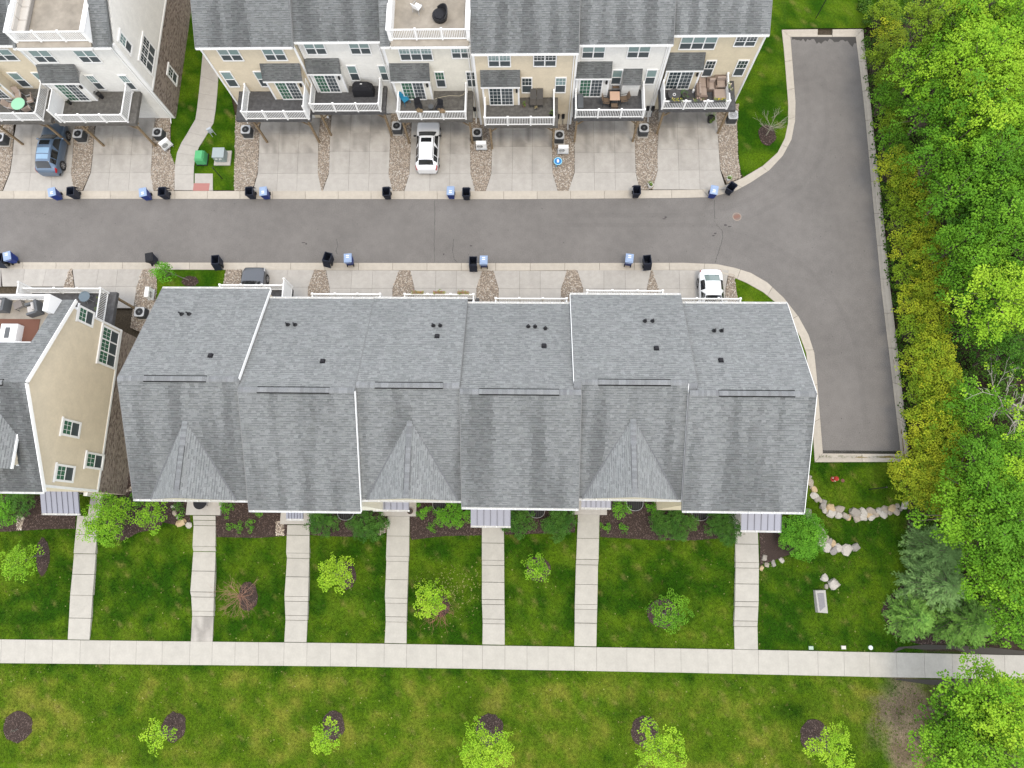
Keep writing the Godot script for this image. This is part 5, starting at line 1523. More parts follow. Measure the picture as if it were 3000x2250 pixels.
func spruce(label: String, at: Vector3, h: float, rx: float, pal: Array, seed_: int) -> void:
	var o := thing("spruce_tree", label, "tree", at, 0.0, "spruces beside the wood")
	var m := MB.new()
	m.tube([Vector3(0, -0.2, 0), Vector3(0, h * 0.5, 0), Vector3(0, h * 0.98, 0)], [0.16, 0.1, 0.015], 7)
	var r := RandomNumberGenerator.new()
	r.seed = seed_
	var xf := []
	var cols := PackedColorArray()
	var y := h * 0.06
	while y < h:
		var reach := rx * pow(1.0 - pow(y / h, 1.5), 0.7) + 0.12
		var n := int(11 + 12 * (1.0 - y / h))
		for i in n:
			var a := r.randf() * TAU
			var d := Vector3(cos(a), 0, sin(a))
			var L := reach * (r.randf_range(0.5, 1.05))
			var tip := Vector3(0, y, 0) + d * L + Vector3.DOWN * L * 0.22
			m.tube([Vector3(0, y, 0), Vector3(0, y, 0) + d * L * 0.5 + Vector3.UP * 0.02, tip], [0.025, 0.018, 0.006], 4)
			var k := int(L / 0.1) + 2
			for j in k:
				var t := (j + 1.0) / k
				for q in 4:
					var p := Vector3(0, y, 0).lerp(tip, t) + Vector3(r.randf_range(-0.09, 0.09), r.randf_range(-0.05, 0.09), r.randf_range(-0.09, 0.09)) * (0.6 + t)
					var s := r.randf_range(0.13, 0.22)
					var dir := (d.rotated(Vector3.UP, r.randf_range(-1.1, 1.1)) + Vector3.UP * r.randf_range(-0.15, 0.3)).normalized()
					xf.append(Transform3D(Basis.looking_at(-dir, Vector3.UP).scaled_local(Vector3(s, s, s)), p))
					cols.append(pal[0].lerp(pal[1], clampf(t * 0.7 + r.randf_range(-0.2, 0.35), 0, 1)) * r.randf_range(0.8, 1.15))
		y += 0.24
	obj("trunk", m, M.bark, o)
	scatter("crown", o, leaf_cluster("spray"), M.needle, xf, cols)

# a leafless or thinly leaved tree: branching twigs, with a few leaf tufts if leafy > 0
func bare_tree(called: String, label: String, at: Vector3, h: float, spread: float, seed_: int, bark: Color, leafy := 0.0, pal := [], trunk := 0.05, category := "tree") -> Node3D:
	var o := thing(called, label, category, at)
	var r := RandomNumberGenerator.new()
	r.seed = seed_
	var m := MB.new()
	m.col = bark
	m.tube([Vector3(0, -0.1, 0), Vector3(0.02, h * 0.3, 0), Vector3(0, h * 0.45, 0.03)], [trunk * 1.2, trunk, trunk * 0.85], 6)
	var tips := []
	var todo := []
	for i in (11 if category == "tree" else 22):
		var a := i * 2.39996 + r.randf_range(-0.3, 0.3)
		var e := r.randf_range(0.35, 1.15)
		todo.append([Vector3(0, h * r.randf_range(0.25, 0.45), 0), Vector3(cos(a) * cos(e), sin(e), sin(a) * cos(e)), spread * r.randf_range(0.5, 0.75), trunk * 0.55, 0])
	while todo.size():
		var b: Array = todo.pop_back()
		var p: Vector3 = b[0]
		var d: Vector3 = b[1]
		var L: float = b[2]
		var q := p + d * L + Vector3.UP * 0.06 * L
		m.tube([p, p.lerp(q, 0.5) + Vector3(r.randf_range(-0.06, 0.06), r.randf_range(0, 0.08), r.randf_range(-0.06, 0.06)) * L, q], [b[3], b[3] * 0.75, b[3] * 0.45], 4)
		if b[4] >= 3 or L < 0.12:
			tips.append(q)
			continue
		for k in 3 if b[4] < 2 else 2:
			var nd := (d + Vector3(r.randf_range(-0.75, 0.75), r.randf_range(-0.25, 0.6), r.randf_range(-0.75, 0.75))).normalized()
			todo.append([p.lerp(q, r.randf_range(0.45, 1.0)), nd, L * r.randf_range(0.5, 0.72), b[3] * 0.55, b[4] + 1])
	obj("branches", m, M.tint, o)
	if leafy > 0.0:
		var lobes := []
		for t in tips:
			if r.randf() < leafy: lobes.append([t, r.randf_range(0.22, 0.42)])
		leaves(o, "leaves", lobes, 0.8, 0.21, "broad", pal, seed_)
	return o

func undergrowth(poly: PackedVector2Array, n: int, pal: Array, seed_: int) -> void:
	R.seed = seed_
	var lo := poly[0]
	var hi := lo
	for q in poly:
		lo = lo.min(q); hi = hi.max(q)
	var xf := []
	var cols := PackedColorArray()
	while n > 0:
		n -= 1
		var q := Vector2(R.randf_range(lo.x, hi.x), R.randf_range(lo.y, hi.y))
		if not Geometry2D.is_point_in_polygon(q, poly): continue
		var hump := 0.5 + 0.5 * patch_noise.get_noise_2d(q.x * 2.5, q.y * 2.5)
		if R.randf() > hump * 1.6: continue
		var s := R.randf_range(0.14, 0.34)
		xf.append(Transform3D(Basis.from_euler(Vector3(R.randf_range(-0.5, 0.5), R.randf() * TAU, R.randf_range(-0.5, 0.5))).scaled_local(Vector3(s, s, s)), Vector3(q.x, height(q.x, q.y) + R.randf() * 1.3 * hump, q.y)))
		cols.append(pal[0].lerp(pal[1], R.randf()) * R.randf_range(0.6, 1.2))
	scatter("undergrowth", null, leaf_cluster("broad"), M.leaf, xf, cols)


# ---- vehicles ----
func smooth_grid(m: MB, g: Array) -> void:   # a grid of points as a smooth sheet
	var rows := g.size()
	var n := []
	var cen := Vector3.ZERO
	for r in g:
		for p in r: cen += p
	cen /= rows * g[0].size()
	for i in rows:
		var w: int = g[i].size()
		var row := []
		for j in w:
			var a: Vector3 = g[mini(i + 1, rows - 1)][j] - g[maxi(i - 1, 0)][j]
			var b: Vector3 = g[i][mini(j + 1, w - 1)] - g[i][maxi(j - 1, 0)]
			var x := a.cross(b).normalized()
			if x.dot(g[i][j] - cen) < 0: x = -x
			row.append(x)
		n.append(row)
	for i in rows - 1:
		for j in g[i].size() - 1:
			m.trin(g[i][j], g[i][j + 1], g[i + 1][j + 1], n[i][j], n[i][j + 1], n[i + 1][j + 1])
			m.trin(g[i][j], g[i + 1][j + 1], g[i + 1][j], n[i][j], n[i + 1][j + 1], n[i + 1][j])

# stations: [z, top height, belt height, roof half width, body half width]
func car_row(st: Array, z: float) -> Array:
	var i := 0
	while i < st.size() - 2 and st[i + 1][0] < z: i += 1
	var f: float = clampf((z - st[i][0]) / (st[i + 1][0] - st[i][0]), 0, 1)
	var v := []
	for k in 5:
		var p0: float = st[maxi(i - 1, 0)][k]
		var p3: float = st[mini(i + 2, st.size() - 1)][k]
		v.append(lerpf(lerpf(st[i][k], st[i + 1][k], f), cubic_interpolate(st[i][k], st[i + 1][k], p0, p3, f), 0.45))
	var ht: float = v[1]
	var hb: float = v[2]
	var rw: float = v[3]
	var bw: float = v[4]
	var e := minf(0.09, (ht - hb) * 0.4)
	return [Vector3(0, ht, z), Vector3(rw * 0.5, ht - e * 0.12, z), Vector3(rw * 0.85, ht - e * 0.42, z), Vector3(rw, ht - e, z), Vector3(lerpf(rw, bw * 0.97, 0.55), lerpf(ht - e, hb, 0.5), z), Vector3(bw * 0.97, hb, z), Vector3(bw, hb - 0.1, z), Vector3(bw, 0.62, z), Vector3(bw * 0.985, 0.42, z), Vector3(bw * 0.93, 0.24, z)]

func car_at(st: Array, z: float, k: float, out := 0.0) -> Vector3:
	var r := car_row(st, z)
	var i := mini(int(k), r.size() - 2)
	var p: Vector3 = r[i].lerp(r[i + 1], k - i)
	var q := car_row(st, z + 0.03)
	var dz: Vector3 = q[i].lerp(q[i + 1], k - i) - p
	var dk: Vector3 = r[i + 1] - r[i]
	var n := dz.cross(dk).normalized()
	if n.dot(Vector3(p.x + 0.001, p.y - 0.6, 0)) < 0: n = -n
	return p + n * out

func car_patch(m: MB, st: Array, z0: float, z1: float, k0: float, k1: float, side: float, out := 0.008, taper := 0.0) -> void:
	var g := []
	for i in 7:
		var row := []
		for j in 6:
			var k := lerpf(k0, k1, j / 5.0)
			var a := z0 + taper * (1.0 - j / 5.0)
			var b := z1 - taper * (1.0 - j / 5.0)
			var p := car_at(st, lerpf(a, b, i / 6.0), k, out)
			p.x *= side
			row.append(p)
		g.append(row)
	smooth_grid(m, g)

func car(label: String, at: Vector3, turn: float, st: Array, d: Dictionary) -> Node3D:
	var o := thing("parked_car", label, "car", at, turn, "cars parked on the driveways")
	var b := MB.new()
	var z0: float = st[0][0]
	var z1: float = st[-1][0]
	for side in [-1.0, 1.0]:
		var g := []
		for i in 61:
			var r := car_row(st, lerpf(z0, z1, i / 60.0))
			for p in r.size(): r[p].x *= side
			g.append(r)
		smooth_grid(b, g)
		for e in [0, 60]:
			for j in range(0, g[e].size() - 1):
				b.face(g[e][j], g[e][j + 1], Vector3(0, g[e][j + 1].y, g[e][j].z), Vector3(0, g[e][j].y, g[e][j].z), Vector3(0, 0, -1 if e == 0 else 1))
	obj("body", b, d.paint, o)
	var ws := MB.new()
	for s in [-1.0, 1.0]: car_patch(ws, st, d.wind[0], d.wind[1], 0.0, 2.95, s)
	obj("windshield", ws, M.carglass, o)
	var rwm := MB.new()
	for s in [-1.0, 1.0]: car_patch(rwm, st, d.rear[0], d.rear[1], 0.0, 2.75, s)
	obj("rear_window", rwm, d.get("rear_glass", M.carglass), o)
	for s in [-1.0, 1.0]:
		for w in d.sides:
			var sw := MB.new()
			car_patch(sw, st, w[0], w[1], 3.2, 4.85, s, 0.008, w[2])
			obj("side_window", sw, M.carglass, o)
	if d.has("sunroof"):
		var sr := MB.new()
		for s in [-1.0, 1.0]: car_patch(sr, st, d.sunroof[0], d.sunroof[1], 0.0, 1.55, s, 0.006)
		obj("sunroof", sr, M.carglass, o)
	if d.has("panels"):
		for pz in d.panels:
			var sr := MB.new()
			for s in [-1.0, 1.0]: car_patch(sr, st, pz[0], pz[1], 0.0, 1.9, s, 0.006)
			obj("roof_panel", sr, d.panel_paint, o)
	for s in [-1.0, 1.0]:
		if d.get("rails", false):
			var rl := MB.new()
			var pts := []
			for i in 9: pts.append(car_at(st, lerpf(d.wind[1] + 0.15, d.rear[0] - 0.1, i / 8.0), 2.55, 0.035) * Vector3(s, 1, 1))
			rl.tube(pts, [0.018, 0.022, 0.022, 0.022, 0.022, 0.022, 0.022, 0.022, 0.018], 5)
			obj("roof_rail", rl, M.black, o)
		var tl := MB.new()
		car_patch(tl, st, z1 - 0.28, z1 - 0.01, 4.6, 6.3, s, 0.012)
		obj("tail_light", tl, M.redlens, o)
		var hl := MB.new()
		car_patch(hl, st, z0 + 0.02, z0 + 0.4, 4.2, 5.9, s, 0.01)
		obj("headlight", hl, M.lens, o)
		var mr := MB.new()
		var mp: Vector3 = car_at(st, d.wind[0] + 0.35, 5.0, 0.0) * Vector3(s, 1, 1)
		mr.blob(mp + Vector3(0.14 * s, 0.07, 0), Vector3(0.13, 0.08, 0.07), 3, 0.02, 10, 6)
		obj("mirror", mr, d.get("mirror", d.paint), o)
		for wz in d.wheels:
			var x: float = car_at(st, wz, 7.0).x
			var wh := part("wheel", o)
			wh.position = Vector3((x - 0.1) * s, 0.35, wz)
			wh.rotation.z = -PI / 2 * s
			var ty := MB.new()
			ty.lathe([Vector2(0.24, -0.11), Vector2(0.33, -0.11), Vector2(0.35, -0.07), Vector2(0.35, 0.09), Vector2(0.33, 0.125), Vector2(0.24, 0.12)], Vector3.ZERO, 20)
			obj("tyre", ty, M.rubber, wh)
			var ri := MB.new()
			ri.lathe([Vector2(0.24, 0.118), Vector2(0.225, 0.122), Vector2(0.22, 0.09), Vector2(0.0, 0.085)], Vector3.ZERO, 20)
			for k in 5:
				var a := TAU * k / 5
				ri.bar(Vector3(0, 0.1, 0), Vector3(cos(a) * 0.22, 0.11, sin(a) * 0.22), 0.05, 0.03)
			obj("rim", ri, M.alloy, wh)
			var ar := MB.new()
			ar.lathe([Vector2(0.0, 0.103), Vector2(0.41, 0.103), Vector2(0.41, 0.07)], Vector3.ZERO, 20)
			obj("wheel_arch", ar, M.black, wh)
	var bp := MB.new()
	for s in [-1.0, 1.0]: car_patch(bp, st, z1 - 0.2, z1 - 0.02, 8.0, 8.95, s, 0.012)
	obj("bumper_trim", bp, M.blackmatte, o)
	return o

# ---- bins, machines and furniture ----
func bin(called: String, label: String, at: Vector3, turn: float, body: Material, lid: Material, open: bool, group: String) -> void:
	var o := thing(called, label, "bin", at, turn, group)
	if not meshes.has("binbody"):
		var m := MB.new()
		var lo := [Vector3(-0.23, 0.06, -0.22), Vector3(0.23, 0.06, -0.22), Vector3(0.23, 0.06, 0.24), Vector3(-0.23, 0.06, 0.24)]
		var hi := [Vector3(-0.29, 0.98, -0.34), Vector3(0.29, 0.98, -0.34), Vector3(0.29, 0.98, 0.36), Vector3(-0.29, 0.98, 0.36)]
		for i in 4:
			var j := (i + 1) % 4
			var c: Vector3 = (lo[i] + lo[j]) * 0.5
			m.face(lo[i], lo[j], hi[j], hi[i], c)
			var li: Vector3 = lo[i] * Vector3(0.92, 1.3, 0.92)
			var lj: Vector3 = lo[j] * Vector3(0.92, 1.3, 0.92)
			var hi2: Vector3 = hi[i] * Vector3(0.93, 1, 0.93)
			var hj2: Vector3 = hi[j] * Vector3(0.93, 1, 0.93)
			m.face(li, lj, hj2, hi2, -c)
			m.face(hi[i], hi[j], hj2, hi2, Vector3.UP)
		m.face(lo[0] * 0.92, lo[1] * 0.92, lo[2] * 0.92, lo[3] * 0.92, Vector3.UP)
		m.face(lo[0], lo[1], lo[2], lo[3], Vector3.DOWN)
		for e in [[Vector3(-0.31, 0.93, -0.36), Vector3(0.31, 0.985, -0.335)], [Vector3(-0.31, 0.93, 0.355), Vector3(0.31, 0.985, 0.38)], [Vector3(-0.315, 0.93, -0.335), Vector3(-0.285, 0.985, 0.355)], [Vector3(0.285, 0.93, -0.335), Vector3(0.315, 0.985, 0.355)]]: m.box(e[0], e[1])
		meshes.binbody = m.mesh()
		var l := MB.new()
		l.hexa([Vector3(-0.315, 0, 0), Vector3(0.315, 0, 0), Vector3(0.315, 0, 0.77), Vector3(-0.315, 0, 0.77)], [Vector3(-0.3, 0.035, 0.015), Vector3(0.3, 0.035, 0.015), Vector3(0.3, 0.035, 0.74), Vector3(-0.3, 0.035, 0.74)])
		l.hexa([Vector3(-0.24, 0.03, 0.08), Vector3(0.24, 0.03, 0.08), Vector3(0.24, 0.03, 0.68), Vector3(-0.24, 0.03, 0.68)], [Vector3(-0.2, 0.065, 0.12), Vector3(0.2, 0.065, 0.12), Vector3(0.2, 0.06, 0.62), Vector3(-0.2, 0.06, 0.62)])
		meshes.binlid = l.mesh()
		var w := MB.new()
		w.lathe([Vector2(0.0, -0.03), Vector2(0.12, -0.03), Vector2(0.13, -0.015), Vector2(0.13, 0.015), Vector2(0.12, 0.03), Vector2(0.0, 0.03)], Vector3.ZERO, 12)
		meshes.binwheel = w.mesh()
		var h := MB.new()
		h.tube([Vector3(-0.24, 0.93, -0.34), Vector3(-0.24, 0.95, -0.41), Vector3(0.24, 0.95, -0.41), Vector3(0.24, 0.93, -0.34)], [0.016, 0.016, 0.016, 0.016], 6)
		meshes.binhandle = h.mesh()
	obj("body", meshes.binbody, body, o)
	var l := obj("lid", meshes.binlid, lid, o, Vector3(0, 0.985, -0.37))
	if open: l.rotation.x = -deg_to_rad(250.0) if group != "leaning" else -2.2
	else:
		for k in 2: obj("label_print", boxm(Vector3(-0.11, 1.048, 0.02 + k * 0.15), Vector3(0.11, 1.052, 0.085 + k * 0.15)), M.white, o) if lid != M.blackmatte else null
	obj("handle", meshes.binhandle, lid if not open else body, o)
	for s in [-1.0, 1.0]:
		var w := obj("wheel", meshes.binwheel, M.rubber, o, Vector3(0.25 * s, 0.13, -0.24))
		w.rotation.z = PI / 2

func condenser(label: String, at: Vector3, light := false) -> void:
	var o := thing("air_conditioner", label, "air conditioner", at, 0.0, "air conditioners beside the driveways")
	if not meshes.has("acbody"):
		var b := MB.new()
		b.box(Vector3(-0.36, 0.06, -0.36), Vector3(0.36, 0.76, 0.36))
		for i in 14:
			for s in [-1.0, 1.0]:
				b.box(Vector3(-0.34 + i * 0.05, 0.1, s * 0.375 - 0.008), Vector3(-0.325 + i * 0.05, 0.74, s * 0.375 + 0.008))
				b.box(Vector3(s * 0.375 - 0.008, 0.1, -0.34 + i * 0.05), Vector3(s * 0.375 + 0.008, 0.74, -0.325 + i * 0.05))
		meshes.acbody = b.mesh()
		var t := MB.new()
		for i in 32:
			var a := TAU * i / 32
			var c := TAU * (i + 1) / 32
			var p := Vector3(cos(a), 0, sin(a))
			var q := Vector3(cos(c), 0, sin(c))
			var pp := p * (0.39 / maxf(absf(p.x), absf(p.z)))
			var qq := q * (0.39 / maxf(absf(q.x), absf(q.z)))
			pp = pp.limit_length(0.5); qq = qq.limit_length(0.5)
			t.face(p * 0.3 + Vector3.UP * 0.8, q * 0.3 + Vector3.UP * 0.8, qq + Vector3.UP * 0.81, pp + Vector3.UP * 0.81, Vector3.UP)
			t.face(pp + Vector3.UP * 0.81, qq + Vector3.UP * 0.81, qq + Vector3.UP * 0.75, pp + Vector3.UP * 0.75, p)
			t.face(p * 0.3 + Vector3.UP * 0.8, q * 0.3 + Vector3.UP * 0.8, q * 0.3 + Vector3.UP * 0.7, p * 0.3 + Vector3.UP * 0.7, -p)
		meshes.actop = t.mesh()
		var f := MB.new()
		f.lathe([Vector2(0.0, 0.77), Vector2(0.31, 0.765)], Vector3.ZERO, 20)
		for i in 4:
			var a := TAU * i / 4 + 0.4
			f.hexa([Vector3(cos(a), 0, sin(a)) * 0.07 + Vector3.UP * 0.775, Vector3(cos(a), 0, sin(a)) * 0.27 + Vector3.UP * 0.775, Vector3(cos(a + 0.6), 0, sin(a + 0.6)) * 0.25 + Vector3.UP * 0.772, Vector3(cos(a + 0.8), 0, sin(a + 0.8)) * 0.07 + Vector3.UP * 0.772], [Vector3(cos(a), 0, sin(a)) * 0.07 + Vector3.UP * 0.785, Vector3(cos(a), 0, sin(a)) * 0.27 + Vector3.UP * 0.785, Vector3(cos(a + 0.6), 0, sin(a + 0.6)) * 0.25 + Vector3.UP * 0.782, Vector3(cos(a + 0.8), 0, sin(a + 0.8)) * 0.07 + Vector3.UP * 0.782])
		meshes.acfan = f.mesh()
		var gr := MB.new()
		for k in 5: gr.tube(ring_points(0.06 + k * 0.055, 0.806, 18), filled(19, 0.004), 3)
		for k in 8: gr.bar(Vector3(cos(TAU * k / 8), 0, sin(TAU * k / 8)) * 0.05 + Vector3.UP * 0.806, Vector3(cos(TAU * k / 8), 0, sin(TAU * k / 8)) * 0.3 + Vector3.UP * 0.806, 0.007, 0.007)
		meshes.acgrille = gr.mesh()
		var h := MB.new()
		h.lathe([Vector2(0.09, 0.78), Vector2(0.085, 0.83), Vector2(0.0, 0.845)], Vector3.ZERO, 12)
		meshes.achub = h.mesh()
	obj("pad", boxm(Vector3(-0.45, 0, -0.45), Vector3(0.45, 0.07, 0.45)), M.concrete, o)
	obj("body", meshes.acbody, M.darkmetal, o)
	obj("top_panel", meshes.actop, M.metal, o)
	obj("fan", meshes.acfan, M.metal if light else M.black, o)
	obj("fan_grille", meshes.acgrille, M.darkmetal, o)
	obj("hub", meshes.achub, M.metal if light else M.darkmetal, o)

func ring_points(r: float, y: float, k: int) -> Array:
	var p := []
	for i in k + 1: p.append(Vector3(cos(TAU * i / k) * r, y, sin(TAU * i / k) * r))
	return p

func filled(n: int, v: float) -> Array:
	var a := []
	a.resize(n); a.fill(v)
	return a

func mini_split(label: String, at: Vector3, turn: float) -> void:
	var o := thing("heat_pump", label, "heat pump", at, turn, "white heat pumps on stands")
	var b := MB.new()
	b.cbox(Vector3(-0.42, 0.32, -0.16), Vector3(0.42, 0.98, 0.16), 0.02)
	obj("case", b, M.white, o)
	var g := MB.new()
	g.lathe([Vector2(0.0, 0.0), Vector2(0.25, 0.0), Vector2(0.25, -0.02)], Vector3.ZERO, 20)
	var f := obj("fan_disc", g, M.darkmetal, o, Vector3(-0.12, 0.65, 0.165))
	f.rotation.x = PI / 2
	var rg := MB.new()
	for k in 4: rg.tube(ring_points(0.07 + k * 0.06, 0.012, 20), filled(21, 0.009), 4)
	var q := obj("grille", rg, M.white, o, Vector3(-0.12, 0.65, 0.165))
	q.rotation.x = PI / 2
	for x in [-0.34, 0.34]:
		for z in [-0.18, 0.18]: obj("leg", boxm(Vector3(x - 0.02, 0, z - 0.02), Vector3(x + 0.02, 0.33, z + 0.02)), M.metal, o)
	obj("tray", boxm(Vector3(-0.46, 0.26, -0.22), Vector3(0.46, 0.29, 0.24)), M.metal, o)

func chair(called: String, label: String, at: Vector3, turn: float, frame: Material, seat: Material, group := "") -> void:
	var o := thing(called, label, "chair", at, turn, group)
	obj("seat", boxm(Vector3(-0.25, 0.4, -0.25), Vector3(0.25, 0.45, 0.25)), seat, o)
	var b := MB.new()
	b.hexa([Vector3(-0.24, 0.46, -0.27), Vector3(0.24, 0.46, -0.27), Vector3(0.24, 0.46, -0.23), Vector3(-0.24, 0.46, -0.23)], [Vector3(-0.24, 0.98, -0.42), Vector3(0.24, 0.98, -0.42), Vector3(0.24, 0.98, -0.385), Vector3(-0.24, 0.98, -0.385)])
	obj("backrest", b, seat, o)
	for x in [-0.25, 0.25]:
		for z in [-0.25, 0.25]:
			var l := MB.new()
			l.tube([Vector3(x * 1.12, 0, z * 1.12), Vector3(x, 0.42, z)], [0.015, 0.015], 5)
			obj("leg", l, frame, o)
		var a := MB.new()
		a.tube([Vector3(x * 1.1, 0.42, 0.22), Vector3(x * 1.14, 0.64, 0.2), Vector3(x * 1.14, 0.66, -0.2), Vector3(x, 0.7, -0.32)], [0.016, 0.018, 0.018, 0.016], 5)
		obj("armrest", a, frame, o)

func table_round(called: String, label: String, at: Vector3, r: float, h: float, top: Material, leg: Material) -> void:
	var o := thing(called, label, "table", at)
	var t := MB.new()
	t.lathe([Vector2(r * 0.97, h - 0.03), Vector2(r, h - 0.015), Vector2(r * 0.985, h), Vector2(0, h + 0.001)], Vector3.ZERO, 28)
	obj("tabletop", t, top, o)
	for i in 4:
		var a := TAU * i / 4 + 0.5
		var l := MB.new()
		l.tube([Vector3(cos(a), 0, sin(a)) * r * 0.8, Vector3(cos(a), 0, sin(a)) * r * 0.45 + Vector3.UP * h * 0.5, Vector3(cos(a), 0, sin(a)) * r * 0.7 + Vector3.UP * (h - 0.03)], [0.014, 0.014, 0.014], 5)
		obj("leg", l, leg, o)

func planter(label: String, at: Vector3, turn: float, w: float, box_mat: Material, pal: Array, seed_: int, bloom := Color(0, 0, 0, 0), group := "") -> void:
	var o := thing("planter_box", label, "planter", at, turn, group)
	var b := MB.new()
	b.hexa([Vector3(-w * 0.46, 0, -0.08), Vector3(w * 0.46, 0, -0.08), Vector3(w * 0.46, 0, 0.08), Vector3(-w * 0.46, 0, 0.08)], [Vector3(-w / 2, 0.16, -0.1), Vector3(w / 2, 0.16, -0.1), Vector3(w / 2, 0.16, 0.1), Vector3(-w / 2, 0.16, 0.1)])
	obj("box", b, box_mat, o)
	var lobes := []
	for i in 4: lobes.append([Vector3(lerpf(-w * 0.38, w * 0.38, i / 3.0), 0.22, 0), 0.13])
	leaves(o, "plant", lobes, 1.5, 0.1, "broad", pal, seed_)
	if bloom.a > 0:
		var f := MB.new()
		R.seed = seed_
		for i in 9: f.blob(Vector3(R.randf_range(-w * 0.45, w * 0.45), R.randf_range(0.26, 0.4), R.randf_range(-0.12, 0.12)), Vector3(0.035, 0.025, 0.035), i, 0.1, 6, 4)
		for i in f.c.size(): f.c[i] = bloom
		obj("flowers", f, M.tint, o)

func pot(called: String, label: String, at: Vector3, r: float, h: float, m: Material, pal := [], seed_ := 1, spread := 1.2, category := "plant pot") -> void:
	var o := thing(called, label, category, at)
	var b := MB.new()
	b.lathe([Vector2(r * 0.65, 0), Vector2(r * 0.95, h * 0.8), Vector2(r, h), Vector2(r * 0.86, h), Vector2(r * 0.84, h * 0.85), Vector2(0, h * 0.84)], Vector3.ZERO, 16)
	obj("pot", b, m, o)
	var s := MB.new()
	s.lathe([Vector2(r * 0.85, h * 0.86), Vector2(0, h * 0.88)], Vector3.ZERO, 12)
	obj("soil", s, M.dark, o)
	if pal.size():
		var lobes := []
		for i in 6: lobes.append([Vector3(cos(i * 1.05), 0, sin(i * 1.05)) * r * spread * 0.6 * (0.4 if i == 0 else 1.0) + Vector3.UP * (h + r * 0.5), r * 0.6])
		leaves(o, "plant", lobes, 1.4, minf(0.14, r * 0.45), "broad", pal, seed_)

func boulder_wall(label: String, list: Array, seed_: int, category := "stone wall") -> void:
	var first: Vector3 = list[0][0]
	var o := thing("boulder_wall", label, category, first)
	R.seed = seed_
	for q in list:
		stone_mesh("boulder", o, q[0] - first, q[1], R.randi() % 9999)

func stone_mesh(called: String, o: Node, at: Vector3, r: float, seed_: int, shape := Vector3(1, 0.7, 0.85)) -> void:
	var g := RandomNumberGenerator.new()
	g.seed = seed_
	var m := MB.new()
	var c := Color(0.47, 0.405, 0.32).lerp(Color(0.33, 0.31, 0.29), g.randf())
	if g.randf() < 0.18: c = Color(0.58, 0.44, 0.27)
	if g.randf() < 0.25: c = Color(0.56, 0.52, 0.46)
	m.col = c
	m.blob(Vector3(0, r * 0.18, 0), Vector3(r * g.randf_range(0.85, 1.25), r * 0.62, r * g.randf_range(0.7, 0.95)) * shape / Vector3(1, 0.7, 0.85), seed_, 0.26, 8, 5)
	var s := obj(called, m, M.stone, o, at)
	s.rotation.y = g.randf() * TAU

func boulder(label: String, at: Vector3, r: float, seed_: int, shape := Vector3(1, 0.7, 0.85)) -> void:
	var o := thing("boulder", label, "boulder", at)
	stone_mesh("stone", o, Vector3.ZERO, r, seed_, shape)

func post(called: String, label: String, at: Vector3, h: float, r: float, m: Material, category := "post") -> void:
	var o := thing(called, label, category, at)
	var t := MB.new()
	t.tube([Vector3(0, -0.1, 0), Vector3(0, h, 0)], [r, r], 6)
	obj("shaft", t, m, o)
	var c := MB.new()
	c.lathe([Vector2(r * 1.5, h - 0.03), Vector2(r * 1.5, h + 0.01), Vector2(0, h + 0.03)], Vector3.ZERO, 8)
	obj("cap", c, m, o)

func sofa(called: String, label: String, at: Vector3, turn: float, w: float, frame: Material, cushion: Material, seats: int, arms := true) -> void:
	var o := thing(called, label, "sofa", at, turn, "")
	obj("base", boxm(Vector3(-w / 2, 0.04, -0.4), Vector3(w / 2, 0.3, 0.42)), frame, o)
	obj("back", boxm(Vector3(-w / 2, 0.3, -0.42), Vector3(w / 2, 0.72, -0.26)), frame, o)
	if arms:
		for s in [-1.0, 1.0]: obj("arm", boxm(Vector3(minf(s * w / 2, s * (w / 2 - 0.15)), 0.3, -0.26), Vector3(maxf(s * w / 2, s * (w / 2 - 0.15)), 0.58, 0.42)), frame, o)
	var inner := w - (0.32 if arms else 0.02)
	for i in seats:
		var a := -inner / 2 + inner * i / seats
		var m := MB.new()
		m.cbox(Vector3(a + 0.01, 0.3, -0.25), Vector3(a + inner / seats - 0.01, 0.44, 0.42), 0.05)
		obj("seat_cushion", m, cushion, o)
		var n := MB.new()
		n.cbox(Vector3(a + 0.02, 0.44, -0.25), Vector3(a + inner / seats - 0.02, 0.84, -0.1), 0.05)
		obj("back_cushion", n, cushion, o)


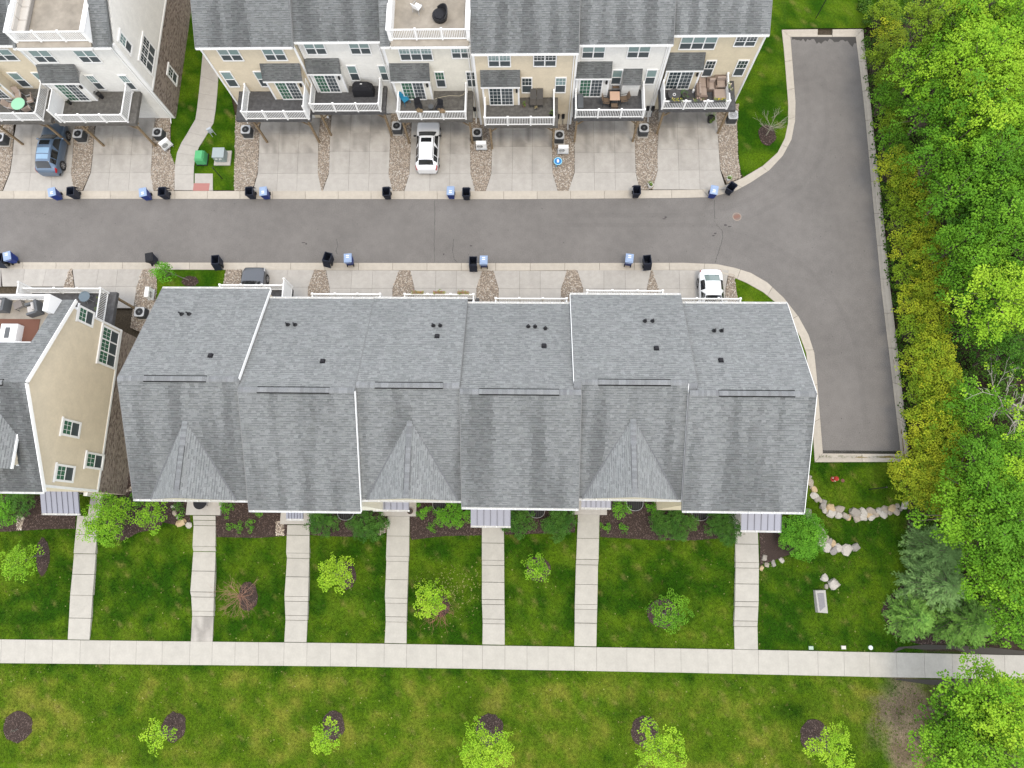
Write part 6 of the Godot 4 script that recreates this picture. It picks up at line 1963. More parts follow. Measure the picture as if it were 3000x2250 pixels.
func build_things() -> void:
	# ---- cars ----
	var suv := [[-2.3, 0.72, 0.66, 0.55, 0.68], [-2.22, 0.92, 0.82, 0.7, 0.8], [-1.9, 1.02, 0.94, 0.76, 0.9], [-1.25, 1.1, 1.0, 0.78, 0.93], [-1.0, 1.16, 1.02, 0.74, 0.93], [-0.35, 1.58, 1.03, 0.62, 0.93], [0.1, 1.66, 1.03, 0.62, 0.93], [1.0, 1.65, 1.03, 0.61, 0.93], [1.75, 1.56, 1.04, 0.58, 0.92], [2.08, 1.2, 1.04, 0.64, 0.88], [2.2, 1.02, 0.95, 0.7, 0.86], [2.3, 0.82, 0.74, 0.6, 0.76]]
	var white := mat(Color(0.78, 0.79, 0.8), 0.25, null, 1.0, 0.5)
	white.clearcoat_enabled = true
	var blue := mat(Color(0.075, 0.125, 0.2), 0.22, null, 1.0, 0.6)
	blue.clearcoat_enabled = true
	blue.metallic = 0.35
	var dark := mat(Color(0.05, 0.055, 0.065), 0.22, null, 1.0, 0.6)
	dark.clearcoat_enabled = true
	dark.metallic = 0.3
	var pale := mat(Color(0.2, 0.32, 0.45), 0.2, null, 1.0, 0.6)
	var wz := un_car(Vector3(-8.73, 0.60, -28.95), Vector3(-8.66, 1.64, -30.16))
	car("white sport utility car with black sunroof and red tail lights below the terrace house", Vector3(wz.x, 0.14, wz.z - 2.3), 0.0, suv, {"paint": white, "wind": [-0.98, -0.36], "rear": [1.78, 2.07], "sides": [[-0.7, 0.5, 0.28], [0.56, 1.3, 0.0], [1.36, 1.8, 0.0]], "sunroof": [-0.12, 0.28], "rails": true, "wheels": [-1.45, 1.35], "mirror": M.black})
	var bz := un_car(Vector3(-40.52, 0.60, -28.77), Vector3(-40.35, 1.66, -30.12))
	car("blue van-like car with pale glass roof panels below the west white townhouse", Vector3(bz.x, 0.14, bz.z - 2.3), 0.0, suv, {"paint": blue, "wind": [-1.0, -0.36], "rear": [1.7, 2.1], "sides": [[-0.7, 0.5, 0.28], [0.56, 1.3, 0.0], [1.36, 1.75, 0.0]], "sunroof": [-0.2, 0.22], "panels": [[0.5, 1.0], [1.1, 1.5]], "panel_paint": pale, "wheels": [-1.4, 1.4]})
	var sedan := [[-2.3, 0.6, 0.55, 0.5, 0.62], [-2.2, 0.78, 0.7, 0.66, 0.78], [-1.7, 0.9, 0.84, 0.74, 0.88], [-0.95, 0.98, 0.92, 0.76, 0.91], [-0.75, 1.03, 0.93, 0.72, 0.91], [0.0, 1.41, 0.94, 0.57, 0.91], [0.45, 1.46, 0.95, 0.57, 0.91], [1.1, 1.42, 0.96, 0.56, 0.91], [1.75, 1.12, 0.97, 0.6, 0.89], [1.9, 1.04, 0.96, 0.68, 0.87], [2.2, 1.0, 0.93, 0.66, 0.78], [2.32, 0.8, 0.74, 0.5, 0.62]]
	var sz := un_car(Vector3(14.17, 0.70, -20.36), Vector3(13.93, 1.20, -18.25))
	car("white sedan backed towards the street at the east end of the middle row", Vector3(sz.x, 0.12, sz.z + 2.32), PI, sedan, {"paint": white, "wind": [-0.74, -0.02], "rear": [1.14, 1.74], "rear_glass": M.palecarglass, "sides": [[-0.45, 0.45, 0.35], [0.5, 1.3, 0.0]], "wheels": [-1.45, 1.35]})
	var dz := un_car(Vector3(-22.18, 0.60, -20.44), Vector3(-22.03, 1.00, -19.47))
	car("dark grey car, only its bonnet showing from under a deck of the middle row", Vector3(dz.x, 0.12, dz.z + 2.3), 0.0, suv, {"paint": dark, "wind": [-0.98, -0.36], "rear": [1.78, 2.07], "sides": [[-0.7, 0.5, 0.28], [0.56, 1.3, 0.0]], "wheels": [-1.45, 1.35]})
	# ---- bins along both kerbs ----
	var blues := "blue recycling bins along the kerbs"
	var darks := "dark trash bins along the kerbs"
	for b in [[Vector3(-39.51, 0.09, -26.94), 0.3, 0, "blue recycling bin by the drive with the blue car"], [Vector3(-37.99, 0.09, -27.02), 0.12, 1, "open dark bin beside the leftmost blue bin of the north kerb"], [Vector3(-31.90, 0.09, -26.91), 0.22, 0, "blue recycling bin at the empty drive of the west white house"], [Vector3(-30.35, 0.09, -26.99), 0.08, 1, "open dark bin at the gravel corner just west of the curved path"], [Vector3(-23.13, 0.09, -27.01), 0.1, 1, "open dark bin at the gravel bed east of the curved path"], [Vector3(-21.94, 0.09, -26.99), 0.12, 0, "blue recycling bin at the first drive east of the curved path"], [Vector3(-11.86, 0.09, -26.98), 0.05, 1, "open dark bin at the kerb left of the white sport utility car"], [Vector3(-6.61, 0.09, -27.02), 0.0, 0, "blue recycling bin at the kerb right of the white sport utility car"], [Vector3(-5.35, 0.09, -26.92), 0.0, 1, "open dark bin right next to the bin behind the white car"], [Vector3(8.40, 0.09, -27.09), 0.0, 1, "lone open dark bin at the kerb in front of the gravel with a white pot"], [Vector3(14.55, 0.09, -27.07), -0.2, 0, "blue recycling bin at the east end of the north kerb"], [Vector3(15.97, 0.09, -27.38), -0.65, 1, "open dark bin turned askew where the north kerb curves"],
		[Vector3(-42.93, 0.09, -21.16), PI, 1, "dark bin cut by the left edge of the photo, south kerb"], [Vector3(-42.23, 0.09, -21.27), PI + 0.3, 0, "blue recycling bin at the left end of the south kerb"], [Vector3(-30.60, 0.09, -21.19), PI + 0.2, 2, "closed grey-lidded dark bin half behind a young tree"], [Vector3(-25.24, 0.09, -21.02), PI + 0.1, 1, "open dark bin at the kerb beside the grass patch"], [Vector3(-16.25, 0.09, -21.28), PI - 0.25, 1, "large open dark bin with its lid hanging over the kerb"], [Vector3(-14.59, 0.09, -21.15), PI + 0.08, 0, "blue recycling bin right of the large open bin"], [Vector3(-4.63, 0.09, -20.95), PI, 1, "open dark bin close beside a blue one, middle of the south kerb"], [Vector3(-3.79, 0.09, -21.00), PI, 0, "blue recycling bin close beside a dark one, middle of the south kerb"], [Vector3(7.65, 0.09, -21.18), PI - 0.12, 0, "blue recycling bin at the narrow gravel wedge of the south kerb"], [Vector3(9.05, 0.09, -21.10), PI + 0.12, 1, "open dark bin above the narrow gravel wedge of the south kerb"]]:
		if b[2] == 0: bin("recycling_bin", b[3], b[0], b[1], M.bluebin, M.sheenlid, false, blues)
		else: bin("trash_bin", b[3], b[0], b[1], M.darkbin, M.darkbin if b[2] == 1 else M.blackmatte, b[2] == 1, darks)
	# ---- machines beside the houses ----
	condenser("air conditioner in the gravel by the curved path, next to a white heat pump", Vector3(-31.57, 0.09, -32.55))
	condenser("air conditioner half under the deck beside the blue car", Vector3(-38.37, 0.09, -32.44))
	condenser("air conditioner under the west corner of the six-house row", Vector3(-24.07, 0.09, -32.78))
	condenser("air conditioner left of the white sport utility car", Vector3(-11.36, 0.09, -33.08))
	condenser("air conditioner right of the drive with the white sport utility car", Vector3(-4.62, 0.09, -32.43))
	condenser("air conditioner above the blue toy in the gravel", Vector3(2.20, 0.09, -32.18))
	condenser("air conditioner in the gravel between the white and the eastmost tan house", Vector3(9.17, 0.09, -32.80))
	condenser("pale-fanned air conditioner at the east corner of the north row", Vector3(16.51, 0.09, -33.97), true)
	condenser("air conditioner in the gravel beside the gable-ended house", Vector3(-30.89, 0.09, -16.68))
	condenser("air conditioner at the left edge under the beige house", Vector3(-45.10, 0.09, -32.13))
	mini_split("white heat pump by the curved path at the foot of the brick wall", Vector3(-30.84, 0.09, -31.57), 0.75)
	mini_split("white heat pump in the gravel right of the white car's drive", Vector3(-4.25, 0.09, -31.38), 0.0)
	mini_split("white heat pump in the gravel just above the blue toy", Vector3(2.52, 0.09, -30.99), 0.0)
	mini_split("white heat pump in the gravel beside the gable-ended house", Vector3(-30.43, 0.09, -18.29), PI / 2)
	# electric meters on the rear walls
	for q in [[Vector3(-4.61, 1.29, -34.30), "pair of dark electric meters on the terrace house's wall"], [Vector3(2.29, 1.25, -33.60), "pair of dark electric meters on the tan house with recliners"], [Vector3(9.65, 1.27, -34.30), "pair of dark electric meters on the white house with the dining table"]]:
		var o := thing("electric_meter", q[1], "meter", q[0], 0.0, "electric meters on the rear walls")
		for k in 2:
			obj("meter_box", boxm(Vector3(k * 0.42 - 0.33, -0.1, 0.0), Vector3(k * 0.42 - 0.1, 0.35, 0.14)), M.blackmatte, o)
			var t := MB.new()
			t.tube([Vector3(k * 0.42 - 0.21, -0.1, 0.07), Vector3(k * 0.42 - 0.21, -0.9, 0.07)], [0.03, 0.03], 6)
			obj("conduit", t, M.darkmetal, o)
	# utility boxes on the grass by the path
	var gp := thing("utility_pedestal", "green rounded utility cover on the grass beside the path", "utility box", Vector3(-27.80, 0.09, -30.44))
	var gm := MB.new()
	gm.hexa([Vector3(-0.42, 0, -0.5), Vector3(0.42, 0, -0.5), Vector3(0.42, 0, 0.5), Vector3(-0.42, 0, 0.5)], [Vector3(-0.38, 0.6, -0.46), Vector3(0.38, 0.6, -0.46), Vector3(0.38, 0.6, 0.46), Vector3(-0.38, 0.6, 0.46)])
	gm.hexa([Vector3(-0.38, 0.6, -0.46), Vector3(0.38, 0.6, -0.46), Vector3(0.38, 0.6, 0.46), Vector3(-0.38, 0.6, 0.46)], [Vector3(-0.29, 0.8, -0.37), Vector3(0.29, 0.8, -0.37), Vector3(0.29, 0.8, 0.37), Vector3(-0.29, 0.8, 0.37)])
	obj("cover", gm, mat(Color(0.085, 0.36, 0.15), 0.55), gp)
	obj("foot", boxm(Vector3(-0.47, -0.05, -0.55), Vector3(0.47, 0.06, 0.55)), M.black, gp)
	var tr := thing("transformer", "grey transformer cabinet on a concrete pad in the grass", "transformer", Vector3(-26.14, 0.09, -30.61))
	obj("pad", boxm(Vector3(-0.62, -0.05, -0.62), Vector3(0.75, 0.09, 0.72)), M.concrete, tr)
	var tm := MB.new()
	tm.cbox(Vector3(-0.46, 0.09, -0.42), Vector3(0.46, 0.8, 0.46), 0.03)
	obj("cabinet", tm, mat(Color(0.24, 0.29, 0.29), 0.5), tr)
	obj("lid", boxm(Vector3(-0.49, 0.795, -0.45), Vector3(0.49, 0.83, 0.47)), mat(Color(0.3, 0.345, 0.35), 0.5), tr)
	for k in 2: obj("label_print", boxm(Vector3(-0.32 + k * 0.34, 0.5, 0.462), Vector3(-0.12 + k * 0.34, 0.64, 0.468)), M.white, tr)
	obj("latch", boxm(Vector3(-0.03, 0.3, 0.46), Vector3(0.03, 0.5, 0.5)), M.metal, tr)
	var mp := thing("meter_pedestal", "small grey meter box on two posts beside the path", "utility box", Vector3(-27.07, 0.09, -32.70), 0.6)
	for x in [-0.16, 0.16]: obj("leg", boxm(Vector3(x - 0.025, 0, -0.025), Vector3(x + 0.025, 1.0, 0.025)), M.metal, mp)
	obj("crossbar", boxm(Vector3(-0.15, 0.45, -0.02), Vector3(0.15, 0.5, 0.02)), M.metal, mp)
	obj("box", boxm(Vector3(-0.2, 0.78, 0.03), Vector3(0.2, 1.18, 0.2)), mat(Color(0.4, 0.44, 0.48), 0.4), mp)
	var tp := MB.new()
	var t0 := Vector3(-28.30, 0.10, -28.25)
	var t1 := Vector3(-26.95, 0.10, -27.56)
	tp.box(Vector3(t0.x, 0.09, t0.z), Vector3(t1.x, 0.106, t1.z))
	for i in 14:
		for j in 7: tp.box(Vector3(lerpf(t0.x, t1.x, (i + 0.3) / 14.0), 0.106, lerpf(t0.z, t1.z, (j + 0.3) / 7.0)), Vector3(lerpf(t0.x, t1.x, (i + 0.65) / 14.0), 0.112, lerpf(t0.z, t1.z, (j + 0.7) / 7.0)))
	tag(obj("tactile_pad", tp, mat(Color(0.36, 0.165, 0.145), 0.8)), "red tactile paving pad where the path meets the kerb", "tactile paving")
	post("marker_post", "thin dark marker post in the grass near the transformer", Vector3(-25.96, 0.06, -28.68), 1.75, 0.035, M.black)
	post("sign_post", "thin dark post in the lawn near the yellow-green bush", Vector3(24.86, 0.00, -3.54), 2.5, 0.035, M.black)
	post("marker_post", "thin dark post in the grass north of the cul-de-sac", Vector3(24.43, 0.06, -43.92), 2.6, 0.035, M.black)
	var mh := thing("manhole_cover", "reddish round manhole cover in the asphalt", "manhole cover", Vector3(16.56, 0.00, -25.28))
	var m0 := MB.new()
	m0.lathe([Vector2(0.36, -0.02), Vector2(0.36, 0.006), Vector2(0.29, 0.008)], Vector3.ZERO, 28)
	obj("rim", m0, mat(Color(0.27, 0.22, 0.18), 0.8), mh)
	var m1 := MB.new()
	m1.lathe([Vector2(0.29, 0.003), Vector2(0.0, 0.004)], Vector3.ZERO, 28)
	for k in 4: m1.lathe([Vector2(0.07 + k * 0.06, 0.004), Vector2(0.085 + k * 0.06, 0.009), Vector2(0.1 + k * 0.06, 0.004)], Vector3.ZERO, 24)
	obj("lid", m1, mat(Color(0.2, 0.115, 0.09), 0.8), mh)
	var hy := thing("fire_hydrant", "red fire hydrant on the lawn south of the cul-de-sac", "fire hydrant", Vector3(22.31, 0.00, -4.26))
	var red := mat(Color(0.36, 0.03, 0.025), 0.45)
	var h0 := MB.new()
	h0.lathe([Vector2(0.19, 0), Vector2(0.19, 0.05), Vector2(0.12, 0.07), Vector2(0.12, 0.5), Vector2(0.17, 0.52), Vector2(0.17, 0.57), Vector2(0.13, 0.68), Vector2(0.05, 0.75), Vector2(0.04, 0.8), Vector2(0, 0.81)], Vector3.ZERO, 14)
	obj("barrel", h0, red, hy)
	for a in [0.3, 0.3 + PI, 0.3 + PI / 2]:
		var h1 := MB.new()
		h1.tube([Vector3(cos(a), 0, sin(a)) * 0.1 + Vector3.UP * 0.4, Vector3(cos(a), 0, sin(a)) * 0.22 + Vector3.UP * 0.4], [0.065, 0.075], 8)
		obj("outlet", h1, mat(Color(0.5, 0.36, 0.28), 0.5), hy)
	var vb := MB.new()
	vb.lathe([Vector2(0.13, -0.02), Vector2(0.13, 0.05), Vector2(0.0, 0.06)], Vector3.ZERO, 14)
	tag(obj("valve_cover", vb, mat(Color(0.14, 0.06, 0.045), 0.8), null, Vector3(23.00, 0.00, -4.16)), "small brown valve cover beside the red hydrant", "valve cover")
	for q in [[Vector3(20.15, -1.13, 7.65), Color(0.33, 0.42, 0.34), "pale green square lid nearest the last walk"], [Vector3(22.45, -1.13, 7.58), Color(0.55, 0.52, 0.46), "pale beige lid between the green and the round one"]]:
		var u := MB.new()
		u.cbox(Vector3(-0.16, -0.02, -0.12), Vector3(0.16, 0.1, 0.12), 0.02)
		tag(obj("utility_cover", u, mat(q[1], 0.7), null, q[0]), q[2] + ", by the public walk", "utility lid", "utility lids by the public walk")
	var ul := MB.new()
	ul.lathe([Vector2(0.15, -0.02), Vector2(0.15, 0.1), Vector2(0.0, 0.11)], Vector3.ZERO, 14)
	tag(obj("utility_cover", ul, mat(Color(0.55, 0.62, 0.6), 0.7), null, Vector3(24.35, -1.13, 7.56)), "pale round lid, the eastmost beside the public walk", "utility lid", "utility lids by the public walk")
	# a toddler's blue round toy in the gravel
	var toy := thing("toy_table", "blue round child's toy with a pale blue rim in the gravel", "toy", Vector3(2.09, 0.09, -29.97))
	var ty := MB.new()
	ty.lathe([Vector2(0.3, 0.4), Vector2(0.3, 0.44), Vector2(0.0, 0.43)], Vector3.ZERO, 20)
	obj("tray", ty, mat(Color(0.03, 0.2, 0.5), 0.4), toy)
	var tr2 := MB.new()
	tr2.tube(ring_points(0.32, 0.45, 22), filled(23, 0.035), 6)
	obj("rim", tr2, mat(Color(0.3, 0.62, 0.75), 0.4), toy)
	for k in 3:
		var l := MB.new()
		l.tube([Vector3(cos(k * 2.1) * 0.28, 0, sin(k * 2.1) * 0.28), Vector3(cos(k * 2.1) * 0.2, 0.42, sin(k * 2.1) * 0.2)], [0.03, 0.03], 6)
		obj("leg", l, mat(Color(0.1, 0.4, 0.65), 0.4), toy)
	var tf := MB.new()
	tf.blob(Vector3(0.0, 0.47, -0.02), Vector3(0.1, 0.05, 0.17), 4, 0.1)
	obj("ball_cup", tf, mat(Color(0.7, 0.66, 0.68), 0.5), toy)
	furniture()
	# ---- boulders ----
	boulder_wall("curved low wall of tan and grey boulders below the hydrant", [[Vector3(20.58, 0.00, -4.03), 0.30],[Vector3(20.53, 0.00, -4.36), 0.22],[Vector3(20.69, 0.00, -3.66), 0.20],[Vector3(20.83, 0.00, -3.47), 0.26],[Vector3(20.83, 0.00, -3.04), 0.30],[Vector3(21.00, 0.00, -2.79), 0.24],[Vector3(21.19, 0.00, -2.77), 0.20],[Vector3(21.49, -0.22, -2.48), 0.34],[Vector3(21.67, -0.46, -2.06), 0.26],[Vector3(22.07, -0.45, -2.19), 0.40],[Vector3(22.11, -0.48, -1.82), 0.42],[Vector3(22.73, -0.46, -2.12), 0.36],[Vector3(22.67, -0.49, -1.69), 0.30],[Vector3(23.16, -0.49, -1.62), 0.28],[Vector3(23.39, -0.50, -1.51), 0.22],[Vector3(23.80, -0.47, -1.88), 0.46],[Vector3(23.97, -0.50, -1.52), 0.30],[Vector3(24.46, -0.47, -1.93), 0.34],[Vector3(24.42, -0.49, -1.58), 0.34],[Vector3(24.88, -0.48, -1.78), 0.30],[Vector3(25.01, -0.46, -1.99), 0.30],[Vector3(25.02, -0.50, -1.57), 0.34],[Vector3(25.38, -0.48, -1.74), 0.25],[Vector3(25.57, -0.46, -2.02), 0.28],[Vector3(25.99, -0.46, -2.12), 0.30],[Vector3(25.89, -0.48, -1.81), 0.34],[Vector3(26.36, -0.47, -1.93), 0.24],[Vector3(26.54, -0.45, -2.24), 0.36],[Vector3(26.79, -0.46, -2.01), 0.34],[Vector3(27.21, -0.45, -2.23), 0.20],[Vector3(27.39, -0.19, -2.51), 0.30],[Vector3(26.89, -0.27, -2.43), 0.18]], 8)
	boulder_wall("line of tan boulders beside the big shrub at the east porch", [[Vector3(20.37, -0.48, -1.82), 0.36],[Vector3(20.50, -0.49, -1.59), 0.24],[Vector3(20.70, -0.51, -1.36), 0.20],[Vector3(20.80, -0.53, -1.11), 0.16],[Vector3(21.06, -0.55, -0.82), 0.28],[Vector3(21.35, -0.57, -0.48), 0.34],[Vector3(20.96, -0.58, -0.40), 0.24],[Vector3(21.22, -0.59, -0.25), 0.22],[Vector3(21.29, -0.60, -0.06), 0.26],[Vector3(21.31, -0.62, 0.21), 0.30],[Vector3(21.67, -0.60, -0.07), 0.22],[Vector3(21.85, -0.63, 0.29), 0.30],[Vector3(22.11, -0.63, 0.35), 0.26],[Vector3(21.65, -0.65, 0.62), 0.34],[Vector3(22.20, -0.67, 0.84), 0.34],[Vector3(22.48, -0.66, 0.68), 0.34],[Vector3(23.05, -0.66, 0.79), 0.42]], 21)
	boulder("grey boulder alone at the lower end of the boulder line", Vector3(23.75, -0.65, 0.59), 0.34, 4)
	boulder("rounded off-white boulder on the east lawn beside a larger tan one", Vector3(21.39, -0.81, 2.79), 0.3, 12)
	boulder("large tan boulder on the east lawn", Vector3(21.98, -0.84, 3.21), 0.46, 31)
	boulder("small grey stone at the foot of the large tan boulder", Vector3(21.49, -0.85, 3.39), 0.16, 5)
	var sl := thing("stone_slab", "long pale stone slab lying on the east lawn", "stone slab", Vector3(20.96, -0.93, 4.47), 0.03)
	var sm := MB.new()
	sm.col = Color(0.5, 0.48, 0.45)
	sm.hexa([Vector3(-0.4, -0.1, -0.82), Vector3(0.38, -0.1, -0.84), Vector3(0.36, -0.1, 0.8), Vector3(-0.36, -0.1, 0.74)], [Vector3(-0.37, 0.4, -0.8), Vector3(0.35, 0.42, -0.82), Vector3(0.34, 0.4, 0.76), Vector3(-0.33, 0.38, 0.7)])
	obj("block", sm, M.stone, sl)
	var sp := MB.new()
	sp.col = Color(0.3, 0.29, 0.3)
	sp.hexa([Vector3(-0.26, 0.36, -0.62), Vector3(0.2, 0.36, -0.64), Vector3(0.24, 0.36, 0.3), Vector3(-0.2, 0.36, 0.62)], [Vector3(-0.24, 0.43, -0.6), Vector3(0.18, 0.44, -0.62), Vector3(0.2, 0.43, 0.3), Vector3(-0.18, 0.42, 0.58)])
	obj("weathered_top", sp, M.stone, sl)
	boulder_wall("edging of five flat tan stones along the mulch at the east walk", [[Vector3(16.98, -0.29, 1.44), 0.26],[Vector3(16.78, -0.42, 2.17), 0.20],[Vector3(17.19, -0.47, 1.93), 0.20],[Vector3(17.72, -0.64, 1.80), 0.24],[Vector3(18.35, -0.72, 1.58), 0.22]], 33, "stone edging")
	boulder_wall("edging of pale stones at the mulch bed left of the second walk", [[Vector3(-26.76, -0.06, -1.65), 0.16],[Vector3(-26.55, -0.06, -1.18), 0.20],[Vector3(-26.30, -0.06, -0.86), 0.15],[Vector3(-25.97, -0.06, -0.47), 0.34],[Vector3(-25.37, -0.06, -0.30), 0.24]], 35, "stone edging")

func un_car(rear: Vector3, roof: Vector3) -> Vector3:
	return Vector3(roof.x, 0, rear.z)

func furniture() -> void:
	var wicker := mat(Color(0.2, 0.15, 0.12), 0.8)
	var cush := mat(Color(0.34, 0.27, 0.225), 0.9)
	var green := [Color(0.07, 0.16, 0.02), Color(0.2, 0.3, 0.04)]
	var lime := [Color(0.18, 0.3, 0.03), Color(0.4, 0.42, 0.05)]
	var fy: float = 3.63
	# beige house at the left edge
	table_round("patio_table", "round green glass patio table at the left edge of the photo", Vector3(-40.92, 4.35, -32.83) * Vector3(1, 0, 1) + Vector3.UP * fy, 0.55, 0.72, mat(Color(0.3, 0.6, 0.4), 0.25), M.metal)
	var k := 0
	for q in [[Vector3(-41.29, 4.00, -33.75), "behind the green table", 0.2], [Vector3(-40.22, 4.00, -33.36), "right of the green table", -1.3], [Vector3(-40.34, 4.00, -32.57), "in front of the green table, right", -2.6], [Vector3(-41.69, 4.00, -32.80), "left of the green table", 1.4]]:
		chair("patio_chair", "tan sling chair " + q[1], Vector3(q[0].x, fy, q[0].z), q[2], M.metal, cush, "chairs around the green table")
	# west white house: two urns and an empty deck
	pot("plant_pot", "black urn at the right foot of the west patio door", Vector3(-34.69, 3.90, -33.83) * Vector3(1, 0, 1) + Vector3.UP * fy, 0.2, 0.55, M.black, [Color(0.02, 0.02, 0.02), Color(0.05, 0.05, 0.05)], 2)
	pot("plant_pot", "small black urn at the left foot of the west patio door", Vector3(-37.19, 3.80, -33.28) * Vector3(1, 0, 1) + Vector3.UP * fy, 0.15, 0.32, M.black, [Color(0.02, 0.02, 0.02), Color(0.04, 0.05, 0.03)], 4)
	# grill under its cover
	var g := thing("covered_grill", "barbecue grill under a black cover on a white house's deck", "grill", Vector3(-13.44, 4.50, -34.11) * Vector3(1, 0, 1) + Vector3.UP * fy)
	var gm := MB.new()
	gm.hexa([Vector3(-0.82, 0.05, -0.34), Vector3(0.86, 0.05, -0.32), Vector3(0.84, 0.05, 0.34), Vector3(-0.8, 0.05, 0.36)], [Vector3(-0.78, 0.8, -0.3), Vector3(0.78, 0.8, -0.3), Vector3(0.78, 0.8, 0.32), Vector3(-0.78, 0.8, 0.32)])
	gm.hexa([Vector3(-0.78, 0.8, -0.3), Vector3(0.78, 0.8, -0.3), Vector3(0.78, 0.8, 0.32), Vector3(-0.78, 0.8, 0.32)], [Vector3(-0.46, 1.15, -0.22), Vector3(0.46, 1.15, -0.22), Vector3(0.44, 1.12, 0.2), Vector3(-0.44, 1.12, 0.2)])
	obj("cover", gm, M.blackmatte, g)
	obj("label_print", boxm(Vector3(-0.08, 1.152, -0.04), Vector3(0.08, 1.158, 0.02)), M.white, g)
	# terrace house: deck
	chair("lounge_chair", "turquoise blue slatted chair in the deck corner by the patio door", Vector3(-10.08, 4.00, -33.30) * Vector3(1, 0, 1) + Vector3.UP * fy, 0.7, mat(Color(0.015, 0.16, 0.28), 0.6), mat(Color(0.02, 0.19, 0.32), 0.6))
	chair("folding_chair", "black folding chair left of the small side table", Vector3(-8.95, 4.00, -32.60) * Vector3(1, 0, 1) + Vector3.UP * fy, 0.3, M.black, M.blackmatte, "black folding chairs")
	chair("folding_chair", "black folding chair right of the small side table", Vector3(-7.36, 4.00, -32.51) * Vector3(1, 0, 1) + Vector3.UP * fy, -0.4, M.black, M.blackmatte, "black folding chairs")
	table_round("side_table", "small dark side table between the black folding chairs", Vector3(-7.99, 4.10, -32.59) * Vector3(1, 0, 1) + Vector3.UP * fy, 0.22, 0.48, M.darkmetal, M.black)
	planter("wooden planter box on the left of the terrace house's deck rail", Vector3(-8.71, 4.75, -31.75) * Vector3(1, 0, 1) + Vector3.UP * (fy + 1.0), 0.0, 0.42, M.timber, [Color(0.3, 0.2, 0.12), Color(0.25, 0.2, 0.1)], 3)
	planter("wooden planter box on the right of the terrace house's deck rail", Vector3(-6.98, 4.75, -31.69) * Vector3(1, 0, 1) + Vector3.UP * (fy + 1.0), 0.0, 0.42, M.timber, [Color(0.3, 0.2, 0.12), Color(0.25, 0.2, 0.1)], 5)
	var hs := MB.new()
	hs.tube([Vector3(-7.81, 3.66, -33.56), Vector3(-7.21, 3.66, -33.75), Vector3(-6.62, 3.66, -33.86), Vector3(-5.84, 3.66, -33.82), Vector3(-5.52, 3.66, -33.93), Vector3(-5.43, 3.66, -34.18)], filled(6, 0.022), 5)
	tag(obj("garden_hose", hs, mat(Color(0.42, 0.38, 0.28), 0.7)), "pale hose lying across the terrace house's deck", "hose")
	# its roof terrace
	var ty: float = 9.12
	var eg := thing("round_chair", "round black lounge chair on the roof terrace", "chair", Vector3(-6.73, 9.50, -36.21) * Vector3(1, 0, 1) + Vector3.UP * ty, -0.5)
	var e0 := MB.new()
	e0.lathe([Vector2(0.5, 0.02), Vector2(0.56, 0.3), Vector2(0.52, 0.42), Vector2(0, 0.44)], Vector3.ZERO, 20)
	obj("base", e0, M.black, eg)
	var e1 := MB.new()
	for i in 12:
		var a := lerpf(-2.4, 0.4, i / 12.0)
		var b := lerpf(-2.4, 0.4, (i + 1) / 12.0)
		var h0 := 0.42 + 0.5 * sin(PI * (i + 0.3) / 12.6)
		var h1 := 0.42 + 0.5 * sin(PI * (i + 1.3) / 12.6)
		e1.hexa([Vector3(cos(a) * 0.57, 0.3, sin(a) * 0.57), Vector3(cos(b) * 0.57, 0.3, sin(b) * 0.57), Vector3(cos(b) * 0.5, 0.3, sin(b) * 0.5), Vector3(cos(a) * 0.5, 0.3, sin(a) * 0.5)], [Vector3(cos(a) * 0.62, h0, sin(a) * 0.62), Vector3(cos(b) * 0.62, h1, sin(b) * 0.62), Vector3(cos(b) * 0.55, h1, sin(b) * 0.55), Vector3(cos(a) * 0.55, h0, sin(a) * 0.55)])
	obj("shell", e1, M.black, eg)
	var e2 := MB.new()
	e2.blob(Vector3(0, 0.48, 0.05), Vector3(0.42, 0.08, 0.4), 2, 0.05)
	obj("cushion", e2, M.blackmatte, eg)
	chair("folding_chair", "white folding chair on the roof terrace", Vector3(-8.35, 9.50, -36.83) * Vector3(1, 0, 1) + Vector3.UP * ty, 2.6, M.metal, M.white)
	# west terrace: a long grey sectional
	var sx := Vector3(-37.21, 9.50, -36.35)
	var st: float = 9.12
	sofa("sectional_sofa", "long grey covered bench along the west roof terrace", Vector3(sx.x - 0.1, st, sx.z - 0.2), PI / 2, 3.4, mat(Color(0.3, 0.28, 0.26), 0.9), mat(Color(0.5, 0.47, 0.43), 0.9), 3, false)
	# tan house: two recliners folded upright
	for q in [[Vector3(0.02, 4.20, -33.15), "left"], [Vector3(0.54, 4.20, -33.15), "right"]]:
		var o := thing("recliner", "dark folded recliner, the %s of two against the tan wall" % q[1], "chair", Vector3(q[0].x, fy, q[0].z), 0.0, "dark recliners")
		var m := MB.new()
		m.hexa([Vector3(-0.25, 0.32, -0.1), Vector3(0.25, 0.32, -0.1), Vector3(0.25, 0.32, 0.42), Vector3(-0.25, 0.32, 0.42)], [Vector3(-0.25, 0.42, -0.1), Vector3(0.25, 0.42, -0.1), Vector3(0.25, 0.42, 0.42), Vector3(-0.25, 0.42, 0.42)])
		obj("seat", m, mat(Color(0.075, 0.068, 0.06), 0.9), o)
		var b := MB.new()
		b.hexa([Vector3(-0.25, 0.42, -0.16), Vector3(0.25, 0.42, -0.16), Vector3(0.25, 0.42, -0.06), Vector3(-0.25, 0.42, -0.06)], [Vector3(-0.23, 1.15, -0.5), Vector3(0.23, 1.15, -0.5), Vector3(0.23, 1.17, -0.4), Vector3(-0.23, 1.17, -0.4)])
		obj("backrest", b, mat(Color(0.085, 0.078, 0.07), 0.9), o)
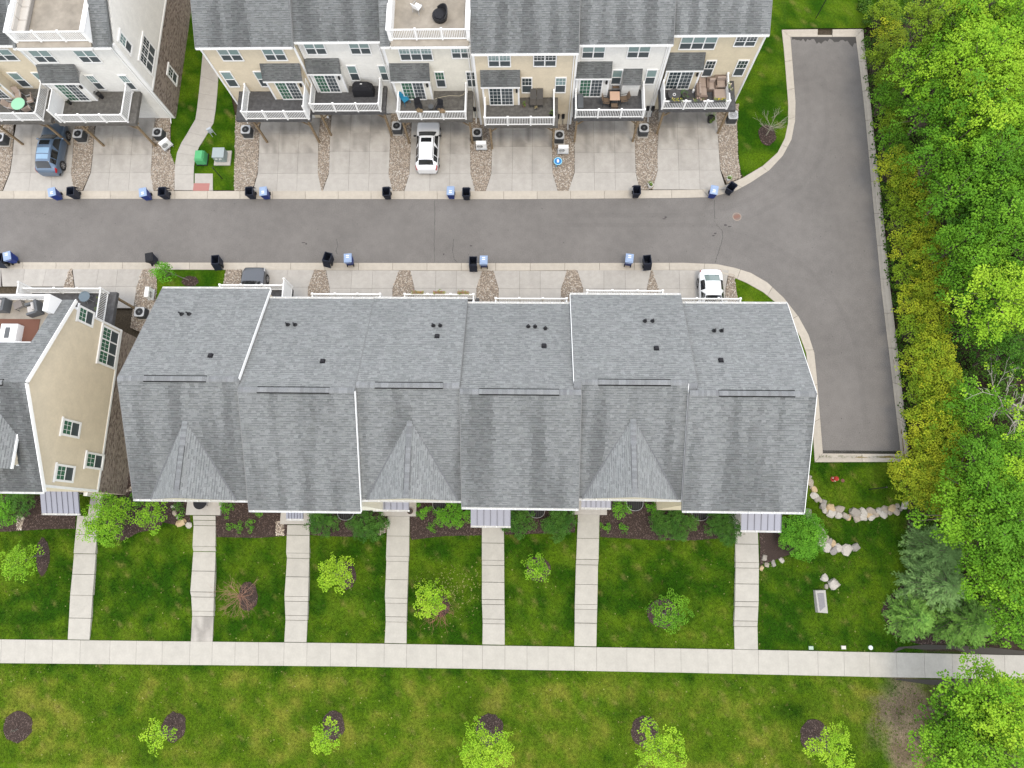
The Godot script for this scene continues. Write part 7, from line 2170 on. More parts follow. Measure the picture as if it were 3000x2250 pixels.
		for x in [-0.24, 0.24]:
			var l := MB.new()
			l.tube([Vector3(x, 0.02, 0.4), Vector3(x, 0.35, -0.1), Vector3(x, 0.02, -0.42)], [0.014, 0.014, 0.014], 5)
			obj("leg", l, M.black, o)
	pot("plant_pot", "terracotta pot with a green plant left of the recliners", Vector3(-0.69, 3.90, -32.88) * Vector3(1, 0, 1) + Vector3.UP * fy, 0.15, 0.3, mat(Color(0.2, 0.12, 0.08), 0.8), green, 6, 1.4)
	pot("plant_pot", "pot of dry pale grass in front of the recliners", Vector3(0.24, 3.90, -32.62) * Vector3(1, 0, 1) + Vector3.UP * fy, 0.12, 0.22, M.deck, [Color(0.35, 0.28, 0.14), Color(0.48, 0.4, 0.2)], 7, 1.3)
	pot("plant_pot", "leafy pot at the right rail of the tan house's deck", Vector3(1.47, 4.00, -32.03) * Vector3(1, 0, 1) + Vector3.UP * fy, 0.16, 0.35, M.black, green, 8, 1.5)
	# white house: dining set
	var dt := thing("dining_table", "tan square dining table on the white house's deck", "table", Vector3(6.32, 4.50, -33.14) * Vector3(1, 0, 1) + Vector3.UP * fy)
	var dm := MB.new()
	dm.cbox(Vector3(-0.38, 0.86, -0.38), Vector3(0.38, 0.92, 0.38), 0.012)
	obj("tabletop", dm, mat(Color(0.45, 0.3, 0.21), 0.6), dt)
	for x in [-0.32, 0.32]:
		for z in [-0.32, 0.32]: obj("leg", boxm(Vector3(x - 0.03, 0, z - 0.03), Vector3(x + 0.03, 0.86, z + 0.03)), M.black, dt)
	for q in [[Vector3(6.49, 4.10, -34.40), 0.0, "behind"], [Vector3(5.74, 4.10, -33.03), 1.45, "left of"], [Vector3(7.08, 4.10, -33.19), -1.35, "right of"], [Vector3(6.33, 4.10, -32.56), PI, "in front of"]]:
		chair("dining_chair", "brown sling dining chair %s the square table" % q[2], Vector3(q[0].x, fy, q[0].z), q[1], M.black, mat(Color(0.15, 0.105, 0.07), 0.8), "dining chairs around the square table")
	var cg := thing("covered_cabinet", "dark covered cabinet against the left rail of the white house's deck", "cabinet", Vector3(3.66, 4.30, -32.73) * Vector3(1, 0, 1) + Vector3.UP * fy)
	var cm := MB.new()
	cm.cbox(Vector3(-0.24, 0.02, -0.6), Vector3(0.24, 0.95, 0.6), 0.06)
	obj("cover", cm, M.darkmetal, cg)
	obj("skirt", boxm(Vector3(-0.27, 0.0, -0.63), Vector3(0.27, 0.12, 0.63)), M.blackmatte, cg)
	# eastmost tan house: lounge set and flowers
	sofa("outdoor_sofa", "brown outdoor sofa against the tan wall, its seats facing right", Vector3(13.11, 4.00, -34.26) * Vector3(1, 0, 1) + Vector3.UP * fy, PI / 2, 2.0, wicker, cush, 2)
	sofa("outdoor_armchair", "small brown armchair between the two sofas", Vector3(13.94, 4.00, -34.50) * Vector3(1, 0, 1) + Vector3.UP * fy, 0.0, 0.8, wicker, cush, 1)
	sofa("outdoor_lounger", "brown double lounger at the right rail, one long pillow", Vector3(14.67, 4.00, -34.67) * Vector3(1, 0, 1) + Vector3.UP * fy, 0.0, 1.05, wicker, cush, 1)
	var ot := thing("ottoman", "large tan ottoman in front of the double lounger", "ottoman", Vector3(14.55, 4.05, -33.66) * Vector3(1, 0, 1) + Vector3.UP * fy)
	obj("base", boxm(Vector3(-0.47, 0.02, -0.42), Vector3(0.47, 0.3, 0.42)), wicker, ot)
	var om := MB.new()
	om.cbox(Vector3(-0.46, 0.3, -0.41), Vector3(0.46, 0.44, 0.41), 0.05)
	obj("cushion", om, cush, ot)
	table_round("fire_table", "dark grey round table with a white ring at its centre", Vector3(11.02, 4.00, -33.62) * Vector3(1, 0, 1) + Vector3.UP * fy, 0.5, 0.42, M.deckgrey, M.black)
	var rg := MB.new()
	rg.tube(ring_points(0.1, 0.0, 16), filled(17, 0.025), 6)
	tag(obj("ring_dish", rg, M.white, null, Vector3(11.00, 4.07, -33.56) * Vector3(1, 0, 1) + Vector3.UP * (fy + 0.45)), "white ring dish on the round dark table", "dish")
	pot("plant_pot", "big pot of green and red flowers on the eastmost deck", Vector3(11.84, 4.10, -33.60) * Vector3(1, 0, 1) + Vector3.UP * fy, 0.22, 0.35, M.deckgrey, [Color(0.04, 0.13, 0.02), Color(0.1, 0.22, 0.03)], 9, 1.9)
	var wc := thing("watering_can", "white watering can beside the patio door of the eastmost deck", "watering can", Vector3(12.59, 3.75, -34.13) * Vector3(1, 0, 1) + Vector3.UP * fy, 0.5)
	var w0 := MB.new()
	w0.lathe([Vector2(0.11, 0), Vector2(0.11, 0.2), Vector2(0.08, 0.24), Vector2(0.0, 0.24)], Vector3.ZERO, 12)
	obj("body", w0, M.white, wc)
	var w1 := MB.new()
	w1.tube([Vector3(0.1, 0.08, 0), Vector3(0.26, 0.26, 0)], [0.022, 0.016], 6)
	obj("spout", w1, M.white, wc)
	var w2 := MB.new()
	w2.tube([Vector3(-0.08, 0.22, 0), Vector3(-0.18, 0.2, 0), Vector3(-0.11, 0.04, 0)], [0.012, 0.012, 0.012], 5)
	obj("handle", w2, M.white, wc)
	for q in [[Vector3(10.93, 4.75, -32.51), 0.0, 0.9, "left", Color(0.55, 0.42, 0.05)], [Vector3(12.57, 4.75, -32.52), 0.0, 0.9, "middle", Color(0.5, 0.35, 0.3)], [Vector3(14.27, 4.75, -32.54), 0.0, 0.9, "right", Color(0.55, 0.42, 0.05)], [Vector3(15.11, 4.75, -33.62), PI / 2, 0.7, "side", Color(0.6, 0.5, 0.4)]]:
		planter("flower box on the %s rail of the eastmost deck" % (q[3] if q[3] == "side" else q[3] + " part of the front"), Vector3(q[0].x, fy + 0.98, q[0].z), q[1], q[2], M.deckgrey, [Color(0.09, 0.15, 0.02), Color(0.26, 0.3, 0.04)], int(q[2] * 90) + q[3].length(), q[4], "flower boxes on the eastmost deck rail")
	pot("plant_pot", "large leafy pot on the drive under the eastmost deck", Vector3(14.77, 0.60, -33.83) * Vector3(1, 0, 1) + Vector3.UP * 0.2, 0.32, 0.5, M.black, green, 10, 2.2)
	pot("plant_pot", "white pot with a small green plant in the gravel by the kerb", Vector3(9.64, 0.30, -27.87) * Vector3(1, 0, 1) + Vector3.UP * 0.08, 0.2, 0.42, M.white, green, 11, 0.8)
	pot("plant_pot", "white pot with a green plant where the kerb curves", Vector3(16.02, 0.30, -28.47) * Vector3(1, 0, 1) + Vector3.UP * 0.1, 0.2, 0.4, M.white, green, 12, 0.9)
	# gable-ended house: deck and terrace
	table_round("patio_table", "round grey glass table on the gable-ended house's deck", Vector3(-33.00, 4.35, -16.67) * Vector3(1, 0, 1) + Vector3.UP * fy, 0.42, 0.72, mat(Color(0.13, 0.17, 0.2), 0.2), M.metal)
	planter("raised bed of leafy greens at the right rail of the gable-ended house's deck", Vector3(-32.18, 4.00, -16.27) * Vector3(1, 0, 1) + Vector3.UP * (fy + 0.1), PI / 2, 1.1, M.deckgrey, lime, 13)
	var tt: float = 9.12
	sofa("terrace_armchair", "grey cushioned armchair with dark frame, right on the near roof terrace", Vector3(-32.49, 9.40, -13.94) * Vector3(1, 0, 1) + Vector3.UP * tt, -1.25, 0.85, M.darkmetal, mat(Color(0.42, 0.4, 0.38), 0.9), 1)
	sofa("terrace_armchair", "grey cushioned armchair cut by the left edge of the photo", Vector3(-34.70, 9.40, -14.15) * Vector3(1, 0, 1) + Vector3.UP * tt, -1.6, 0.85, M.darkmetal, mat(Color(0.42, 0.4, 0.38), 0.9), 1)
	var fs := thing("footstool", "brown-grey footstool beside the terrace armchair", "footstool", Vector3(-33.60, 9.40, -14.20) * Vector3(1, 0, 1) + Vector3.UP * tt, 0.5)
	obj("top", boxm(Vector3(-0.28, 0.36, -0.25), Vector3(0.28, 0.42, 0.25)), mat(Color(0.17, 0.15, 0.135), 0.8), fs)
	for x in [-0.25, 0.25]:
		for z in [-0.22, 0.22]: obj("leg", boxm(Vector3(x - 0.015, 0, z - 0.015), Vector3(x + 0.015, 0.36, z + 0.015)), M.darkmetal, fs)
	var rug := boxm(Vector3(-1.4, 0.0, -0.85), Vector3(1.4, 0.03, 0.85))
	tag(obj("outdoor_rug", rug, mat(Color(0.14, 0.065, 0.045), 0.95), null, Vector3(-33.62, 9.10, -12.48) * Vector3(1, 0, 1) + Vector3.UP * (tt + 0.004)), "rust brown rug at the back of the near roof terrace", "rug")
	var bx := thing("storage_box", "white storage box with a grey top panel on the rust rug", "storage box", Vector3(-33.74, 9.80, -12.21) * Vector3(1, 0, 1) + Vector3.UP * (tt + 0.035))
	var bm := MB.new()
	bm.cbox(Vector3(-0.55, 0, -0.62), Vector3(0.55, 0.62, 0.62), 0.08)
	obj("body", bm, M.white, bx)
	obj("top_panel", boxm(Vector3(-0.16, 0.615, -0.36), Vector3(0.16, 0.63, 0.36)), M.darkmetal, bx)
	# flower boxes along the middle row's deck rail
	for q in [[Vector3(-8.23, 4.70, -16.87), "left"], [Vector3(-6.69, 4.70, -16.88), "middle"], [Vector3(-4.95, 4.70, -16.87), "right"]]:
		planter("yellow-green flower box, the %s of three on the middle row's deck rail" % q[1], Vector3(q[0].x, fy + 0.9, q[0].z - 0.08), 0.0, 0.85, M.timber, [Color(0.12, 0.18, 0.02), Color(0.34, 0.34, 0.04)], int(q[0].x * 10.0) + 99, Color(0.3, 0.12, 0.1), "flower boxes on the middle row's deck rail")
	# porch things of the middle row
	table_round("porch_table", "round dark wicker table on the westmost porch of the middle row", Vector3(-24.35, 0.80, -1.95) * Vector3(1, 0, 1) + Vector3.UP * 0.2, 0.5, 0.6, M.blackmatte, M.black)
	pot("plant_pot", "round brown pot at the corner of the third porch", Vector3(-8.78, 0.50, -1.52) * Vector3(1, 0, 1) + Vector3.UP * 0.2, 0.22, 0.4, mat(Color(0.1, 0.05, 0.035), 0.7))


func build_plants() -> void:
	R.seed = 3
	var lime := [Color(0.1, 0.26, 0.012), Color(0.225, 0.405, 0.025)]
	var bright := [Color(0.17, 0.35, 0.015), Color(0.32, 0.48, 0.032)]
	var mid := [Color(0.065, 0.19, 0.012), Color(0.145, 0.31, 0.018)]
	var deep := [Color(0.032, 0.105, 0.01), Color(0.08, 0.19, 0.015)]
	var gold := [Color(0.12, 0.235, 0.014), Color(0.42, 0.44, 0.026)]
	var olive := [Color(0.1, 0.19, 0.012), Color(0.21, 0.3, 0.016)]
	var blue := [Color(0.12, 0.25, 0.07), Color(0.26, 0.43, 0.14)]
	var fir := [Color(0.09, 0.23, 0.04), Color(0.22, 0.41, 0.075)]
	# the wood: [crown centre as seen, its height, radius, palette]
	var pals := {"lime": lime, "bright": bright, "mid": mid, "deep": deep, "gold": gold, "olive": olive}
	var list := [[Vector3(29.38, -0.1, -37.58), 9.0, 2.1, "olive", "olive green tree at the top edge of the photo, first from the hedge side"],
		[Vector3(31.65, -0.1, -37.53), 10.0, 2.5, "lime", "lime green tree at the top edge of the photo, second from the hedge side"],
		[Vector3(32.48, -0.1, -37.28), 11.0, 3.2, "bright", "yellow-lime tree at the top edge of the photo, third from the hedge side"],
		[Vector3(34.93, -0.1, -36.08), 11.0, 3.2, "lime", "lime green tree at the top edge of the photo, fourth from the hedge side"],
		[Vector3(29.11, -0.1, -34.76), 8.0, 2.0, "lime", "lime green tree in the second rank from the top, first from the hedge side"],
		[Vector3(30.96, -0.1, -33.61), 10.0, 2.5, "lime", "lime green tree in the second rank from the top, second from the hedge side"],
		[Vector3(31.46, -0.1, -32.75), 11.5, 3.4, "bright", "yellow-lime tree in the second rank from the top, third from the hedge side"],
		[Vector3(34.17, -0.1, -32.08), 11.0, 3.2, "bright", "yellow-lime tree in the second rank from the top, fourth from the hedge side"],
		[Vector3(29.33, -0.1, -31.03), 8.0, 2.0, "mid", "mid green tree level with the bare young tree, first from the hedge side"],
		[Vector3(31.11, -0.1, -29.82), 10.0, 3.0, "mid", "mid green tree level with the bare young tree, second from the hedge side"],
		[Vector3(31.83, -0.1, -29.13), 11.0, 3.2, "bright", "yellow-lime tree level with the bare young tree, third from the hedge side"],
		[Vector3(33.94, -0.1, -28.39), 11.0, 3.0, "lime", "lime green tree level with the bare young tree, fourth from the hedge side"],
		[Vector3(29.31, -0.1, -27.19), 8.5, 2.0, "mid", "mid green tree level with the utility boxes, first from the hedge side"],
		[Vector3(31.33, -0.1, -26.20), 9.5, 2.8, "mid", "mid green tree level with the utility boxes, second from the hedge side"],
		[Vector3(32.31, -0.1, -25.80), 10.0, 3.0, "mid", "mid green tree level with the utility boxes, third from the hedge side"],
		[Vector3(33.99, -0.1, -24.37), 10.0, 2.8, "mid", "mid green tree level with the utility boxes, fourth from the hedge side"],
		[Vector3(29.70, -0.1, -23.91), 8.5, 2.0, "mid", "mid green tree level with the street's north kerb, first from the hedge side"],
		[Vector3(31.91, -0.1, -23.00), 9.0, 2.8, "deep", "dark green tree level with the street's north kerb, second from the hedge side"],
		[Vector3(32.40, -0.1, -22.10), 10.0, 3.0, "mid", "mid green tree level with the street's north kerb, third from the hedge side"],
		[Vector3(30.20, -0.1, -20.37), 8.5, 2.1, "mid", "mid green tree level with the street's south half, first from the hedge side"],
		[Vector3(30.95, -0.1, -19.52), 9.0, 2.8, "mid", "mid green tree level with the street's south half, second from the hedge side"],
		[Vector3(33.15, -0.1, -19.19), 9.5, 2.8, "mid", "mid green tree level with the street's south half, third from the hedge side"],
		[Vector3(31.03, -0.1, -17.29), 8.5, 2.4, "mid", "mid green tree level with the middle row's north eaves, first from the hedge side"],
		[Vector3(31.30, -0.1, -16.02), 9.5, 2.8, "bright", "yellow-lime tree level with the middle row's north eaves, second from the hedge side"],
		[Vector3(33.35, -0.1, -16.82), 9.0, 2.6, "lime", "lime green tree level with the middle row's north eaves, third from the hedge side"],
		[Vector3(31.53, -0.1, -14.65), 7.0, 1.9, "mid", "mid green tree beside the sparse grey-branched tree, to its north, first from the hedge side"],
		[Vector3(33.33, -0.1, -12.86), 6.0, 2.0, "deep", "dark green tree beside the sparse grey-branched tree, to its north, second from the hedge side"],
		[Vector3(30.57, -0.1, -8.89), 6.0, 2.0, "mid", "mid green tree beside the sparse grey-branched tree, to its south, first from the hedge side"],
		[Vector3(29.64, 0.0, -4.97), 7.5, 2.2, "mid", "mid green tree beside the sparse grey-branched tree, to its south, second from the hedge side"],
		[Vector3(32.20, 0.0, -5.85), 6.5, 2.2, "mid", "mid green tree beside the sparse grey-branched tree, to its south, third from the hedge side"],
		[Vector3(29.14, -0.0, -2.67), 8.5, 2.5, "mid", "mid green tree level with the boulder wall, first from the hedge side"],
		[Vector3(31.14, 0.0, -3.43), 8.5, 2.2, "bright", "yellow-lime tree level with the boulder wall, second from the hedge side"],
		[Vector3(27.61, -0.5, -1.50), 8.0, 2.1, "lime", "lime green tree above the blue spruces, first from the hedge side"],
		[Vector3(29.68, -0.7, 0.62), 8.5, 2.2, "mid", "mid green tree above the blue spruces, second from the hedge side"],
		[Vector3(29.86, -0.5, -1.08), 9.5, 2.6, "mid", "mid green tree above the blue spruces, third from the hedge side"],
		[Vector3(30.26, -0.8, 2.43), 8.5, 2.2, "lime", "lime green tree behind the spruces, first from the hedge side"],
		[Vector3(30.40, -0.7, 1.72), 9.0, 2.4, "mid", "mid green tree behind the spruces, second from the hedge side"],
		[Vector3(31.02, -0.9, 4.65), 8.0, 2.0, "mid", "mid green tree behind the spruces, third from the hedge side"],
		[Vector3(26.82, -1.3, 13.38), 6.0, 2.1, "lime", "lime green tree south of the public walk at the corner, first from the hedge side"],
		[Vector3(27.83, -1.2, 11.44), 6.5, 2.2, "mid", "mid green tree south of the public walk at the corner, second from the hedge side"],
		[Vector3(28.45, -1.1, 9.56), 7.5, 2.5, "lime", "lime green tree south of the public walk at the corner, third from the hedge side"],
		[Vector3(28.48, -1.3, 12.41), 8.0, 2.6, "lime", "lime green tree south of the public walk at the corner, fourth from the hedge side"],
		[Vector3(29.32, -1.2, 10.53), 8.5, 2.6, "bright", "yellow-lime tree south of the public walk at the corner, fifth from the hedge side"]]
	var i := 0
	for t in list:
		i += 1
		var foot: Vector3 = t[0]
		if foot.z < 7.9: foot.x = maxf(foot.x, 29.6)
		elif foot.z < 10.6: foot.z = 10.6
		tree("woodland_tree", t[4], foot, t[1], t[2], pals[t[3]], 100 + i * 7, "trees of the wood east of the cul-de-sac", 2.3, 0.25, 32, 0.27, (t[0] - foot) * Vector3(1, 0, 1))
	# the hedge of golden shrubs along the kerb
	i = 0
	for q in [[Vector3(29.20, 0.0, -42.61), 1.44, 3.2, "olive", "olive green hedge shrub north of the storm inlet end, first from the north there"],
		[Vector3(29.42, 0.0, -40.50), 1.44, 3.0, "gold", "golden green hedge shrub north of the storm inlet end, second from the north there"],
		[Vector3(28.64, 0.0, -38.41), 1.44, 3.2, "olive", "olive green hedge shrub north of the storm inlet end, third from the north there"],
		[Vector3(28.97, 0.0, -36.36), 1.44, 3.0, "olive", "olive green hedge shrub along the north arm of the cul-de-sac, first from the north there"],
		[Vector3(28.42, 0.0, -34.35), 1.32, 3.2, "mid", "mid green hedge shrub along the north arm of the cul-de-sac, second from the north there"],
		[Vector3(28.71, 0.0, -32.36), 1.32, 3.0, "olive", "olive green hedge shrub along the north arm of the cul-de-sac, third from the north there"],
		[Vector3(28.60, 0.0, -30.42), 1.44, 3.2, "mid", "mid green hedge shrub along the north arm of the cul-de-sac, fourth from the north there"],
		[Vector3(28.47, 0.0, -28.32), 1.56, 3.4, "gold", "golden green hedge shrub where the street meets the cul-de-sac, first from the north there"],
		[Vector3(29.42, 0.0, -27.16), 1.56, 3.8, "gold", "golden green hedge shrub where the street meets the cul-de-sac, second from the north there"],
		[Vector3(28.74, 0.0, -26.30), 1.44, 3.0, "olive", "olive green hedge shrub where the street meets the cul-de-sac, third from the north there"],
		[Vector3(29.52, 0.0, -25.02), 1.56, 3.8, "gold", "golden green hedge shrub where the street meets the cul-de-sac, fourth from the north there"],
		[Vector3(28.59, 0.0, -24.08), 1.44, 3.2, "olive", "olive green hedge shrub where the street meets the cul-de-sac, fifth from the north there"],
		[Vector3(29.59, 0.0, -22.73), 1.56, 3.8, "gold", "golden green hedge shrub where the street meets the cul-de-sac, sixth from the north there"],
		[Vector3(28.57, 0.0, -21.79), 1.44, 3.2, "gold", "golden green hedge shrub where the street meets the cul-de-sac, seventh from the north there"],
		[Vector3(29.57, 0.0, -20.42), 1.56, 4.0, "gold", "golden green hedge shrub where the street meets the cul-de-sac, eighth from the north there"],
		[Vector3(28.59, 0.0, -19.54), 1.44, 3.2, "olive", "olive green hedge shrub where the street meets the cul-de-sac, ninth from the north there"],
		[Vector3(29.54, 0.0, -18.22), 1.56, 4.0, "gold", "golden green hedge shrub along the middle row's end house, first from the north there"],
		[Vector3(28.60, 0.0, -17.34), 1.44, 3.2, "gold", "golden green hedge shrub along the middle row's end house, second from the north there"],
		[Vector3(29.47, 0.0, -16.07), 1.56, 4.0, "gold", "golden green hedge shrub along the middle row's end house, third from the north there"],
		[Vector3(28.56, 0.0, -15.00), 1.44, 3.2, "olive", "olive green hedge shrub along the middle row's end house, fourth from the north there"],
		[Vector3(29.42, 0.0, -13.78), 1.56, 4.0, "gold", "golden green hedge shrub along the middle row's end house, fifth from the north there"],
		[Vector3(28.52, 0.0, -12.71), 1.44, 3.2, "gold", "golden green hedge shrub along the middle row's end house, sixth from the north there"],
		[Vector3(29.28, 0.0, -11.36), 1.68, 4.0, "gold", "golden green hedge shrub along the middle row's end house, seventh from the north there"],
		[Vector3(28.43, 0.0, -10.29), 1.44, 3.2, "olive", "olive green hedge shrub along the middle row's end house, eighth from the north there"],
		[Vector3(29.33, 0.0, -9.17), 1.68, 4.0, "gold", "golden green hedge shrub at the south end of the cul-de-sac, first from the north there"],
		[Vector3(28.39, 0.0, -8.09), 1.56, 3.2, "gold", "golden green hedge shrub at the south end of the cul-de-sac, second from the north there"],
		[Vector3(29.22, 0.0, -7.02), 1.68, 4.0, "gold", "golden green hedge shrub at the south end of the cul-de-sac, third from the north there"],
		[Vector3(28.21, 0.0, -5.92), 1.68, 3.4, "gold", "golden green hedge shrub at the south end of the cul-de-sac, fourth from the north there"],
		[Vector3(29.23, 0.0, -5.25), 1.68, 3.8, "gold", "golden green hedge shrub at the south end of the cul-de-sac, fifth from the north there"],
		[Vector3(27.19, 0.0, -4.13), 1.80, 3.4, "gold", "golden green hedge shrub at the south end of the cul-de-sac, sixth from the north there"],
		[Vector3(28.38, 0.0, -3.48), 1.92, 3.8, "gold", "golden green hedge shrub at the south end of the cul-de-sac, seventh from the north there"]]:
		i += 1
		shrub(q[4], q[0], q[1], q[2], q[1] * 1.15, pals[q[3]], 300 + i * 3, "broad", 0.2, 1.7, "shrubs along the cul-de-sac kerb", "hedge_shrub")
	undergrowth(PackedVector2Array([Vector2(28.35, -60), Vector2(52, -60), Vector2(52, 6.5), Vector2(30.5, 7.3), Vector2(28.0, 0), Vector2(27.7, -5)]), 26000, [Color(0.035, 0.085, 0.01), Color(0.085, 0.18, 0.015)], 8)
	undergrowth(PackedVector2Array([Vector2(28.2, 10.2), Vector2(48, 10), Vector2(48, 26), Vector2(27.2, 26), Vector2(27.0, 16)]), 6000, [Color(0.06, 0.12, 0.015), Color(0.13, 0.26, 0.02)], 9)
	spruce("grey-blue spruce, the northernmost of those by the east lawn", Vector3(28.71, -0.66, 0.73), 3.9, 2.1, blue, 1)
	spruce("broad blue-green spruce in the middle of the spruce group", Vector3(28.42, -0.82, 2.94), 4.0, 2.4, blue, 2)
	spruce("low green spruce in the curved mulch bed", Vector3(26.89, -0.98, 5.26), 2.6, 1.75, fir, 3)
	spruce("dark green spruce nearest the public walk", Vector3(30.24, -0.98, 5.27), 3.7, 2.3, fir, 4)
	spruce("half-hidden spruce at the right behind the others", Vector3(33.08, -0.87, 3.73), 3.8, 2.0, fir, 5)
	bare_tree("budding_tree", "sparsely leaved tree with grey spreading branches in the wood", Vector3(33.87, 4.60, -9.03) * Vector3(1, 0, 1), 8.6, 3.9, 6, Color(0.4, 0.37, 0.32), 0.4, bright, 0.13)
	bare_tree("bare_tree", "leafless young tree on a mulch ring by the cul-de-sac", Vector3(19.38, 0.09, -32.59), 2.8, 1.5, 11, Color(0.33, 0.31, 0.24), 0.0, [], 0.04)
	bare_tree("bare_shrub", "reddish leafless shrub on the mulch ring of the second lawn", Vector3(-20.97, -0.72, 4.71), 2.0, 1.7, 12, Color(0.38, 0.22, 0.16), 0.0, [], 0.032, "shrub")
	bare_tree("bare_shrub", "reddish bare twigs below the yellow-green tree of the fourth lawn", Vector3(-6.53, -0.84, 5.30), 1.6, 1.5, 14, Color(0.4, 0.19, 0.14), 0.0, [], 0.03, "shrub")
	# young trees
	var g := "young trees on the south lawn"
	for q in [[Vector3(-36.83, -1.37, 14.22), Vector3(-36.48, -0.20, 14.11), 0.28, 0.25, bright, "tiny green sprout bent over the leftmost mulch ring of the south lawn", 3],
		[Vector3(-25.53, -1.36, 13.92), Vector3(-25.17, 1.40, 13.74), 1.05, 0.90, bright, "small yellow-lime tree on the second mulch ring from the left", 9],
		[Vector3(-13.83, -1.33, 13.59), Vector3(-13.61, 1.80, 13.68), 1.10, 1.00, bright, "small yellow-lime tree on the third mulch ring from the left", 11],
		[Vector3(-2.66, -1.34, 13.60), Vector3(-2.71, 3.00, 13.66), 1.60, 1.60, bright, "full yellow-lime tree on the fourth mulch ring of the south lawn", 18],
		[Vector3(8.30, -1.33, 13.50), Vector3(8.31, 2.80, 13.49), 1.55, 1.50, bright, "full yellow-lime tree on the fifth mulch ring of the south lawn", 17],
		[Vector3(20.08, -1.33, 13.49), Vector3(19.58, 2.60, 13.39), 1.50, 1.40, bright, "slanting yellow-lime tree on the sixth mulch ring of the south lawn", 14]]:
		sapling(q[5], q[0], q[1], q[2], q[3], q[4], int(q[2] * 100) + q[6], g, q[6])
	g = "young trees on the front lawns"
	for q in [[Vector3(-36.34, -0.36, 2.05), Vector3(-36.14, 2.30, 2.44), 1.30, 1.10, lime, "lime green tree at the left edge over a tall mulch ring", 16],
		[Vector3(-30.47, -0.04, -0.06), Vector3(-29.86, 3.10, -0.61), 1.75, 1.50, lime, "large lime green tree over the first walk", 20],
		[Vector3(-27.65, -0.04, -0.77), Vector3(-27.29, 2.10, -1.05), 1.15, 0.90, lime, "smaller lime green tree right of the large one by the first walk", 12],
		[Vector3(-13.33, -0.51, 3.14), Vector3(-13.73, 1.70, 2.92), 1.30, 0.90, bright, "thin yellow-green tree left of its mulch ring on the third lawn", 16],
		[Vector3(-6.26, -0.79, 5.07), Vector3(-6.90, 1.50, 4.48), 1.25, 0.90, bright, "yellow-green tree above red twigs on the fourth lawn", 15],
		[Vector3(0.65, -0.43, 2.50), Vector3(0.53, 1.30, 2.35), 1.00, 0.80, lime, "round yellow-green tree centred on the fifth lawn's mulch", 14],
		[Vector3(9.67, -0.87, 5.46), Vector3(9.77, 1.30, 5.12), 1.40, 0.90, mid, "mid green round tree on the wide sixth lawn", 16]]:
		sapling(q[5], q[0], q[1], q[2], q[3], q[4], int(q[2] * 130) + q[6], g, q[6])
	sapling("green young tree beside the kerb, over the dark bin", Vector3(-27.69, 0.06, -19.63), Vector3(-28.41, 2.60, -19.42), 0.85, 0.9, [Color(0.07, 0.24, 0.015), Color(0.18, 0.4, 0.03)], 60, "young trees by the street", 14)
	# shrubs in the beds
	var emerald := [Color(0.06, 0.2, 0.015), Color(0.15, 0.36, 0.025)]
	var yew := [Color(0.035, 0.11, 0.016), Color(0.085, 0.195, 0.028)]
	i = 0
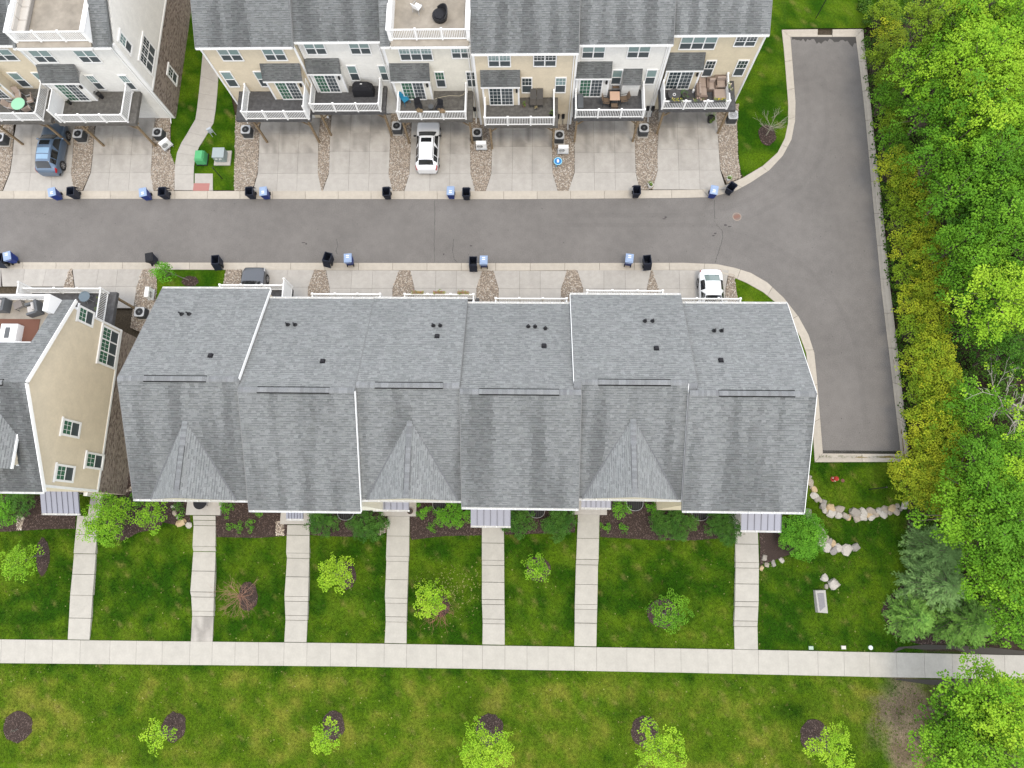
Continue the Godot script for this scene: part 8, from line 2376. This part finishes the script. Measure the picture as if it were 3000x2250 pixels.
	for q in [[Vector3(-39.22, -0.04, -1.13), 1.00, 1.00, 0.90, emerald, "broad", "bright shrub at the left edge below the gable-ended house"],
		[Vector3(-37.83, -0.04, -1.74), 1.10, 1.00, 0.80, yew, "fine", "dark yew left of the first porch roof"],
		[Vector3(-31.21, -0.04, -2.71), 0.75, 1.10, 0.80, emerald, "broad", "leafy shrub at the brick corner of the gable-ended house"],
		[Vector3(-29.75, -0.04, -1.94), 0.70, 0.80, 0.60, emerald, "broad", "low shrub between the lime tree and the middle row"],
		[Vector3(-26.10, -0.04, -1.81), 0.45, 0.60, 0.50, yew, "broad", "small dark shrub left of the westmost porch"],
		[Vector3(-25.90, -0.04, -1.07), 0.35, 0.50, 0.35, emerald, "broad", "small bright shrub at the stone edging"],
		[Vector3(-22.40, -0.04, -1.42), 0.75, 0.70, 0.50, emerald, "broad", "bright shrub right of the westmost porch"],
		[Vector3(-21.47, -0.04, -0.24), 0.35, 0.40, 0.35, emerald, "broad", "seedling shrub in the middle of the second bed"],
		[Vector3(-20.61, -0.04, -0.29), 0.35, 0.40, 0.35, emerald, "broad", "seedling shrub right of the middle in the second bed"],
		[Vector3(-22.16, -0.04, -0.17), 0.25, 0.30, 0.25, emerald, "broad", "smallest seedling at the left of the second bed"],
		[Vector3(-20.02, -0.04, -1.38), 0.40, 0.50, 0.40, emerald, "broad", "shrub tucked beside the second porch roof"],
		[Vector3(-15.18, -0.04, -0.60), 1.15, 1.00, 0.95, yew, "fine", "dark spreading yew right of the second walk"],
		[Vector3(-11.80, -0.04, -0.54), 1.35, 1.10, 1.00, yew, "fine", "wide dark yew left of the third walk"],
		[Vector3(-7.78, -0.04, -1.60), 0.65, 0.70, 0.50, emerald, "broad", "bright shrub right of the third porch"],
		[Vector3(-6.15, -0.04, -1.32), 0.80, 0.80, 0.75, emerald, "broad", "bright shrub in front of the third window well"],
		[Vector3(-5.12, -0.04, -1.33), 0.75, 0.85, 0.80, emerald, "broad", "bright shrub left of the fourth porch roof"],
		[Vector3(-7.14, -0.04, -0.30), 0.32, 0.40, 0.32, emerald, "broad", "seedling shrub low in the third bed"],
		[Vector3(-0.84, -0.04, -0.92), 1.05, 1.00, 0.95, yew, "fine", "dark yew right of the fourth walk"],
		[Vector3(2.06, -0.04, -0.96), 1.10, 1.00, 1.00, yew, "fine", "dark yew left of the fifth walk"],
		[Vector3(6.59, -0.04, -1.88), 0.70, 0.70, 0.55, emerald, "broad", "bright shrub left of the fifth window well"],
		[Vector3(9.10, -0.04, -1.98), 0.75, 0.70, 0.55, emerald, "broad", "bright shrub right of the fifth window well"],
		[Vector3(5.61, -0.04, -0.60), 0.35, 0.40, 0.35, emerald, "broad", "seedling shrub left in the fifth bed"],
		[Vector3(6.79, -0.04, -0.45), 0.35, 0.40, 0.35, emerald, "broad", "seedling shrub centre in the fifth bed"],
		[Vector3(10.34, -0.04, -0.83), 1.60, 1.10, 1.05, yew, "fine", "broad dark yew in the middle of the widest bed"],
		[Vector3(13.96, -0.04, -0.71), 1.00, 1.10, 1.10, yew, "fine", "dark yew beside the sixth walk's porch"],
		[Vector3(19.47, -0.57, -0.23), 1.50, 1.60, 1.40, emerald, "broad", "big round bright shrub right of the east porch roof"]]:
		i += 1
		shrub(q[6], q[0], q[1] * 1.2, q[2] * 1.1, q[3] * 1.2, q[4], 500 + i, "broad", 0.14 if q[5] == "broad" else 0.11, 2.4, "shrubs in the front beds")


func build_houses() -> void:
	R.seed = 41
	streak.seed = 6; streak.frequency = 0.55; streak.fractal_octaves = 3
	# the row north of the street, west to east
	townhouse({"label": "beige townhouse at the west end of the six-house row, beside the path", "mat": M.beige, "x0": -24.47, "x1": -17.33, "w": -34.38, "eave": -34.02, "win": [[-23.21, -21.66, 7.23, 8.47, 2, "tealpane", false], [-19.89, -18.34, 7.23, 8.47, 2, "tealpane", false], [-24.06, -23.27, 4.26, 6.00, 1, "tealpane", false], [-21.48, -20.68, 4.26, 6.00, 1, "tealpane", false]], "bay": [-20.65, -17.60, -33.66], "slider": [-19.90, -18.23], "deck": [-23.59, -17.62, -31.81], "rail": [-22.72, -17.74, -31.83, true, false], "screens": [[-17.70, -34.23, -31.86, 1.55]], "posts": [-22.43, -17.99], "boards": "deckgrey", "spout": -24.32})
	townhouse({"label": "white townhouse whose deck holds a grill under a black cover", "mat": M.ivory, "x0": -17.31, "x1": -11.02, "w": -34.81, "eave": -34.44, "win": [[-16.85, -15.35, 7.31, 8.56, 2, "tealpane", false], [-13.52, -12.04, 7.31, 8.56, 2, "tealpane", false], [-14.29, -13.60, 4.36, 6.05, 1, "tealpane", false], [-11.88, -11.21, 4.36, 6.05, 1, "tealpane", false]], "bay": [-17.29, -14.65, -34.28], "slider": [-16.93, -15.29], "deck": [-17.55, -11.70, -32.44], "rail": [-17.40, -12.02, -32.49, true, true], "posts": [-17.02, -11.89], "boards": "deckgrey", "tone": 0.85})
	townhouse({"label": "cream townhouse with a tan roof terrace and white parapets, third of the row", "mat": M.cream, "x0": -11.00, "x1": -4.47, "w": -34.33, "eave": -33.99, "terrace": [-10.20, -4.62, -34.44, -39.84], "win": [[-9.82, -7.43, 7.21, 8.56, 3, "tealpane", true], [-5.98, -4.63, 7.40, 8.56, 2, "tealpane", true], [-7.54, -6.83, 4.16, 5.90, 1, "greenpane", true], [-5.13, -4.44, 4.16, 5.90, 1, "glass", true]], "bay": [-10.83, -7.81, -33.59], "slider": [-10.13, -8.43], "deck": [-10.59, -4.77, -31.72], "rail": [-10.51, -5.24, -31.77, true, true], "posts": [-10.35, -5.03]})
	townhouse({"label": "tan townhouse with two dark recliners on its deck, right of the terrace house", "mat": M.beige, "x0": -4.45, "x1": 3.24, "w": -33.70, "eave": -33.36, "win": [[-3.28, -1.66, 7.27, 8.51, 2, "tealpane", true], [0.02, 1.66, 7.27, 8.51, 2, "glass", true], [-0.87, -0.09, 4.28, 6.00, 1, "glass", true], [1.70, 2.50, 4.28, 6.00, 1, "tealpane", true]], "bay": [-3.96, -0.97, -33.06], "slider": [-3.37, -1.55], "deck": [-3.82, 1.95, -31.19], "rail": [-3.72, 1.62, -31.23, true, true], "posts": [-3.38, 1.69], "tone": 0.95, "glass": "glass"})
	var bump := townhouse({"label": "white townhouse with a square dining table and brown chairs on its deck", "mat": M.ivory, "x0": 3.27, "x1": 9.94, "w": -34.38, "eave": -34.03, "win": [[3.56, 5.20, 7.26, 8.52, 2, "tealpane", false], [6.86, 8.46, 7.26, 8.50, 2, "tealpane", false], [6.03, 6.78, 4.31, 5.95, 1, "tealpane", false], [8.63, 9.39, 4.31, 5.95, 1, "tealpane", false]], "bay": [3.19, 5.90, -33.76], "slider": [3.58, 5.29], "deck": [3.19, 8.65, -31.79], "rail": [3.32, 8.56, -31.86, true, true], "posts": [3.48, 8.32], "boards": "deckgrey", "tone": 1.0})
	var fx0: float = 6.82
	var fx1: float = 8.27
	var fw: float = -34.38
	var fp := part("wall_box", bump)
	obj("side", boxm(Vector3(fx0 + 0.06, 3.63, fw), Vector3(fx1 - 0.06, 5.15, fw + 0.6)), M.ivory, fp)
	var fm := MB.new()
	fm.col = Color(0.2, 0.2, 0.2)
	fm.hexa([Vector3(fx0, 5.13, fw + 0.78), Vector3(fx1, 5.13, fw + 0.78), Vector3(fx1, 5.90, fw + 0.01), Vector3(fx0, 5.90, fw + 0.01)], [Vector3(fx0, 5.25, fw + 0.78), Vector3(fx1, 5.25, fw + 0.78), Vector3(fx1, 6.02, fw + 0.01), Vector3(fx0, 6.02, fw + 0.01)])
	obj("roof", fm, M.tint, fp)
	var fs := MB.new()
	var fu := Vector3(0, 0.8 * 0.967, -0.77)
	shingles(fs, Vector3(fx0, 5.25, fw + 0.78), Vector3.RIGHT, fu.normalized(), Vector3(0, 0.77, 0.77).normalized(), fu.length(), func(_t): return Vector2(0, fx1 - fx0), 0.68, 0.2)
	obj("shingles", fs, M.shingle, fp, Vector3.ZERO, "stuff")
	townhouse({"label": "tan townhouse at the row's east end, brown sofas on its deck", "mat": M.sand, "x0": 9.96, "x1": 16.73, "w": -35.10, "eave": -34.78, "win": [[10.70, 13.28, 7.23, 8.52, 3, "tealpane", false], [14.62, 16.13, 7.50, 8.50, 2, "glass", true], [13.09, 13.84, 4.24, 6.00, 1, "glass", true], [15.48, 16.26, 4.27, 6.01, 1, "glass", true]], "bay": [10.01, 12.81, -34.40], "slider": [10.35, 12.18], "deck": [9.91, 15.81, -32.54], "rail": [10.07, 15.08, -32.59, false, true], "screens": [[10.07, -34.23, -32.61, 1.2]], "posts": [10.35, 15.38], "boards": "deckgrey", "tone": 1.05, "glass": "glass", "spout": 16.63})
	# west of the path
	var west := townhouse({"label": "white townhouse west of the curved path, brick along the foot of its side wall", "mat": M.ivory, "x0": -37.95, "x1": -30.65, "w": -34.43, "eave": -34.09, "terrace": [-37.62, -32.10, -34.50, -39.65], "win": [[-37.40, -35.90, 7.11, 8.42, 2, "tealpane", false], [-34.03, -32.55, 7.07, 8.37, 2, "tealpane", false], [-34.90, -34.25, 3.95, 5.61, 1, "tealpane", true], [-32.30, -31.68, 3.92, 5.60, 1, "tealpane", true]], "bay": [-37.91, -34.91, -33.60], "slider": [-37.22, -35.52], "deck": [-37.91, -31.67, -31.52], "rail": [-37.40, -32.24, -31.61, false, true], "screens": [[-37.71, -33.84, -31.64, 1.5]], "posts": [-36.46, -32.01], "tone": 0.8})
	end_wall(west, -30.63, -34.09 - 13.6, -34.43, 0.0, 3.68, M.ivory)
	side_windows(west, -30.63, [[-35.88, -35.10, 6.97, 8.42, 1, "tealpane"], [-37.81, -35.54, 4.16, 5.86, 3, "glass"], [-38.00, -37.13, 0.78, 2.13, 1, "glass"]])
	townhouse({"label": "beige townhouse at the left photo edge, green round table on its deck", "mat": M.beige, "x0": -45.45, "x1": -37.98, "w": -34.72, "eave": -34.33, "win": [[-40.87, -39.06, 6.97, 8.18, 2, "tealpane", false], [-41.16, -40.36, 3.92, 5.61, 1, "tealpane", false], [-39.22, -38.48, 3.92, 5.61, 1, "tealpane", false]], "bay": [-44.87, -41.58, -33.84], "slider": [-44.00, -42.16], "deck": [-44.48, -38.58, -31.67], "rail": [-44.29, -39.16, -31.78, true, true], "posts": [-43.52, -39.45], "tone": 0.7})
	# the middle row
	row_house({"label": "grey-roofed house at the west end of the middle row, with a cross gable", "mat": M.beige, "end": -1.0, "rakes": "ne", "x0": -24.47, "x1": -17.21, "zn": -15.55, "zs": -1.79, "dormer": [-20.69, 2.64, 11.22], "ridge": [-22.88, -19.14], "pipes": [[-22.34, -13.41], [-21.86, -13.42]], "vents": [[-19.40, -10.27]], "slab": [Vector3(-25.60, 0.20, -1.27).x, Vector3(-23.03, 0.20, -1.30).x, Vector3(-24.16, 0.20, -1.06).z], "rail": [-22.82, -18.13, -17.50], "screens": [[-17.84, -17.70, -15.28, 1.7]]})
	row_house({"label": "middle row house second from the west, plain roof beside the white rake", "mat": M.cream, "rakes": "se", "x0": -17.21, "x1": -10.28, "zn": -14.88, "zs": -1.21, "ridge": [-16.04, -11.78], "pipes": [[-15.43, -12.74], [-14.96, -12.74]], "vents": [[-12.60, -10.02]], "porch_roof": [-17.12, -15.90, Vector3(-17.39, 2.72, -0.83).z], "slab": [Vector3(-18.47, 0.20, -1.36).x, Vector3(-15.91, 0.20, -1.39).x, Vector3(-16.94, 0.20, -0.48).z], "well": [Vector3(-13.66, 0.20, -0.80).x], "rail": [-15.93, -10.97, -16.83]})
	row_house({"label": "middle row house third from the west, cross gable above a planted porch rail", "mat": M.sand, "x0": -10.28, "x1": -4.16, "zn": -14.90, "zs": -1.93, "dormer": [-7.18, 2.77, 11.22], "ridge": [-9.15, -5.14], "pipes": [[-6.17, -12.72], [-5.73, -12.72]], "vents": [[-5.85, -11.90]], "porch_roof": [-11.02, -8.46, Vector3(-9.90, 2.72, -1.54).z], "slab": [Vector3(-10.98, 0.20, -1.45).x, Vector3(-8.40, 0.20, -1.48).x, Vector3(-9.62, 0.20, -1.17).z], "well": [Vector3(-6.61, 0.20, -1.75).x], "rail": [-9.18, -4.19, -16.83]})
	row_house({"label": "middle row house third from the east, plain front slope with dark streaks", "mat": M.beige, "x0": -4.16, "x1": 2.95, "nx": Vector2(-4.16, 2.50), "zn": -14.59, "zs": -1.55, "ridge": [-3.02, 1.64], "pipes": [[-0.19, -12.74], [0.24, -12.74], [0.88, -12.60]], "vents": [[0.79, -11.27]], "porch_roof": [-4.11, -1.33, Vector3(-2.72, 2.72, -0.53).z], "slab": [Vector3(-3.58, 0.20, -1.55).x, Vector3(-1.39, 0.20, -1.57).x, Vector3(-2.56, 0.20, -0.77).z], "well": [Vector3(0.49, 0.20, -1.35).x], "rail": [-2.58, 2.52, -16.54], "tone": 0.97})
	row_house({"label": "middle row house second from the east, projecting roof with a cross gable", "mat": M.cream, "rakes": "se nw", "x0": 2.95, "x1": 9.15, "nx": Vector2(2.50, 9.66), "zn": -15.22, "zs": -2.16, "dormer": [6.03, 2.85, 11.22], "ridge": [3.92, 8.11], "pipes": [[7.10, -13.10], [7.57, -13.10]], "vents": [[7.57, -11.05]], "porch_roof": [3.58, 5.65, Vector3(4.68, 2.72, -1.87).z], "slab": [Vector3(3.09, 0.20, -1.63).x, Vector3(5.64, 0.20, -1.66).x, Vector3(4.19, 0.20, -1.45).z], "well": [Vector3(7.71, 0.20, -1.74).x], "rail": [4.01, 9.40, -17.16]})
	row_house({"label": "middle row house at the east end, roof edge against the cul-de-sac", "mat": M.sand, "end": 1.0, "rakes": "ne se", "x0": 9.15, "x1": 16.44, "nx": Vector2(9.66, 16.44), "zn": -14.65, "zs": -1.51, "ridge": [10.85, 15.19], "pipes": [[11.35, -12.48], [11.81, -12.48]], "vents": [[11.37, -10.30]], "porch_roof": [14.53, 17.26, Vector3(15.89, 2.72, -0.46).z], "slab": [Vector3(14.49, 0.20, -1.77).x, Vector3(17.08, 0.20, -1.81).x, Vector3(15.79, 0.20, -0.79).z], "well": [Vector3(12.44, 0.20, -1.14).x], "rail": [10.25, 14.89, -16.58], "tone": 1.02})
	corner_house()

# the house at the left edge, its tall beige side wall turned to the camera
func corner_house() -> void:
	var root := thing("townhouse", "beige gable-ended townhouse at the left, three-light window in its tall side wall", "house", Vector3.ZERO, 0.0, "townhouses in the middle row")
	var x0: float = -37.71
	var x1: float = -30.17
	var zn: float = -14.72
	var zs: float = -2.15
	var zr := (zn + zs) * 0.5
	var yr := EAVE + PITCH * (zs - zn) * 0.5
	var tx: float = -31.38
	var tz: float = -11.31
	var fy: float = 9.12
	var xw: float = -30.46
	var wn := zn + 0.34
	var ws := zs - 0.34
	obj("wall_core", boxm(Vector3(x0, -0.3, wn), Vector3(xw - 0.01, EAVE - 0.18, ws)), M.beige, root)
	var gb := MB.new()
	gb.face(Vector3(xw - 0.005, EAVE - 0.2, wn), Vector3(xw - 0.005, EAVE - 0.2, ws), Vector3(xw - 0.005, yr - 0.25, zr), Vector3(xw - 0.005, yr - 0.25, zr), Vector3.RIGHT)
	obj("gable", gb, M.beige, root)
	end_wall(root, xw, wn, ws, zr, 3.34, M.beige)
	side_windows(root, xw, [[-14.55, -13.63, 6.73, 8.18, 1, "greenpane"], [-14.02, -11.41, 3.68, 5.52, 3, "greenpane"], [-6.87, -5.95, 6.34, 7.94, 1, "greenpane"], [-3.92, -3.00, 6.24, 7.84, 1, "greenpane"], [-5.03, -4.11, 3.39, 5.13, 1, "greenpane"]])
	var o := part("roof", root)
	var m := MB.new()
	m.col = Color(0.16, 0.165, 0.165)
	var th := Vector3.DOWN * 0.16
	var cut := EAVE + PITCH * (tz - zn)
	for q in [[Vector3(x0, EAVE, zs), Vector3(x1, EAVE, zs), Vector3(x1, yr, zr), Vector3(x0, yr, zr)], [Vector3(tx, EAVE, zn), Vector3(x1, EAVE, zn), Vector3(x1, yr, zr), Vector3(tx, yr, zr)], [Vector3(x0, cut, tz), Vector3(tx, cut, tz), Vector3(tx, yr, zr), Vector3(x0, yr, zr)]]:
		m.hexa([q[0] + th, q[1] + th, q[2] + th, q[3] + th], q)
	obj("deck", m, M.tint, o)
	var sh := MB.new()
	var s := Vector3(0, PITCH, -1).normalized()
	var sn := Vector3(0, PITCH, 1).normalized()
	var len := Vector2(zs - zr, yr - EAVE).length()
	shingles(sh, Vector3(x0, EAVE + 0.004, zs), Vector3.RIGHT, s, Vector3(0, 1, PITCH).normalized(), len, func(_t): return Vector2(0.0, x1 - x0 - 0.03), 0.95, 0.5)
	shingles(sh, Vector3(tx, EAVE + 0.004, zn), Vector3.RIGHT, sn, Vector3(0, 1, -PITCH).normalized(), len, func(_t): return Vector2(0.0, x1 - tx - 0.03), 1.0, 0.2)
	var lc := (tz - zn) * sqrt(1.0 + PITCH * PITCH)
	shingles(sh, Vector3(x0, cut + 0.004, tz), Vector3.RIGHT, sn, Vector3(0, 1, -PITCH).normalized(), len - lc, func(_t): return Vector2(0.0, tx - x0), 1.0, 0.15)
	obj("shingles", sh, M.shingle, o, Vector3.ZERO, "stuff")
	for z in [zs, zn]:
		var rk := MB.new()
		rk.bar(Vector3(x1, EAVE - 0.1, z), Vector3(x1, yr - 0.1, zr), 0.05, 0.24)
		rk.bar(Vector3(x1 - 0.16, EAVE - 0.15, z), Vector3(x1 - 0.16, yr - 0.15, zr), 0.3, 0.03)
		obj("rake_board", rk, M.white, o)
	obj("cut_flashing", boxm(Vector3(x0, cut - 0.1, tz - 0.04), Vector3(tx, cut + 0.03, tz)), M.white, o)
	gutter(root, x0, x1 - 0.02, EAVE - 0.01, zs + 0.004, 1.0)
	ridge_vent(root, x0 + 1.5, x1 - 1.4, yr, zr)
	# roof terrace towards the street
	var ter := part("terrace", root)
	obj("floor", boxm(Vector3(x0, EAVE - 0.16, zn), Vector3(tx - 0.02, fy, tz - 0.05)), M.membrane, ter)
	obj("back_wall", boxm(Vector3(x0, fy, tz - 0.05), Vector3(tx - 0.02, cut - 0.1, tz + 0.05)), M.white, ter)
	obj("parapet", boxm(Vector3(tx - 0.0, EAVE - 0.05, zn + 0.02), Vector3(tx + 0.32, fy + 1.05, zn + 1.15)), M.white, ter)
	railing(root, [Vector3(x0, 0, zn + 0.06), Vector3(tx, 0, zn + 0.06)], fy, [Vector3(-33.17, 0, zn + 0.06), Vector3(-35.10, 0, zn + 0.06)])
	# gabled dormer on the south slope
	var dm := part("dormer", root)
	var dx0: float = -34.52
	var dx1: float = -31.48
	var dz: float = -3.72
	var dy: float = 10.64
	var dr: float = 11.80
	var dc := (dx0 + dx1) * 0.5
	var dw := MB.new()
	siding(dw, Vector3(dx1, 0, dz), Vector3.FORWARD, Vector3.RIGHT, EAVE + 0.7, dy, func(_y): return Vector2(0.0, 2.6))
	dw.box(Vector3(dx0, EAVE, dz - 3.2), Vector3(dx1 - 0.004, dy, dz))
	obj("cheek_wall", dw, M.beige, dm)
	obj("band", boxm(Vector3(dx1 - 0.02, 9.68, dz - 0.02), Vector3(dx1 + 0.05, 9.92, dz + 0.05)), M.trim, dm)
	var dsl := MB.new()
	var ds := MB.new()
	for g in [1.0, -1.0]:
		var e: float = dc + g * ((dx1 - dc) + 0.25)
		var a := Vector3(e, dy - 0.05, dz + 0.3)
		var b := Vector3(dc, dr, dz + 0.3)
		var back := Vector3(0, 0, -5.0)
		dsl.col = Color(0.16, 0.165, 0.165)
		dsl.hexa([a + Vector3.DOWN * 0.1, a + back + Vector3.DOWN * 0.1, b + back + Vector3.DOWN * 0.1, b + Vector3.DOWN * 0.1], [a, a + back, b + back, b])
		var u := b - a
		shingles(ds, a + Vector3.UP * 0.005, Vector3.FORWARD, u.normalized(), Vector3(u.y * g, absf(u.x), 0).normalized(), u.length(), func(_t): return Vector2(0.0, 5.0), 1.05, 0.1)
	obj("dormer_roof", dsl, M.tint, dm)
	obj("shingles", ds, M.shingle, dm, Vector3.ZERO, "stuff")
	var de := MB.new()
	de.box(Vector3(dx1 + 0.22, dy - 0.17, dz - 2.4), Vector3(dx1 + 0.3, dy - 0.02, dz + 0.3))
	obj("eave_board", de, M.white, dm)
	# deck below the terrace and porch on the south side
	var y: float = 3.63
	deck(root, -37.62, -31.09, wn - 0.03, -17.26, y, [], M.deckgrey, [-36.75, -31.43])
	var rx: float = -31.67
	var rz: float = -17.19
	railing(root, [Vector3(-37.52, 0, rz), Vector3(rx, 0, rz), Vector3(rx, 0, wn - 0.1)], y, [Vector3(-35.15, 0, rz), Vector3(-33.39, 0, rz), Vector3(rx, 0, rz), Vector3(rx, 0, wn - 0.12)])
	privacy_screen(root, -37.56, -17.50, -15.67, y, 1.4)
	var pr := part("porch_roof", root)
	var pz: float = Vector3(-33.34, 2.72, -0.99).z
	var px0: float = Vector3(-34.68, 2.72, -0.97).x
	var px1: float = Vector3(-31.91, 2.72, -1.01).x
	for i in 7:
		var a := lerpf(px0, px1, i / 7.0)
		var b := lerpf(px0, px1, (i + 1) / 7.0)
		var q := MB.new()
		q.hexa([Vector3(a, 2.66, pz), Vector3(b - 0.004, 2.66, pz), Vector3(b - 0.004, 3.2, ws), Vector3(a, 3.2, ws)], [Vector3(a, 2.72, pz), Vector3(b - 0.004, 2.72, pz), Vector3(b - 0.004, 3.26, ws), Vector3(a, 3.26, ws)])
		q.col = Color(0.4, 0.4, 0.42)
		q.hexa([Vector3(b - 0.035, 2.72, pz), Vector3(b, 2.72, pz), Vector3(b, 3.26, ws), Vector3(b - 0.025, 3.26, ws)], [Vector3(b - 0.02, 2.765, pz), Vector3(b - 0.005, 2.765, pz), Vector3(b - 0.005, 3.305, ws), Vector3(b - 0.02, 3.305, ws)])
		obj("panel", q, M.seam, pr)
	gutter(pr, px0, px1, 2.7, pz + 0.004, 1.0)
	obj("porch_slab", boxm(Vector3(px1 - 0.3, -0.35, ws - 0.1), Vector3(Vector3(-32.99, 0.20, -1.67).x, 0.2, Vector3(-33.59, 0.20, -0.22).z)), M.concrete, root)
	obj("front_door", boxm(Vector3(Vector3(-33.43, 0.20, -2.17).x, 0.2, ws - 0.05), Vector3(Vector3(-32.55, 0.20, -2.18).x, 2.2, ws + 0.03)), M.black, root)
	obj("porch_post", boxm(Vector3(px1 + 0.02, 0.2, ws), Vector3(px1 + 0.3, 2.7, ws + 0.25)), M.white, root)

func _ready() -> void:
	var cam := Camera3D.new()
	cam.name = "camera"
	cam.fov = 59.963
	cam.near = 0.5
	cam.far = 4000.0
	cam.keep_aspect = Camera3D.KEEP_HEIGHT
	cam.transform = Transform3D(Basis(Vector3(0.999570, -0.026004, -0.013523), Vector3(-0.007472, 0.220033, -0.975464), Vector3(0.028341, 0.975146, 0.219744)), Vector3(0, 50, 0))
	add_child(cam)
	cam.current = true
	var env := Environment.new()
	var sky := Sky.new()
	var sm := ProceduralSkyMaterial.new()
	sm.sky_energy_multiplier = 1.18
	sm.sky_top_color = Color(0.84, 0.86, 0.9)
	sm.sky_horizon_color = Color(1.0, 0.99, 0.97)
	sm.ground_bottom_color = Color(0.3, 0.33, 0.25)
	sm.ground_horizon_color = Color(0.6, 0.63, 0.62)
	sky.sky_material = sm
	env.background_mode = Environment.BG_SKY
	env.sky = sky
	env.ambient_light_source = Environment.AMBIENT_SOURCE_SKY
	env.tonemap_mode = Environment.TONE_MAPPER_LINEAR
	env.tonemap_exposure = 1.85
	env.sdfgi_enabled = true
	env.ssao_enabled = true
	env.ssil_enabled = true
	var we := WorldEnvironment.new()
	we.name = "world_environment"
	we.environment = env
	add_child(we)
	var sun := DirectionalLight3D.new()
	sun.name = "sun"
	sun.light_color = Color(1.0, 0.95, 0.87)
	sun.light_energy = 0.3
	sun.light_angular_distance = 16.0
	sun.shadow_enabled = true
	sun.rotation_degrees = Vector3(-70, 28, 0)
	add_child(sun)
	materials()
	build_ground()
	build_road()
	build_paving()
	build_houses()
	build_things()
	build_plants()
	build_grass()
